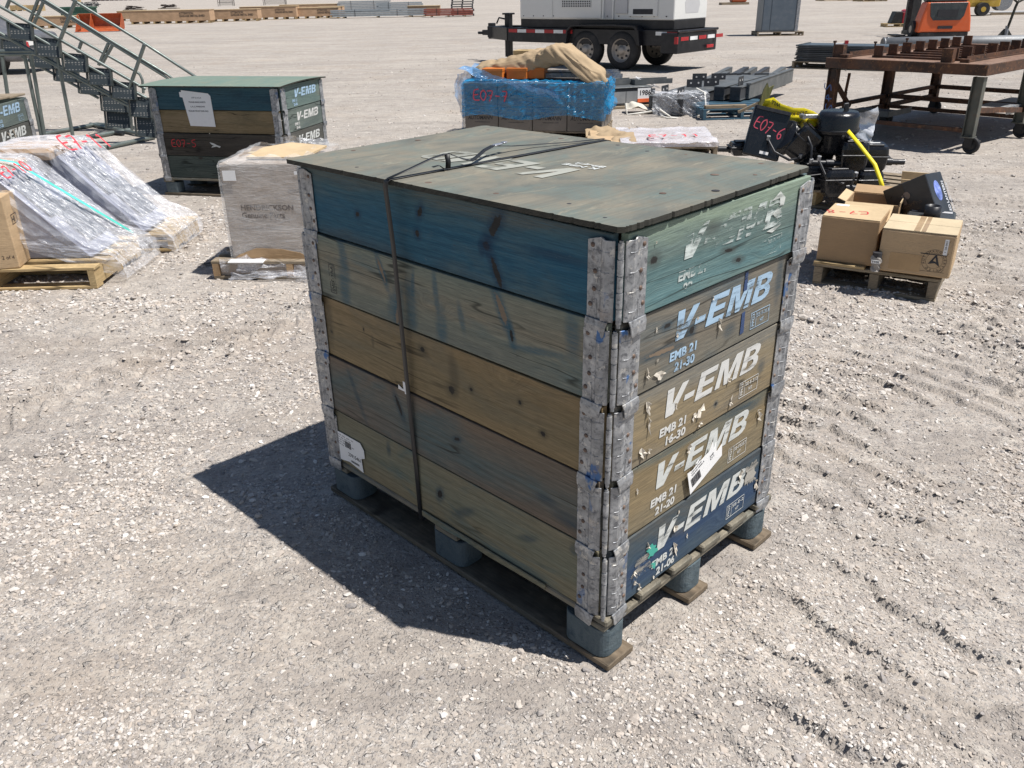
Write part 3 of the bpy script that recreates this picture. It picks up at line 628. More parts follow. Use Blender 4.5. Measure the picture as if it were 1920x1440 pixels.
# brushed remains of the B on the top collar, blue smears on the next
sm = worn('white_smear', (.62, .65, .62), .52, seed=2, sc=.6)
flat_curve([[(.60, 1.122), (.640, 1.140), (.668, 1.120), (.664, 1.100), (.645, 1.090), (.668, 1.078), (.664, 1.052), (.62, 1.038), (.59, 1.046), (.625, 1.050), (.645, 1.065), (.61, 1.088), (.645, 1.105), (.640, 1.124)]], 'paint_smear', frameS(0, 0, -.0009), sm, big[4])
bl = worn('blue_brush', (.03, .065, .17), .60, seed=4, sc=.5)
for (xa, za, w, h) in ((.524, Z1 + .745, .016, .052), (.527, Z1 + .625, .018, .062)):
    flat_curve([[(0, 0), (w, .002), (w * .9, h), (.001, h * .97)]], 'paint_smear', frameS(xa, za, -.0010), bl, big[3])
# ragged paper scraps left by torn labels
def scrap(par, x, z, w, h, seed, mat=None, lift=.012, M=None, ang=0):
    rnd = random.Random(seed); n = 11; vs = [(0, 0, .002)]; 
    for i in range(n):
        a = 2 * PI * i / n + .3 * rnd.random(); r = (.72 + .22 * sin(2 * a + seed) + .12 * sin(3 * a + seed * 2) + (.5 if i == seed % n else 0)) * rnd.uniform(.85, 1.1); vs.append((w / 2 * r * cos(a), h / 2 * r * sin(a), .0014 + (lift * rnd.random() if i % 3 else .0)))
    mb = MB(); mb.T = (M or frameS(x, z, 0)) @ Matrix.Rotation(R(ang), 4, 'Z'); mb.add(vs, [(0, i, i % n + 1) for i in range(1, n + 1)])
    o = mb.build('paper_scrap', mat or paper_m, par); sd = o.modifiers.new('thick', 'SOLIDIFY'); sd.thickness = .0006; return o
z_ = lambda k: Z1 + .2 * k
SC = [(2, .140, .155, .018, .06, 8), (2, .150, .105, .012, .05, 0), (2, .128, .035, .034, .034, 20), (2, .155, .030, .016, .014, 0), (2, .345, .052, .020, .030, 0), (2, .372, .058, .042, .028, 25), (2, .375, .020, .024, .02, 10),
      (3, .122, .045, .013, .036, -10), (3, .175, .028, .050, .028, 15), (3, .42, .085, .014, .040, 10), (3, .38, .166, .006, .014, 0), (3, .15, .150, .006, .016, 10), (3, .235, .110, .006, .018, 0), (3, .16, .07, .006, .012, 0),
      (1, .120, .128, .008, .022, 0), (1, .700, .118, .026, .032, 10), (1, .69, .14, .012, .01, 0), (1, .335, .160, .018, .03, 20), (0, .175, .135, .012, .026, -8), (0, .300, .130, .026, .034, 30), (0, .305, .06, .022, .06, 10), (0, .145, .022, .014, .024, 0), (0, .125, .048, .012, .014, 10), (0, .122, .08, .012, .016, 0), (0, .31, .178, .008, .018, 0),
      (0, .722, .078, .016, .07, 6), (0, .62, .155, .02, .05, -30), (4, .118, .16, .004, .006, 0), (2, .52, .03, .012, .034, -12), (2, .50, .105, .016, .012, 0), (2, .26, .115, .008, .03, 10), (2, .24, .03, .008, .014, 10), (3, .32, .13, .010, .010, 0), (0, .21, .018, .010, .010, 0), (0, .36, .075, .01, .012, 0)]
for i, (k, x, z, w, h, a) in enumerate(SC): scrap(big[k], x, z_(k) + z, w, h, 40 + i, ang=a, lift=.010 if w > .01 else .004)
# scraped grey patches on the bottom collar
scr = worn('scraped_label', (.40, .38, .34), .52, seed=11, sc=.7); teal = worn('teal_scrap', (.06, .42, .33), .6, seed=12)
def ragged(x0, z0, x1, z1, seed, n=22):
    rnd = random.Random(seed); out = []
    for i in range(n): out.append((x0 + (x1 - x0) * i / n, z0 + rnd.uniform(-.007, .007)))
    for i in range(6): out.append((x1 + rnd.uniform(-.012, .012), z0 + (z1 - z0) * i / 6))
    for i in range(n): out.append((x1 - (x1 - x0) * i / n, z1 + rnd.uniform(-.007, .007)))
    for i in range(6): out.append((x0 + rnd.uniform(-.012, .012), z1 - (z1 - z0) * i / 6))
    return out
flat_curve([ragged(.115, z_(0) + .062, .195, z_(0) + .118, 3)], 'scraped_patch', frameS(0, 0, -.0009), scr, big[0])
flat_curve([ragged(.655, z_(0) + .10, .715, z_(0) + .165, 5)], 'scraped_patch', frameS(0, 0, -.0013), scr, big[0])
flat_curve([ragged(.178, z_(0) + .098, .214, z_(0) + .128, 4, 6)], 'teal_scrap', frameS(0, 0, -.0014), teal, big[0])
flat_curve([ragged(.200, z_(0) + .050, .214, z_(0) + .066, 6, 5)], 'teal_scrap', frameS(0, 0, -.0014), teal, big[0])
# torn delivery label on the second collar
lab = thing('torn_label', 'torn white barcode label hanging askew on the tan end board', 'label', BOX0, BTH)
poly = [(.325, .449), (.347, .374), (.492, .435), (.487, .474), (.462, .458), (.455, .492), (.447, .474), (.438, .500), (.425, .475), (.405, .470), (.385, .463), (.372, .472), (.352, .45)]
lo = flat_curve([poly], 'paper', frameS(0, 0, -.0035), white_paper, lab, .0003)
mb = MB(); mb.T = frame((.354, -.0041, .394), (.145, 0, .061), (-.061, 0, .145)); x = 0; rnd = random.Random(3)
while x < .043:
    w = rnd.choice([.0008, .0012, .0022]); mb.box(x, x + w, 0, .030, 0, .0002); x += w + rnd.choice([.0008, .0014])
mb.build('barcode', ink, lab)
for i, (s_, hh) in enumerate((('VOLVO 15436 A', .0062), ('3 RPT AB 8 26-07', .0048), ('Vikt 118 kg  S 44', .0048), ('Nr 2340 HC', .0048))):
    text(s_, 'print', hh, frame((.347 - .003 * i, -.0041, .430 + .0095 * i), (.145, 0, .061), (-.061, 0, .145)), ink, lab)
text('2440\nKV 2', 'print', .007, frame((.430, -.0041, .452), (.145, 0, .061), (-.061, 0, .145)), ink, lab)
# white delivery note on the long face, bottom collar
note = thing('delivery_note', 'white delivery note with barcode and the number 23915461 stuck low on the shaded side', 'label', BOX0, BTH)
flat_curve([[(0, .0), (.0, .108), (.055, .112), (.165, .112), (.183, .09), (.183, .060), (.163, .052), (.168, .0), (.09, .012), (.05, .004)]], 'paper', frameL(1.193, .168, -.0050), white_paper, note, .0004)
mb = MB(); x = 0
MM = frame((-.0057, 1.193, .168), (0, -1, 0), (0, 0, 1)); mb.T = MM
while x < .034:
    w = rnd.choice([.001, .0015, .0025]); mb.box(.075 + x, .075 + x + w, .066, .088, 0, .0002); x += w + rnd.choice([.001, .0015])
mb.build('barcode', ink, note); x = 0; mb = MB(); mb.T = MM
while x < .045:
    w = rnd.choice([.001, .0015]); mb.box(.102 + x, .102 + x + w, .016, .024, 0, .0002); x += w + rnd.choice([.001, .0015])
mb.build('barcode', ink, note)
text('23915461', 'print', .0135, MM @ Matrix.Translation((.088, .036, 0)), ink, note, bold=.01)
for i in range(5): text('Avs. V.E.M.B  Gbg   kolli 1 vikt', 'print', .0042, MM @ Matrix.Translation((.006, .100 - .009 * i, 0)), printed, note, width=.12 - .018 * (i % 3))
# a torn white scrap by the strap
sp = thing('torn_sticker', 'small torn white sticker beside the black strap', 'label', BOX0, BTH)
flat_curve([[(0, 0), (.05, .0), (.05, .034), (.024, .040), (.024, .012), (.0, .022)]], 'paper', frameL(.795, .545, -.0024), white_paper, sp, .0003)
# faint rectangular wood stamp on the second long board
dk = worn('dark_wood_stamp', (.05, .05, .05), .55, seed=6)
mb = flat_curve([[(0, 0), (.030, 0), (.030, .09), (0, .09)], [(.0015, .0015), (.0285, .0015), (.0285, .0885), (.0015, .0885)]], 'wood_stamp', frameL(1.100, .782, -.0006), dk, big[3])
text('SVEDTRA', 'wood_stamp', .014, frame((-.0006, 1.078, .787), (0, 0, 1), (0, 1, 0)), dk, big[3], width=.08)

# lid ---------------------------------------------------------------
def lid_mat(name, a, b, c3, seed=0):
    t = NT(name); v = t.mapping((1, 1, 1), (seed, seed, 0))
    n = t.noise(t.mapping((1.2, 2.6, 1), (seed, 1, 0), (0, 0, R(-28))), 1.6, 7, .66, 1.4); n2 = t.noise(v, 5, 6, .7, .6); g = t.noise(t.mapping((1.5, 90, 1), (seed, 0, 0), (0, 0, R(-6))), 1.2, 4, .65)
    c = t.mix(t.ramp(n, [(.36, 0), (.62, 1)]), a, b)
    c = t.mix(t.ramp(n2, [(.46, 0), (.66, .8)]), c, c3)
    c = t.mix(t.ramp(g, [(.46, 0), (.66, .38)]), c, tuple(x * .5 for x in b))
    st = t.noise(t.mapping((3, 12, 1), (seed, 5, 0), (0, 0, R(-12))), 1.2, 6, .75, .8); c = t.mix(t.ramp(st, [(.58, 0), (.66, .4)]), c, (.36, .32, .235))
    ru = t.noise(t.mapping((1, 1, 1), (3, seed, 0)), 2.2, 4, .6); c = t.mix(t.ramp(ru, [(.64, 0), (.74, .4)]), c, (.30, .20, .12))
    dr = t.noise(t.mapping((1, 1, 1), (1, seed, 0)), 34, 5, .7); c = t.mix(t.ramp(dr, [(.64, 0), (.70, .55)]), c, (.07, .075, .07))
    return t.fin(c, .74, 0, t.bump(t.math('ADD', g, n2), .35, .0025), spec=.35)
lidm = lid_mat('weathered_plywood_lid', (.12, .128, .115), (.225, .205, .16), (.125, .165, .155), 2)
ply_edge = wood('plywood_edge', (.028, .030, .027), (.055, .052, .042), None, 3.2, knots=0)
lid = thing('plywood_lid', 'weathered grey-green plywood lid with V-EMB lettering on the big crate', 'lid', (BOX0.x, BOX0.y, Z1 + 1.007), BTH + R(1.4))
def lid_mesh(x0, x1, y0, y1, z, th, seed, amp=.004, n=140, sag=.004, corner=.012):
    rnd = random.Random(seed); per = []
    def edge(p, q, m):
        for i in range(m):
            f_ = i / m; w = amp * (.12 * rnd.random() + (rnd.random() if rnd.random() > .88 else 0)); d = Vector((q[0] - p[0], q[1] - p[1], 0)).normalized(); nn = Vector((-d.y, d.x, 0))
            per.append((p[0] + (q[0] - p[0]) * f_ + nn.x * w, p[1] + (q[1] - p[1]) * f_ + nn.y * w))
    k = corner
    cs = [(x0 + k, y0), (x1 - k, y0), (x1, y0 + k), (x1, y1 - k), (x1 - k, y1), (x0 + k, y1), (x0, y1 - k), (x0, y0 + k)]
    for i in range(8): edge(cs[i], cs[(i + 1) % 8], n if i % 2 == 0 else 3)
    mb = MB(); N_ = len(per); cx, cy = (x0 + x1) / 2, (y0 + y1) / 2; layers = [(0, 0), (th, 0)]
    rings = []
    for f_, zz in ((1, 0), (1, th), (.97, th), (.6, th), (.2, th)):
        rings.append([(cx + (a - cx) * f_, cy + (b - cy) * f_, z + zz + sag * (((a - cx) * f_ / (x1 - x0)) ** 2 - .1) * 2) for a, b in per])
    vs = [p for r in rings for p in r] + [(cx, cy, z + th - sag * .2)]
    fs = [(k * N_ + i, k * N_ + (i + 1) % N_, (k + 1) * N_ + (i + 1) % N_, (k + 1) * N_ + i) for k in range(4) for i in range(N_)]
    fs += [(4 * N_ + i, 4 * N_ + (i + 1) % N_, len(vs) - 1) for i in range(N_)] + [tuple(range(N_))[::-1]]
    mb.add(vs, fs); mb.m = [1 if i < N_ else 0 for i in range(len(fs))]
    return mb
lid_mesh(-.016, .805, -.020, 1.205, 0, .0125, 5, amp=.005, n=150).build('panel', [lidm, ply_edge], lid)
lz = .0125 + .0010
# lettering reads from the far long side (upside down from here): text runs along -X? it runs along +Y seen from +X
def frameT(x, y, z=lz): return frame((x, y, z), (0, 1, 0), (-1, 0, 0))
vemb(frameT(.395, .405), .145, .53, m_whiteL, lid)
text('K MBE\n89-68', 'stencil_code', .022, frameT(.440, .395), m_white2, lid, bold=.04, width=.12)
for i, (x, y) in enumerate(((.03, .06), (.05, .40), (.03, .62), (.04, .93), (.76, .10), (.75, .33), (.76, .58), (.75, .80), (.74, 1.12), (.40, .02), (.62, .04), (.33, .47), (.38, .44), (.20, 1.16), (.45, 1.15), (.08, .20), (.30, .10), (.56, .12), (.73, .45))):
    m = MB(); rr = .006 + .007 * ((i * 37) % 5) / 5; m.lathe([(0, .0012), (rr * .7, .0011), (rr, .0004)], Matrix.Translation((x, y, lz - .001)), 10); m.build('nail_head', rivet_m if i % 3 else dark_m, lid)
# black strap round the crate ------------------------------------------
t = NT('black_strapping'); n = t.noise(t.mapping((3, 200, 3)), 1, 3); strap_m = t.fin(t.mix(n, (.006, .0065, .008), (.016, .017, .020)), .5, 0, t.bump(n, .2, .001))
strap = thing('plastic_strap', 'black plastic strap tied round the big crate with slack loose end on its lid', 'strap', BOX0, BTH)
def ribbon(pts, w, wdir, mat, parent, name='band', th=.0009, smooth=True):
    """pts: centre line; wdir: width direction or list of directions"""
    vs = []; P = [Vector(p) for p in pts]
    for i, p in enumerate(P):
        d = Vector(wdir[i] if isinstance(wdir, list) else wdir).normalized() * w / 2; vs += [tuple(p - d), tuple(p + d)]
    mb = MB(); mb.add(vs, [(2 * i, 2 * i + 1, 2 * i + 3, 2 * i + 2) for i in range(len(P) - 1)], smooth)
    o = mb.build(name, mat, parent); s = o.modifiers.new('thick', 'SOLIDIFY'); s.thickness = th; s.offset = 0; return o
zt = Z1 + 1.007 + .0125 + .003
sy = .722
pts = [(-.003, sy + .012, .12), (-.006, sy + .012, .30)] + [(-.0075 - .004 * k, sy + .012 - .004 * k / 6, .3 + .14 * k) for k in range(1, 6)] + [(-.0415, sy + .004, zt - .02), (-.0435, sy - .003, zt - .004), (-.038, sy - .005, zt + .001)]
pts += [(.05, sy - .006, zt), (.25, sy - .014, zt), (.5, sy - .026, zt), (.79, sy - .040, zt), (.803, sy - .04, zt - .003), (.8265, sy - .04, zt - .03), (.829, sy - .02, .14)]
ribbon(pts, .019, (0, 1, 0), strap_m, strap)
ribbon([(-.003, sy + .012, .12), (.2, sy, .11), (.6, sy, .11), (.829, sy - .02, .14)], .017, (0, 1, 0), strap_m, strap)
ribbon([(-.040, sy - .008, zt + .004), (.03, sy - .010, zt + .018), (.10, sy - .012, zt + .034), (.150, sy - .012, zt + .040), (.168, sy - .013, zt + .038)], .013, (0, 1, 0), strap_m, strap, 'loose_end')
ribbon([(.150, sy - .020, zt + .040), (.152, sy - .022, zt + .020), (.150, sy - .022, zt + .003)], .014, (.7, -.7, 0), strap_m, strap, 'loose_end')
ribbon([(.166, sy - .013, zt + .038), (.20, sy - .022, zt + .022), (.235, sy - .022, zt + .012), (.27, sy - .005, zt + .014), (.33, sy + .026, zt + .022), (.38, sy + .046, zt + .025)], .014, (.1, 1, .25), strap_m, strap, 'loose_end')
ribbon([(.105, sy - .012, zt + .012), (.125, sy - .016, zt + .014), (.14, sy - .02, zt + .002)], .012, (.2, 1, 0), strap_m, strap, 'loose_end')
ribbon([(.38, sy + .046, zt + .025), (.47, sy + .056, zt + .012), (.56, sy + .045, zt + .006), (.68, sy, zt + .003), (.79, sy - .035, zt + .003)], .008, (.2, 1, .1), strap_m, strap, 'loose_end')
mb = MB(); mb.T = frame((.385, sy + .046, zt + .026), (.95, .2, 0), (-.2, .95, 0)); mb.box(0, .038, -.008, .008, -.003, .002); mb.box(.044, .062, -.008, .008, -.002, .003)
mb.build('buckle', paint('steel_buckle', (.55, .56, .6), .35, .8, dirt=.1), strap, bevel=.002)
# broken splinter where the strap cuts the lower edge
mb = MB(); mb.prism([(0, 0), (.10, -.004), (.20, .002), (.30, -.002), (.52, .004), (.52, .02), (0, .02)], .006, frameL(.715, z_(0) - .013, -.002)); mb.build('splintered_edge', LM[0], big[0], bevel=.002)
# ------------------------------------------------------------------ survey helper and shared things
def AT(u, v, Y):
    """point seen at (u, v) on the upright plane y = Y"""
    a, b = (u - 960) / F_PX, (720 - v) / F_PX; d = _f + cr * a + cu * b; t = Y / d.y
    return Vector((d.x * t, Y, CAM_H + d.z * t))
def ON(u, v, p, n):
    a, b = (u - 960) / F_PX, (720 - v) / F_PX; d = _f + cr * a + cu * b; n = Vector(n); o = Vector((0, 0, CAM_H))
    return o + d * ((Vector(p) - o).dot(n) / d.dot(n))
newwood = wood('new_pallet_wood', (.42, .30, .15), (.52, .39, .21), (.40, .25, .12), 8.1, .5, knots=.8, grain=.25)
newwoodY = wood('new_pallet_wood_y', (.42, .30, .15), (.52, .39, .21), (.40, .25, .12), 9.1, .5, 'Y', knots=.8, grain=.25)
oldwood = wood('old_pallet_wood', (.24, .19, .13), (.33, .27, .20), (.16, .13, .10), 6.1, .5, knots=.8)
oldwoodY = wood('old_pallet_wood_y', (.24, .19, .13), (.33, .27, .20), (.16, .13, .10), 7.1, .5, 'Y', knots=.8)
def stringer_pallet(label, loc, rz, lx, ly, ms, md, h=.13, n=7, cat='pallet', group=None, ns=3, name='pallet', gapb=True, bw=.09):
    """stringers run along Y at x = 0, mid, end; boards along X on top and bottom"""
    t = thing(name, label, cat, loc, rz, group)
    hb = .018
    for k in range(ns):
        x0 = (lx - .04) * k / (ns - 1); m = MB()
        poly = [(0, hb + .001), (ly, hb + .001), (ly, h - hb - .001), (0, h - hb - .001)]
        if gapb and ly > .8: a, b, c, d = ly * .16, ly * .38, ly * .62, ly * .84; poly = [(0, hb + .001), (a, hb + .001), (a + .02, .055), (b - .02, .055), (b, hb + .001), (c, hb + .001), (c + .02, .055), (d - .02, .055), (d, hb + .001), (ly, hb + .001), (ly, h - hb - .001), (0, h - hb - .001)]
        m.prism(poly, .04, frame((x0 + .04, 0, 0), (0, 1, 0), (0, 0, 1), (-1, 0, 0))); m.build('stringer', ms, t)
    for k in range(n):
        y0 = (ly - bw) * k / (n - 1); m = MB(); m.box(-.006, lx + .006, 0, bw, 0, hb); m.build('deck_board', md, t, (0, y0, h - hb), bevel=.002)
    for k in range(3):
        y0 = (ly - bw) * k / 2; m = MB(); m.box(0, lx, 0, bw, 0, hb); m.build('bottom_board', md, t, (0, y0, 0), bevel=.002)
    return t
red_mark = paint('red_marker', (.55, .03, .04), .6, 0, dirt=0); red_spray = paint('red_spray', (.62, .05, .07), .7, 0, dirt=0)
cardm = card('cardboard'); card2 = card('cardboard_buff', (.55, .42, .26)); card3 = card('cardboard_brown', (.40, .27, .155))  # second cardboard is a slightly paler tone, mostly for tops and flaps
pr_ink = worn('carton_print', (.10, .07, .05), .62, seed=3)

# ------------------------------------------------------------------ V-EMB crates on the left
def small_crate(label, loc, rz, long_ms, short_ms, n, H, lidlab, lid_name, names, pallet_label, group, lidoff=0.0, lidrot=0.0):
    W, L = WB, LB
    epal(pallet_label, loc, rz, W, L, (dark_wood, block_m, grey_wood, grey_wood))
    out = []
    for k in range(n):
        c, b = collar(names[k], Z1 + H * k, W, L, (long_ms[k], short_ms[k], long_ms[k], short_ms[k]), loc, rz, (random.Random(k + 3).uniform(-.006, .006), random.Random(k).uniform(-.006, .006)), 0, H=H, simple=True, group=group); out.append(c)
    l = thing(lid_name, lidlab, 'lid', (loc[0], loc[1], Z1 + H * n + .003), rz + lidrot)
    return out, l
Dk = [wood('dark_green_board', (.045, .065, .06), (.08, .10, .09), (.03, .06, .08), 11, .5), wood('black_brown_board', (.04, .035, .03), (.07, .062, .05), (.03, .03, .035), 12, .5),
      wood('brown_tan_board', (.18, .135, .07), (.25, .19, .11), (.08, .08, .05), 13, .6), wood('dark_blue_board', (.02, .07, .10), (.045, .10, .125), (.02, .03, .05), 14, .5)]
Gs = [wood('grey_green_end', (.10, .125, .115), (.16, .19, .17), (.09, .12, .14), 15, .5), wood('dark_end', (.07, .07, .06), (.11, .11, .10), (.05, .06, .07), 16, .5), wood('green_end', (.11, .16, .15), (.15, .2, .18), (.3, .2, .12), 17, .3)]
P0 = G(549, 374); dl = Vector((-1.16, .29, 0)).normalized(); rz2 = math.atan2(dl.y, dl.x) - PI / 2
nm = ['bottom dark green collar of the crate marked E07-5', 'blackish collar with red E07-5 writing, third from the top of its crate', 'yellow-brown collar behind the taped notice on the crate marked E07-5', 'dark blue top collar with pale blue V-EMB end, on the crate marked E07-5']
HC = .191
cs, lid2 = small_crate('', (P0.x, P0.y, 0), rz2, Dk, [Gs[1], Gs[1], Gs[0], Gs[2]], 4, HC, 'flat green plywood lid on the crate with the taped white notice', 'plywood_lid', nm, 'dark pallet under the crate marked E07-5', 'collars of the E07-5 crate')
lg = lid_mat('green_plywood_lid', (.16, .225, .19), (.19, .235, .19), (.14, .21, .18), 5)
lid_mesh(-.03, .85, -.03, 1.30, 0, .011, 9, amp=.006, sag=-.03).build('panel', [lg, ply_edge], lid2)
vemb(frame((.50, .45, .0115 + .0035), (0, 1, 0), (-1, 0, 0)), .15, .52, m_white, lid2)
for k, mt in ((3, m_blue), (2, m_white), (1, m_white2)):
    vemb(frameS(.24, Z1 + HC * k + .082, -.001), .068, .44, mt, cs[k]); text('EMB 21', 'stencil_code', .022, frameS(.20, Z1 + HC * k + .048, -.001), mt, cs[k], bold=.04); text('20-06', 'stencil_code', .022, frameS(.22, Z1 + HC * k + .016, -.001), mt, cs[k], bold=.04)
strokes('E07-5', 'red_marking', .062, frameL(1.085, Z1 + HC + .075, -.0012), red_mark, cs[1], w=.058, lw=.09)
flat_curve([[(0, 0), (.05, .01), (.08, .0), (.09, .012), (.055, .022), (.03, .035), (-.01, .045), (.0, .03), (.02, .02)]], 'paint_smear', frameL(.70, Z1 + HC + .075, -.001), m_white2, cs[1])
no = thing('taped_notice', 'white printed notice taped to the crate marked E07-5', 'notice', (P0.x, P0.y, 0), rz2)
flat_curve([[(0, .0), (-.03, .23), (-.055, .235), (-.055, .275), (-.035, .275), (-.035, .29), (.215, .265), (.235, .245), (.24, -.005)]], 'paper', frameL(.87, Z1 + HC * 2 + .062, -.004), white_paper, no, .0004)
for i, s_ in enumerate(('LOT 2, 4, 5, 6', 'TRAILER MAKE SHEETS', 'L, R, C, WINDOWS', 'TRAILER FRONT END-PAN')):
    text(s_, 'print', .0115, frameL(.87 - .10, Z1 + HC * 2 + .062 + .225 - i * .036, -.0048), ink, no, align='CENTER', bold=.03)
# crate cut by the left edge of the picture
P1 = Vector((-3.88, 6.50, 0)); rz3 = 1.66
nm = ['bottom collar of the crate at the left edge', 'dark brown collar low on the crate at the left edge', 'dark collar with torn paper and grey V-EMB lettering at the left edge', 'grey-green top collar with pale blue V-EMB lettering at the left edge']
cs3, lid3 = small_crate('', P1, rz3, [Dk[1], Dk[0], Dk[1], Dk[0]], [Gs[1], Gs[1], Gs[1], Gs[0]], 4, .181, 'splintered wooden cover on the crate at the left edge', 'splintered_cover', nm, 'pallet under the crate at the left edge', 'collars of the crate at the left edge')
mb = MB()
for i in range(3):
    mb.prism([(0, 0), (.26, -.01), (.27, .9), (.20, 1.28), (.12, 1.1), (.02, 1.2)], .016, Matrix.Translation((-.02 + .27 * i, .0, .012 + .012 * (2 - i))) @ Matrix.Rotation(R(2 - i), 4, 'Y'))
mb.build('board', oldwoodY, lid3, bevel=.003)
for k, mt in ((3, m_blue), (2, m_white2)):
    vemb(frameS(.19, Z1 + .181 * k + .088, -.001), .072, .47, mt, cs3[k]); text('EMB 21', 'stencil_code', .022, frameS(.20, Z1 + .181 * k + .048, -.001), mt, cs3[k], bold=.05); text('21-20', 'stencil_code', .022, frameS(.22, Z1 + .181 * k + .016, -.001), mt, cs3[k], bold=.05)
    block_frame(cs3[k], .57, Z1 + .181 * k + .02, .095, .047, mt)
for i, (k, x, z, w, h, a) in enumerate([(3, .12, .06, .05, .03, 20), (2, .33, .13, .03, .05, 30), (2, .42, .12, .02, .09, 20), (2, .14, .15, .012, .03, 10), (2, .12, .03, .012, .03, 0), (2, .44, .04, .012, .03, 40), (2, .68, .06, .012, .02, 0), (2, .24, .02, .03, .02, 10), (2, .50, .03, .008, .02, 0), (2, .03, .05, .01, .03, 0)]):
    sc1 = scrap(cs3[k], x, Z1 + .181 * k + z, w, h, 90 + i, ang=a)

# ------------------------------------------------------------------ grey-green tube staircases
tube_m = paint('grey_green_tube', (.17, .20, .19), .42, .5, dirt=.2)
t = NT('perforated_tread'); v = t.mapping((26, 40, 40)); d = t.voro(v, 1.0, rand=0.0)
c = t.mix(t.ramp(d, [(.24, 1), (.34, 0)]), (.055, .068, .075), (.30, .29, .27)); perf = t.fin(c, .5, .4)
stair_dark = paint('stair_side_plate', (.06, .072, .072), .5, .4, dirt=.2)
def stair(label, Y, dv, rails, posts, legs, base, treads, width=.36):
    o = AT(190, 245, Y); o.z = 0; t = thing('steel_staircase', label, 'staircase', o, 0, 'tube-framed steel staircases behind the crates')
    def pt(u, v, dy=0): return AT(u, v, Y + dy) - o
    for r_ in rails:
        m = MB(); m.tube([pt(*q) for q in r_], .019, 8); m.build('handrail', tube_m, t)
    for r_ in posts:
        m = MB(); m.tube([pt(*q) for q in r_], .022, 8); m.build('post', tube_m, t)
    for r_ in legs:
        m = MB(); m.tube([pt(*q) for q in r_], .022, 8); m.build('leg', tube_m, t)
    m = MB()
    for r_ in base: m.tube([G(*q) + Vector((0, 0, .03)) - o for q in r_], .026, 8)
    m.build('base_frame', tube_m, t)
    for (u, v, w, h) in treads:
        a = pt(u, v); b = pt(u + w, v + 4); s = (b - a).length; hh = h / 152.
        st = MB(); st.T = frame(a, (b - a).normalized(), Vector((0, .28, .96)))
        st.box(.02, s - .02, -hh, 0, -.008, .0); s_ = st.build('step', perf, t)
        e = MB(); e.T = st.T; e.box(0, .012, -hh - .01, .012, -.012, .03); e.box(s - .012, s + .0, -hh - .01, .012, -.012, .05); e.box(.013, s - .013, .001, .014, -.015, .01); e.box(.013, s - .013, -hh - .012, -hh - .001, -.015, .01)
        e.build('step_edge', stair_dark, s_)
    return t
stair('grey tube-framed staircase rising to the left, nearer of the two, on a floor frame', 10.55, 0,
      [[(-60, -4), (0, 31), (104, 90), (275, 184)], [(-40, -10), (0, 12), (117, 77), (273, 167)], [(-30, 45), (0, 62), (120, 128), (244, 195)], [(-30, 60), (20, 74), (130, 138), (240, 198)]],
      [[(142, 0), (106, 92)], [(271, 83), (242, 167)]],
      [[(46, 104), (81, 270)], [(58, 102), (86, 270)], [(106, 98), (116, 150), (140, 272)], [(-60, 104), (108, 100)], [(-60, 97), (60, 96)], [(4, 106), (16, 190)]],
      [[(79, 277), (244, 248)], [(202, 281), (290, 261)], [(202, 281), (150, 284)]],
      [(14, 44, 48, 24), (64, 72, 50, 28), (116, 101, 48, 27), (162, 128, 48, 26), (205, 154, 50, 26), (240, 182, 44, 32), (252, 215, 40, 36)])
stair('grey tube-framed staircase farther back, with long handrails running down to the right', 11.6, 0,
      [[(70, -45), (137, 0), (273, 83), (376, 150), (384, 190)], [(30, -30), (77, 0), (208, 81), (304, 140), (314, 147), (318, 170)], [(36, -32), (84, 0), (214, 80), (314, 140), (324, 148), (328, 172)], [(-30, -32), (19, 0), (154, 77), (250, 131), (262, 139), (267, 150), (269, 175)], [(40, 106), (185, 184)]],
      [[(72, -2), (56, 40)], [(81, 4), (64, 44)], [(212, 83), (190, 122)], [(203, 82), (185, 122)], [(153, 78), (146, 98)], [(18, 0), (10, 20)]],
      [[(243, 180), (247, 246)]],
      [[(83, 256), (183, 237)], [(171, 237), (290, 261)], [(183, 237), (250, 243)]],
      [(2, 74, 46, 22), (56, 100, 48, 24), (100, 128, 48, 22), (146, 152, 46, 22), (188, 177, 52, 30), (196, 207, 50, 34)])
m = MB(); o_ = G(205, 264); m.tube([G(*q) - o_ + Vector((0, 0, .03)) for q in ((86, 272), (128, 266), (170, 262), (200, 252), (232, 254))], .03, 8); q_ = m.build('floor_tube', paint('dark_tube', (.03, .035, .04), .5, .3), None, o_); put(q_, 'dark bar lying across the staircase floor frame', 'bar')

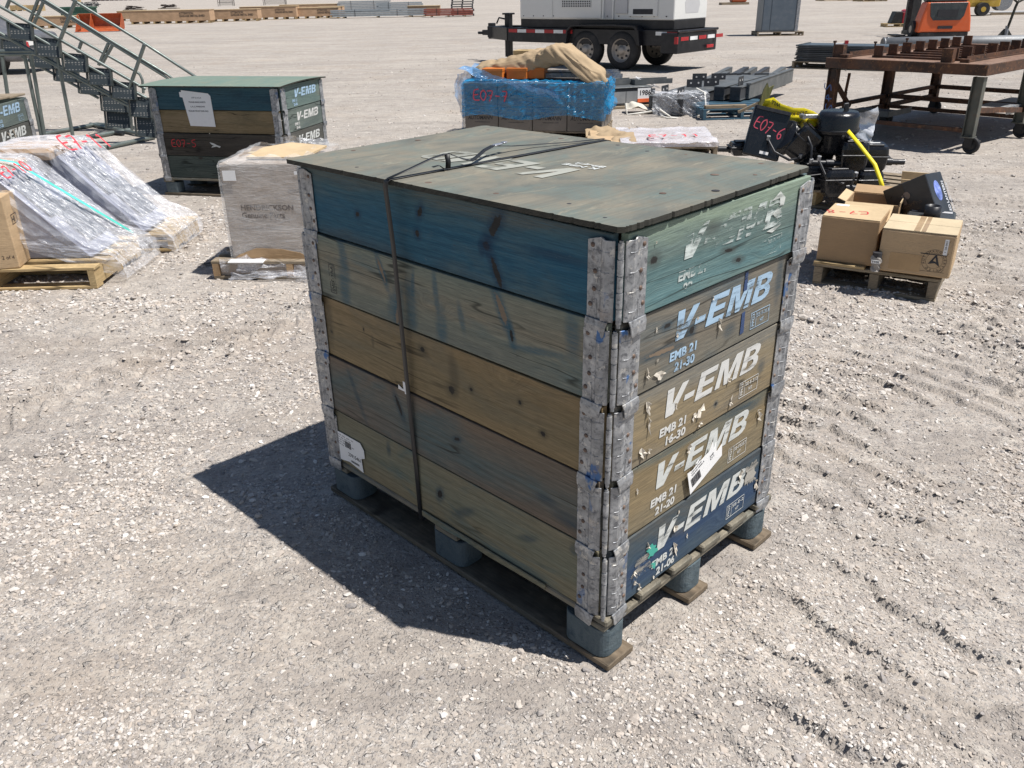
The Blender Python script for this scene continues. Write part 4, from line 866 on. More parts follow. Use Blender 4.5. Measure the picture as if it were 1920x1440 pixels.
# ------------------------------------------------------------------ film-wrapped wedges on pallets
filmA = film('clear_film', (.92, .94, 1.0), .08, .40, (.5, 2.4, .5), .16, .9, b=.5, dist=.02)
filmB = film('clear_film_tight', (.80, .80, .80), .10, .42, (.6, .6, 3.0), .16, 1.0, b=.5)
dkpanel = paint('dark_slate_panel', (.22, .24, .32), .4, .2, var=.4, scale=2, dirt=.1)
FILMS = []
def drape(name, grid, mat, parent, amp=.012, seed=1, sc=.12, sub=1, th=0, loc=(0, 0, 0)):
    """grid of points (rows x cols) turned into a wrinkled sheet"""
    Gd = np.array([[tuple(p) for p in r_] for r_ in grid], float)
    for _ in range(sub):
        def up(A):
            B = np.empty((A.shape[0] * 2 - 1, *A.shape[1:])); B[::2] = A; B[1::2] = (A[:-1] + A[1:]) / 2; return B
        Gd = up(Gd); Gd = up(Gd.transpose(1, 0, 2)).transpose(1, 0, 2)
    n, m_ = Gd.shape[:2]; du = np.gradient(Gd, axis=0); dv = np.gradient(Gd, axis=1); N_ = np.cross(du, dv); N_ /= np.linalg.norm(N_, axis=-1, keepdims=True) + 1e-9
    U = Gd[..., 0] * .8 + Gd[..., 2]; V = Gd[..., 1] - Gd[..., 2] * .6
    w = (vnoise(U, V, sc, seed) - .5) + .5 * (vnoise(U, V, sc * .35, seed + 1) - .5) + .35 * (np.abs(vnoise(U, V * .4, sc * .5, seed + 2) - .5))
    Gd = Gd + N_ * (w * amp)[..., None]; crisp = mat in FILMS
    if crisp:      # taut film: small crumpled facets that catch the sun
        r9 = np.random.default_rng(seed); cell = np.linalg.norm(du, axis=-1).mean() * .5 + np.linalg.norm(dv, axis=-1).mean() * .5
        Gd = Gd + N_ * ((r9.random(Gd.shape[:2]) - .5) * cell * .55 + (r9.random((Gd.shape[0], 1)) - .5) * cell * .0 + (r9.random((1, Gd.shape[1])) - .5) * cell * .5)[..., None]
    vs = [tuple(p) for p in Gd.reshape(-1, 3)]
    mb = MB(); mb.add(vs, [(i * m_ + j, i * m_ + j + 1, (i + 1) * m_ + j + 1, (i + 1) * m_ + j) for i in range(n - 1) for j in range(m_ - 1)], not crisp)
    return mb.build(name, mat, parent, loc)
FILMS.append(filmA)
def wedge(label, y0, y1, xt, zt, xb, mark, seed, w2=.5, skew=0, innermat=None):
    o = Vector((xt, y0, 0)); t = thing('wrapped_panel_load', label, 'wrapped load', o, 0, 'film-wrapped slanted loads at the left')
    zb = .125; L = y1 - y0
    # stack of leaning panels inside
    inner = MB()
    for k, (off, mt) in enumerate(((0, 0), (.05, 0))):
        inner.prism([(-.36, zb + .01), (-.02 - off, zt - .05 - off * .3), (.0, zt - .05 - off), (xb - xt - .10 - off * 1.2, zb + .015), (xb - xt - .18 - off, zb + .01)], L - .14 - .1 * k, frame((0, .06 + .05 * k + L - .14 - .1 * k, 0), (1, 0, 0), (0, 0, 1)))
    inner.build('panel_stack', innermat or dkpanel, t, bevel=.01)
    pl_ = MB()
    for (s0, s1, ya, yb) in ((.10, .52, .10, .32), (.42, .86, .18, .44)):
        A0 = Vector((.0, 0, zt - .05)); A1 = Vector((xb - xt - .10, 0, zb + .02)); dd_ = A1 - A0; nn = Vector((-dd_.z, 0, dd_.x)).normalized(); pa = A0 + dd_ * s0 + nn * .004; pb = A0 + dd_ * s1 + nn * .010
        pl_.add([(pa.x, ya, pa.z), (pa.x, yb, pa.z), (pb.x, yb, pb.z), (pb.x, ya, pb.z)], [(0, 1, 2, 3)])
    o_ = pl_.build('dark_insert', paint('dark_insert', (.05, .065, .09), .4, 0, dirt=.1), t); o_.modifiers.new('thick', 'SOLIDIFY').thickness = .006
    cardb = MB(); cardb.box(-.50, -.04, .03, L - .03, zt - .075, zt - .02); cardb.box(-.52, -.2, .05, L - .05, zb + .01, zt - .08); cardb.build('carton_core', card3, t, bevel=.006)
    # film: from the left base over the top and down the slope, closed by the end sheets
    prof = [(-.56, zb), (-.555, .35), (-.54, zt - .03), (-.50, zt), (-.28, zt + .012), (-.04, zt + .004), (.015, zt - .02), (.16, zt - (zt - zb) * .30), (.32, zt - (zt - zb) * .57), (.48, zt - (zt - zb) * .82), (xb - xt + .04, zb + .05), (xb - xt + .10, zb - .01), (xb - xt + .11, .02)]
    rows = [[(a, -.012 + L * j / 14 + .02 * 0, b) for j in range(15)] for a, b in prof]
    drape('film', rows, filmA, t, .012, seed, .13, 3)
    for ye, s_ in ((-.014, 1), (L + .006, -1)):
        cx_ = -.15; rows = [[(a * (1 - f_) + cx_ * f_, ye + (.02 * f_ * s_), b * (1 - f_) + .30 * f_) for f_ in (0, .33, .66, 1)] for a, b in prof]
        drape('film_end', rows, filmA, t, .016, seed + 5, .09, 2)
    # timber foot sticking out under the film
    return t
card_pal = stringer_pallet('yellow new pallet carrying the wrapped load marked E7-10 and the brown carton', (-3.75, 4.90, 0), R(1), 1.23, .72, newwoodY, newwood, .135, n=5)
w1 = wedge('film-wrapped slanted load marked E7-10 with a turquoise band, nearest at the left', 5.06, 5.62, -3.08, .70, -2.50, 'E7-10', 3)
w2_ = wedge('film-wrapped slanted load marked E7-11 in red, behind the one with the turquoise band', 5.66, 6.22, -2.98, .715, -2.40, 'E7-11', 13)
stringer_pallet('pallet under the wrapped load marked E7-11', (-3.6, 5.72, 0), 0, 1.27, .52, newwoodY, newwood, .12, n=5)
# writing and band lie on the slope
def slope_frame(w, s, y, lift=.022):
    xt, zt, xb, zb = 0.015, .70, .55, .17; d = Vector((xb - xt, 0, zb - zt)).normalized(); n = Vector((-d.z, 0, d.x)); p = Vector((xt, y, zt)) + d * s + n * lift
    return p, d, n
p, d, n = slope_frame(w2_, .06, .02, .030)
strokes('E7-11', 'red_marking', .13, frame(p + Vector((0, .04, .02)), (.30, .95, -.1), (-.62, .12, .6), n), red_spray, w2_, w=.10, lw=.11)
p, d, n = slope_frame(w1, .10, .0, .026)
strokes('E7-10', 'red_marking', .085, frame(p + Vector((0, -.0, 0)), (.12, .99, .0), -d, n), red_spray, w1, w=.062, lw=.13)
band = [Vector((-.50, -.02, .55)), Vector((-.48, .01, .722)), Vector((-.3, .10, .738)), Vector((-.10, .20, .738))]
for k in range(8):
    q, d, n = slope_frame(w1, .02 + .105 * k, .24 + .035 * k, .020); band.append(q)
ribbon(band, .026, (.1, 1, .05), paint('turquoise_band', (.10, .62, .52), .45, 0, dirt=.05), w1, 'band')
bx = thing('brown_carton', 'brown carton with H printed on its side, in front of the wrapped loads', 'carton', (-3.70, 4.80, .137), R(10))
m = MB(); m.box(0, .75, 0, .30, 0, .43); m.build('box', cardm, bx, bevel=.006, seg=2)
flat_curve([[(0, 0), (.09, 0), (.09, .06), (0, .06)], [(.005, .005), (.085, .005), (.085, .055), (.005, .055)]], 'print_frame', frame((.7508, .06, .25), (0, 1, 0), (0, 0, 1)), pr_ink, bx)
text('HI', 'print', .035, frame((.7508, .07, .262), (0, 1, 0), (0, 0, 1)), ink, bx, bold=.04)
text('This way up  2 of 4\nKeep dry', 'print', .022, frame((.50, -.0008, .06), (1, 0, 0), (0, 0, 1)), pr_ink, bx)

# ------------------------------------------------------------------ film-wrapped carton on a crumpled pallet
Pc = G(402, 523); rzc = R(-4)
stringer_pallet('low timber pallet wrapped in torn film, under the greige wrapped carton', Pc, rzc, .98, .62, card3, oldwood, .115, n=5, gapb=False)
cb = thing('wrapped_carton', 'tall carton wrapped in cloudy film with its open brown top showing', 'carton', Pc + Vector((.12, .06, .118)), rzc)
greige = card('greige_carton', (.40, .335, .28))
wC, dC, hC = .58, .62, .58
m = MB(); m.box(0, wC, 0, dC, 0, hC); m.build('box', greige, cb, bevel=.008, seg=2)
m = MB(); m.prism([(.14, .10), (.50, .08), (.56, .40), (.30, .50), (.16, .36)], .012, Matrix.Translation((0, 0, hC + .004)) @ Matrix.Rotation(R(3), 4, 'X')); m.build('top_flap', card2, cb)
m = MB(); m.box(.10, .5, .24, .30, hC + .018, hC + .020); m.build('tape', paint('tan_tape', (.60, .50, .34), .4, 0), cb)
wob = lambda k: .012 * math.sin(k * 2.1)
prof = [(-.015, .0), (-.014, .2), (-.012, .4), (-.012, hC - .01), (0.0, hC + .012), (.12, hC + .006)]
rows = []
for (ins, z) in ((-.012, -.02), (-.010, .12), (-.010, .3), (-.010, .45), (-.008, hC - .01), (.004, hC + .014), (.09, hC + .012)):
    per = []
    for k in range(40):
        s_ = k / 10; 
        if s_ < 1: p_ = (ins + (wC - 2 * ins) * s_, ins)
        elif s_ < 2: p_ = (wC - ins, ins + (dC - 2 * ins) * (s_ - 1))
        elif s_ < 3: p_ = (wC - ins - (wC - 2 * ins) * (s_ - 2), dC - ins)
        else: p_ = (ins, dC - ins - (dC - 2 * ins) * (s_ - 3))
        per.append((*p_, z + (.03 * abs(math.sin(k * .9)) if z > hC + .011 and ins > .05 else 0)))
    rows.append(per + [per[0]])
drape('film', rows, filmB, cb, .008, 31, .10, 2)
def flag(name, c, w, h, seed, mat, parent, M=None, amp=.03):
    r_ = random.Random(seed); rows = [[tuple(Vector(c) + Vector((w * (i / 4 - .5), r_.uniform(-amp, amp), h * (j / 3 - .5) + r_.uniform(-amp, amp) * .5))) for i in range(5)] for j in range(4)]
    return drape(name, rows, mat, parent, .02, seed, .05, 2)
for i, (c_, w, h) in enumerate((((.40, .5, hC + .03), .30, .08), ((.05, -.06, -.03), .22, .10), ((.35, -.10, -.08), .40, .06), ((.62, -.06, -.06), .2, .14), ((-.08, .1, -.05), .12, .16), ((.5, -.13, -.08), .16, .12), ((.2, -.08, -.02), .3, .05), ((.25, -.10, -.085), .5, .03))):
    flag('loose_film', c_, w, h, 60 + i, filmA, cb)
m = MB(); m.box(-.12, .80, -.045, -.040, -.10, -.03); m.build('cardboard_skirt', greige, cb)
m = MB(); m.prism([(0, 0), (.5, -.02), (.42, .03), (.30, .055), (.14, .06), (.03, .02)], .003, frame((.02, -.0125, .004), (1, 0, 0), (0, 0, 1))); m.build('torn_patch', card3, cb)
m = MB(); m.box(.02, .10, -.0105, -.0095, hC - .10, hC - .04); m.build('white_label', white_paper, cb)
m = MB(); m.box(.0, .22, -.10, -.03, -.006, .0); m.build('white_label', white_paper, cb)
m = MB(); m.box(.50, .64, -.0475, -.046, -.065, -.04); m.build('green_sticker', paint('lime_sticker', (.38, .75, .10), .6, 0, dirt=.05), cb)
m = MB(); m.box(.46, .53, -.014, -.0135, hC - .065, hC - .045); m.build('white_label', white_paper, cb)
text('HENDRICKSON\nGenuine Parts', 'print', .034, frame((.10, -.0095, .30), (1, 0, 0), (0, 0, 1)), worn('ghost_print', (.16, .14, .13), .56, seed=2), cb, bold=.03)
tp = MB(); tp.prism([(0, 0), (.20, .12), (.34, .20), (.30, .02)], .004, Matrix.Translation((0, 0, 0))); o = tp.build('black_sheet', paint('black_sheet', (.025, .027, .03), .6, 0), None, G(372, 497) + Vector((0, 0, .004)), bevel=.001); put(o, 'black plastic sheet sticking out left of the wrapped carton pallet', 'sheet')
# ------------------------------------------------------------------ blue-wrapped pallet of cartons
bluefilm = film('blue_film', (.012, .27, .56), .30, .68, (.5, 1, 3.0), .14, .7, b=.5, dist=.02); cyanfilm = film('pale_blue_film', (.16, .38, .70), .30, .80, (1, 1, 1), .12, 1.0, b=1.0)
FILMS.append(bluefilm)
boxgrey = card('grey_brown_carton', (.20, .175, .15))
Pb = G(873, 263); Qb = G(1128, 268); rb = yaw(Pb, Qb); Lb = (Qb - Pb).length
stringer_pallet('pallet under the blue-wrapped cartons', Pb, rb, Lb, 1.0, oldwoodY, oldwood, .12)
wb = Lb / 4
for row in range(2):
    for k in range(4):
        b = thing('carton', 'grey-brown printed carton in the %s row, %s from the left, in blue film' % (('lower', 'upper')[row], ('first', 'second', 'third', 'fourth')[k]), 'carton', Pb, rb, 'cartons under the blue film')
        z0 = .122 + .262 * row; m = MB(); m.box(wb * k + .004, wb * (k + 1) - .004, 0, .95, z0, z0 + .258); m.build('box', boxgrey, b, bevel=.005)
        text('AUTOMANN', 'carton_print', .045, frame((wb * k + .04, -.0012, z0 + .12), (1, 0, 0), (0, 0, 1)), ink, b, shear=.25, bold=.03, width=wb - .10)
        text('www.automann.com', 'carton_print', .018, frame((wb * k + .12, -.0012, z0 + .085), (1, 0, 0), (0, 0, 1)), ink, b, shear=.2, width=wb * .45)
bw_ = thing('blue_stretch_film', 'shiny blue stretch film round the cartons, marked E07-7 in red', 'stretch film', Pb, rb)
per = []
for k in range(49):
    s_ = k / 12
    if s_ < 1: p_ = (-.02 + (Lb + .04) * s_, -.02)
    elif s_ < 2: p_ = (Lb + .02, -.02 + .99 * (s_ - 1))
    elif s_ < 3: p_ = (Lb + .02 - (Lb + .04) * (s_ - 2), .97)
    else: p_ = (-.02, .97 - .99 * (s_ - 3))
    per.append(p_)
rows = [[(a * (1 - .0) , b, z + (.03 * math.sin(i * .9) if z < .30 else 0)) for i, (a, b) in enumerate(per)] for z in (.27, .36, .45, .54, .64)] + [[(a + (Lb / 2 - a) * f_, b + (.48 - b) * f_, z) for (a, b) in per] for f_, z in ((.04, .665), (.25, .67))]
drape('wrap', rows, bluefilm, bw_, .022, 71, .12, 2)
rows = [[(-.05 + .35 * i / 5 - .05 * (j == 0), .1 + .0 * i + .75 * (j / 5), .78 - .02 * i + .03 * math.sin(j * 2)) for j in range(6)] for i in range(6)]
drape('loose_fold', rows, cyanfilm, bw_, .05, 75, .12, 2)
rows = [[(-.06 - .04 * math.sin(i), -.02 + .9 * j / 5, .74 - .115 * i) for j in range(6)] for i in range(7)]
drape('loose_fold', rows, cyanfilm, bw_, .05, 77, .12, 2)
rows = [[(Lb + .05 + .03 * math.sin(i * 2), -.04 + .6 * j / 4, .70 - .08 * i) for j in range(5)] for i in range(6)]
drape('loose_fold', rows, bluefilm, bw_, .05, 79, .12, 2)
rows = [[(.12 + 1.0 * i / 8, -.05 + .05 * j, .80 - .035 * i - .08 * j + (.02 if i % 2 else 0)) for j in range(4)] for i in range(9)]
drape('loose_fold', rows, cyanfilm, bw_, .03, 81, .10, 2)
strokes('E07-7', 'red_marking', .12, frame((.12, -.042, .46), (1, .0, -.05), (.02, 0, 1)), red_spray, bw_, w=.10, lw=.10)
orange_m = paint('orange_box', (.58, .16, .02), .5, 0, dirt=.1)
for x, lb in ((.22, 'orange box on top of the blue-wrapped cartons, nearer the left corner'), (.50, 'orange box on top of the blue-wrapped cartons, in the middle'), (.70, 'orange box on top of the blue-wrapped cartons, beside the brown paper parcel')):
    o = thing('orange_box', lb, 'box', Pb + Vector((x, .10, .668)), rb, 'orange boxes on the blue-wrapped cartons')
    m = MB(); m.box(0, .24, 0, .22, 0, .11); m.build('box', orange_m, o, bevel=.005); m = MB(); m.box(-.004, .244, -.004, .224, .085, .118); m.build('box_lid', orange_m, o, bevel=.004)
for i in range(3):
    o = thing('metal_rail', ('long grey rail under the brown paper parcel', 'blue-grey rail lying under the brown paper parcel', 'pale rail lying behind the orange boxes')[i], 'rail', Pb + Vector((.9, .15 + .22 * i, .672)), rb + R(-3 + 3 * i), 'rails on the blue-wrapped cartons')
    m = MB(); m.box(0, .95, 0, .05, 0, .008); m.box(0, .95, 0, .006, .008, .045); m.box(0, .95, .044, .05, .008, .045); m.build('channel', galv, o)
# long kraft paper parcel: sausage shape sagging over the right end
kraft = card('kraft_paper', (.40, .30, .19))
t_ = thing('paper_parcel', 'long crumpled brown paper parcel sagging across the blue-wrapped cartons', 'parcel', Pb, rb)
rows = []; NS = 22
cl = [(.0, .45, .74), (.25, .46, .775), (.55, .46, .83), (.80, .45, .90), (1.0, .42, .955), (1.15, .38, .95), (1.32, .30, .86), (1.48, .22, .745), (1.62, .18, .665)]
wd = [.10, .17, .20, .21, .22, .23, .23, .21, .12]
for i in range(NS):
    f_ = i / (NS - 1) * (len(cl) - 1); k = min(int(f_), len(cl) - 2); g_ = f_ - k; c_ = Vector(cl[k]).lerp(Vector(cl[k + 1]), g_); w_ = wd[k] * (1 - g_) + wd[k + 1] * g_
    rows.append([(c_.x + .02 * math.sin(j * 1.7 + i), c_.y + w_ * 1.1 * math.copysign(abs(cos(2 * PI * j / 20)) ** .6, cos(2 * PI * j / 20)), c_.z + (.115 if i not in (0, NS - 1) else .03) * math.copysign(abs(sin(2 * PI * j / 20)) ** .8, sin(2 * PI * j / 20)) - .04) for j in range(21)])
drape('paper', rows, kraft, t_, .065, 91, .12, 2)
rows = [[(1.50 + .10 * j / 3, .05 + .06 * i, .76 - .035 * j + .0 * i) for j in range(4)] for i in range(4)]
drape('red_tape', rows, paint('pink_red_tape', (.75, .14, .16), .5, 0, dirt=.1), t_, .03, 93, .06, 2)

# ------------------------------------------------------------------ grey steel sections at 1115-1230 and the beam bundle
steel_dk = paint('dark_steel_section', (.045, .048, .055), .5, .2, dirt=.35, dirtcol=(.22, .22, .21)); steel_gr = paint('grey_steel_section', (.12, .13, .135), .5, .3, dirt=.3)
hole_m = paint('bolt_hole_light', (.62, .60, .58), .9, 0, dirt=0)
def channel(label, p, q, w, h, mat, name='steel_beam', group=None, cat='steel beam', plate=False, holes=4, cap=True):
    """box section with bolt holes on the near face and an end plate"""
    d = q - p; L = Vector((d.x, d.y, 0)).length; t = thing(name, label, cat, p, math.atan2(d.y, d.x), group); t.rotation_euler[1] = -math.atan2(d.z, L)
    m = MB(); m.box(0, L, -w / 2, w / 2, 0, h); m.build('web', mat, t, bevel=.004)
    m = MB(); m.box(.004, L - .004, -w / 2 - .004, -w / 2 - .0005, h * .02, h * .12); m.box(.004, L - .004, -w / 2 - .012, w / 2 + .012, h + .0005, h + .008); m.build('flange', steel_gr, t)
    hm = MB()
    for k in range(holes):
        for zz in (.3, .7):
            hm.cyl((-.0035, -w / 2 + w * (k + .5) / holes, h * zz), (.0, -w / 2 + w * (k + .5) / holes, h * zz), .008, 8)
    hm.build('bolt_holes', dark_m, t)
    if plate:
        pl = MB(); pl.box(.10, .30, -.004, .004, h + .009, h + .13); o = pl.build('lug_plate', steel_dk, t, bevel=.002)
        for x in (.15, .25): c2 = MB(); c2.cyl((x, -.0055, h + .08), (x, -.0042, h + .08), .014, 8); c2.build('hole', hole_m, o)
    return t
Bp = G(1335, 224); bl_pal = paint('blue_painted_wood', (.03, .09, .14), .7, 0, dirt=.2)
stringer_pallet('blue-painted pallet under the dark steel beams', G(1318, 226), R(4), 1.05, .95, bl_pal, bl_pal, .14, n=6)
o = thing('timber_bearer', 'rough timber bearer on the blue pallet under the steel beams', 'timber', G(1322, 226) + Vector((0, .02, .142)), R(3)); m = MB(); m.box(0, .55, 0, .09, 0, .04); m.build('plank', oldwood, o, bevel=.003)
gB = 'dark steel beams bundled by the blue pallet'
zb_ = .20
bs = [((1232, 214, .10), (1385, 176, .2), .28, .16, steel_dk, 'film-wrapped steel beam at the left end of the beam bundle'), ((1262, 218, .08), (1405, 180, .2), .26, .17, steel_dk, 'dark beam second from the left in the bundle, bound with white twine'),
      ((1345, 210, .19), (1440, 178, .22), .15, .17, steel_dk, 'dark beam with square bolted end standing on the blue pallet'), ((1375, 211, .19), (1462, 180, .22), .15, .17, steel_dk, 'dark beam with twisted end and pale bolt holes on the blue pallet'), ((1398, 208, .19), (1480, 176, .24), .05, .2, steel_gr, 'thin grey beam on the right edge of the bundle')]
for i, (a, b, w, h, mt, lb) in enumerate(bs):
    p = G(a[0], a[1]); q = G(b[0], b[1]); p.z = a[2] - .03; q.z = b[2] - .06
    channel(lb, p, q, w, h, mt, group=gB, plate=i in (0, 1, 3), holes=3 if w > .1 else 1)
for i, (u, v, z) in enumerate(((1310, 168, .3), (1345, 168, .3), (1300, 182, .3), (1332, 180, .3), (1366, 160, .25), (1392, 160, .25), (1425, 165, .28))):
    p = G(u, v + 18); p.z = z - .04; q = p + Vector((1.0, 2.2, .02))
    t = thing('steel_angle', ('angle bar with a bolted lug plate, number %d along the beam bundle' % (i + 1)), 'steel bar', p, 0, 'angle bars on the beam bundle')
    t['label'] = ('angle bar with bolt lug in the middle of the beam bundle', 'angle bar beside the middle of the beam bundle', 'low angle bar at the left of the beam bundle', 'low angle bar behind the white-twined beam', 'angle bar with lug at the far end of the bundle', 'angle bar with lug at the far right of the bundle', 'short angle bar at the extreme right of the bundle')[i]
    m = MB(); m.bar((0, 0, 0), q - p, .09, .012); m.bar((0.04, 0, -.045), q - p + Vector((.04, 0, -.045)), .01, .09); m.build('bar', steel_dk if i % 2 else steel_gr, t)
    m = MB(); m.box(-.12, .10, -.006, .006, .012, .12); pl = m.build('lug_plate', steel_dk, t)
    for x in (-.06, .05): c2 = MB(); c2.cyl((x, -.008, .07), (x, -.0062, .07), .014, 8); c2.build('hole', hole_m, pl)
tw = thing('film_and_twine', 'clear film and white twine trailing from the left end of the beam bundle', 'wrapping', G(1232, 216))
rows = [[(-.10 + .75 * i / 6, -.20 + .06 * math.sin(i), .30 - .07 * j) for i in range(7)] for j in range(5)]
drape('film', rows, filmA, tw, .05, 101, .1, 2)
rows = [[(-.06 + .72 * i / 6, -.18 + .3 * j / 3, .30) for i in range(7)] for j in range(4)]
drape('film', rows, filmA, tw, .04, 102, .1, 2)
wht = paint('white_twine', (.72, .70, .64), .8, 0, dirt=.2)
m = MB(); m.tube([(0, -.18, .10), (.15, -.24, .0), (.35, -.25, -.02), (.55, -.24, .02), (.62, -.2, .12), (.60, -.15, .30), (.52, .0, .34)], .012, 6); m.tube([(.55, -.24, .03), (.62, -.3, .02), (.55, -.36, .01), (.7, -.2, .1)], .009, 6); m.tube([(.02, -.2, .02), (.08, -.36, .01), (.2, -.38, .01)], .009, 6); m.build('twine', wht, tw)
# group marked 1986
s6 = thing('steel_door_section', 'low dark steel section with the number 1986 tag, tied with cloth', 'steel section', G(1137, 205), R(18))
m = MB(); m.box(0, .72, 0, .5, .04, .27); m.build('body', steel_dk, s6, bevel=.006)
m = MB(); m.box(-.01, .74, -.012, .51, .275, .29); m.build('rim', steel_gr, s6, bevel=.003)
m = MB(); m.box(.10, .30, -.0035, -.0005, .07, .23); m.box(.31, .50, -.0035, -.0005, .07, .23); m.build('face_plate', paint('light_grey_plate', (.30, .31, .32), .5, .2), s6)
m = MB(); m.box(.49, .70, -.008, -.0045, .10, .27); m.build('tag', white_paper, s6); m = MB(); m.box(.49, .70, -.012, -.009, .07, .12); m.build('tag_stripe', paint('orange_red', (.75, .14, .04), .6, 0, dirt=0), s6)
text('1986', 'number', .07, frame((.51, -.0095, .17), (1, 0, 0), (0, 0, 1)), ink, s6, bold=.03)
m = MB(); m.box(-.04, .8, -.06, .5, 0, .035); m.build('wood_bearer', oldwood, s6, bevel=.004)
for i, (dx, dy, dz, L_, rzz) in enumerate(((.1, .55, .0, .9, 20), (.45, .35, .295, .6, 14), (.0, .30, .295, .55, 24), (.55, .9, .0, .8, 10))):
    o = thing('steel_tray', ('grey steel tray behind the 1986 section', 'grey tray lying on top of the 1986 section, at its right', 'narrow grey tray on the left end of the 1986 section', 'grey tray farthest behind the 1986 section')[i], 'steel tray', G(1137, 205) + Vector((dx, dy, dz)), R(rzz), 'grey steel trays around the 1986 section')
    m = MB(); m.box(0, L_, 0, .22, 0, .012); m.box(0, L_, 0, .01, .012, .07 + .05 * (i == 0)); m.box(0, L_, .21, .22, .012, .07 + .1 * (i == 0)); m.box(0, .01, .01, .21, .012, .07); m.build('tray', steel_gr, o)
o = thing('white_cloth', 'white cloth and strap bundled beside the 1986 section', 'cloth', G(1190, 212))
rows = [[(-.12 + .45 * i / 6, -.10 + .1 * j, .02 + .13 * math.sin(1 + i * .5) * (1 - abs(j - 1.5) / 3)) for i in range(7)] for j in range(4)]
drape('fabric', rows, paint('dusty_white_cloth', (.62, .58, .50), .9, 0, dirt=.4), o, .08, 111, .1, 2)
m = MB(); m.tube([(-.15, -.12, .15), (-.13, -.16, .0), (.05, -.18, .02), (.25, -.12, .04), (.45, .05, .2), (.42, .2, .3)], .014, 6); m.build('strap', wht, o)
fb = thing('film_bag', 'milky film bundle at the right end of the 1986 section', 'film bundle', G(1200, 196))
rows = [[(-.05 + .35 * i / 5, -.03 + .05 * math.sin(j), .38 - .075 * j - .04 * i) for i in range(6)] for j in range(5)]
drape('film', rows, filmA, fb, .06, 115, .1, 2)
rows = [[(-.05 + .35 * i / 5, -.03 + .4 * j / 4, .38 - .03 * i) for i in range(6)] for j in range(5)]
drape('film', rows, filmA, fb, .06, 117, .1, 2)

# ------------------------------------------------------------------ low pallet behind the big crate (E7-11 on white film)
Pk = G(1105, 300); rk = yaw(Pk, G(1345, 298))
stringer_pallet('pallet hidden behind the big crate under a kraft and film covered load', Pk, rk, 1.3, 1.0, oldwoodY, oldwood, .12)
o = thing('covered_load', 'low load under kraft paper and white film marked E7-11, just beyond the crate lid', 'covered load', Pk + Vector((0, 0, .122)), rk)
m = MB(); m.box(.02, 1.28, .02, .95, 0, .035); m.build('cartons', cardm, o, bevel=.01)
rows = [[(-.02 + .5 * i / 6, -.02 + 1.0 * j / 6, .05 + .03 * math.sin(i + j)) for i in range(7)] for j in range(7)]
drape('kraft_sheet', rows, kraft, o, .06, 121, .14, 2)
rows = [[(.32 + .99 * i / 8, -.03 + 1.0 * max(j - 1, 0) / 6, .055 - (.05 if j == 0 else 0)) for i in range(9)] for j in range(8)]
drape('film_sheet', rows, film('milky_film', (.72, .70, .74), .55, .92, (1, 1, 1), .2, 1, b=.6), o, .03, 123, .14, 2)
strokes('E7-11', 'red_marking', .16, frame((.62, .16, .078), (1, .05, 0), (-.05, 1, 0)), red_spray, o, w=.13, lw=.13)

# ------------------------------------------------------------------ generator on a tandem trailer
TW = G(1167, 131); TW.z = 0; rt = math.atan2(-.66, .75)
black = paint('black_trailer_frame', (.018, .018, .022), .38, .3, dirt=.25, dirtcol=(.10, .095, .09)); whitep = paint('white_enclosure', (.72, .72, .70), .38, 0, var=.03, dirt=.2, dirtcol=(.5, .47, .42)); lgrey = paint('light_grey_panel', (.52, .52, .53), .45, 0, var=.05, dirt=.2)
redr = paint('red_reflective', (.40, .02, .025), .4, 0, dirt=0); whr = paint('white_reflective', (.75, .75, .75), .4, 0, dirt=0)
rub = paint('tyre_rubber', (.022, .022, .024), .75, 0, dirt=.35, dirtcol=(.14, .125, .11)); rimm = paint('wheel_rim', (.42, .38, .34), .5, .4, dirt=.3)
tr = thing('generator_trailer', 'black tandem trailer carrying a white generator enclosure', 'trailer', TW, rt)
fx0, fx1, fz0, fz1, D = -4.12, 1.38, .50, .80, 1.42
m = MB(); m.box(-3.2, fx1, -.06, .06, fz0, fz1); m.box(-3.2, fx1, D - .12, D, fz0, fz1); m.box(-3.2, fx1, .061, D - .121, fz1 - .06, fz1 - .01)
m.bar((-3.2, .0, .66), (fx0, D / 2 - .25, .66), .12, .28); m.bar((-3.2, D - .06, .66), (fx0, D / 2 + .25, .66), .12, .28); m.box(fx0 - .1, fx0 + .1, D / 2 - .35, D / 2 + .35, fz0 + .05, fz1)
m.build('chassis', black, tr, bevel=.008)
m = MB(); m.box(fx1 - .40, fx1, -.12, D + .06, fz0 - .14, fz1 - .05); m.box(fx1 - .02, fx1 + .03, -.14, D + .08, fz1 - .05, fz1 + .0); m.build('bumper', black, tr, bevel=.015)
m = MB(); m.box(fx0 - .55, fx0 - .1, D / 2 - .05, D / 2 + .05, .58, .70); m.box(fx0 - .32, fx0 - .2, D / 2 - .08, D / 2 + .08, .5, .86); m.ring((fx0 - .62, D / 2, .60), (fx0 - .62, D / 2, .66), .09, .04); m.build('hitch', black, tr, bevel=.008)
m = MB(); m.box(fx0 + .22, fx0 + .36, D / 2 - .07, D / 2 + .07, .10, 1.05); m.box(fx0 + .18, fx0 + .40, D / 2 - .11, D / 2 + .11, 1.05, 1.09); m.cyl((fx0 + .29, D / 2, .0), (fx0 + .29, D / 2, .12), .05); m.tube([(fx0 + .2, D / 2, .95), (fx0 + .0, D / 2 - .02, .98), (fx0 - .08, D / 2 - .02, .85)], .02); m.build('jack', black, tr, bevel=.006)
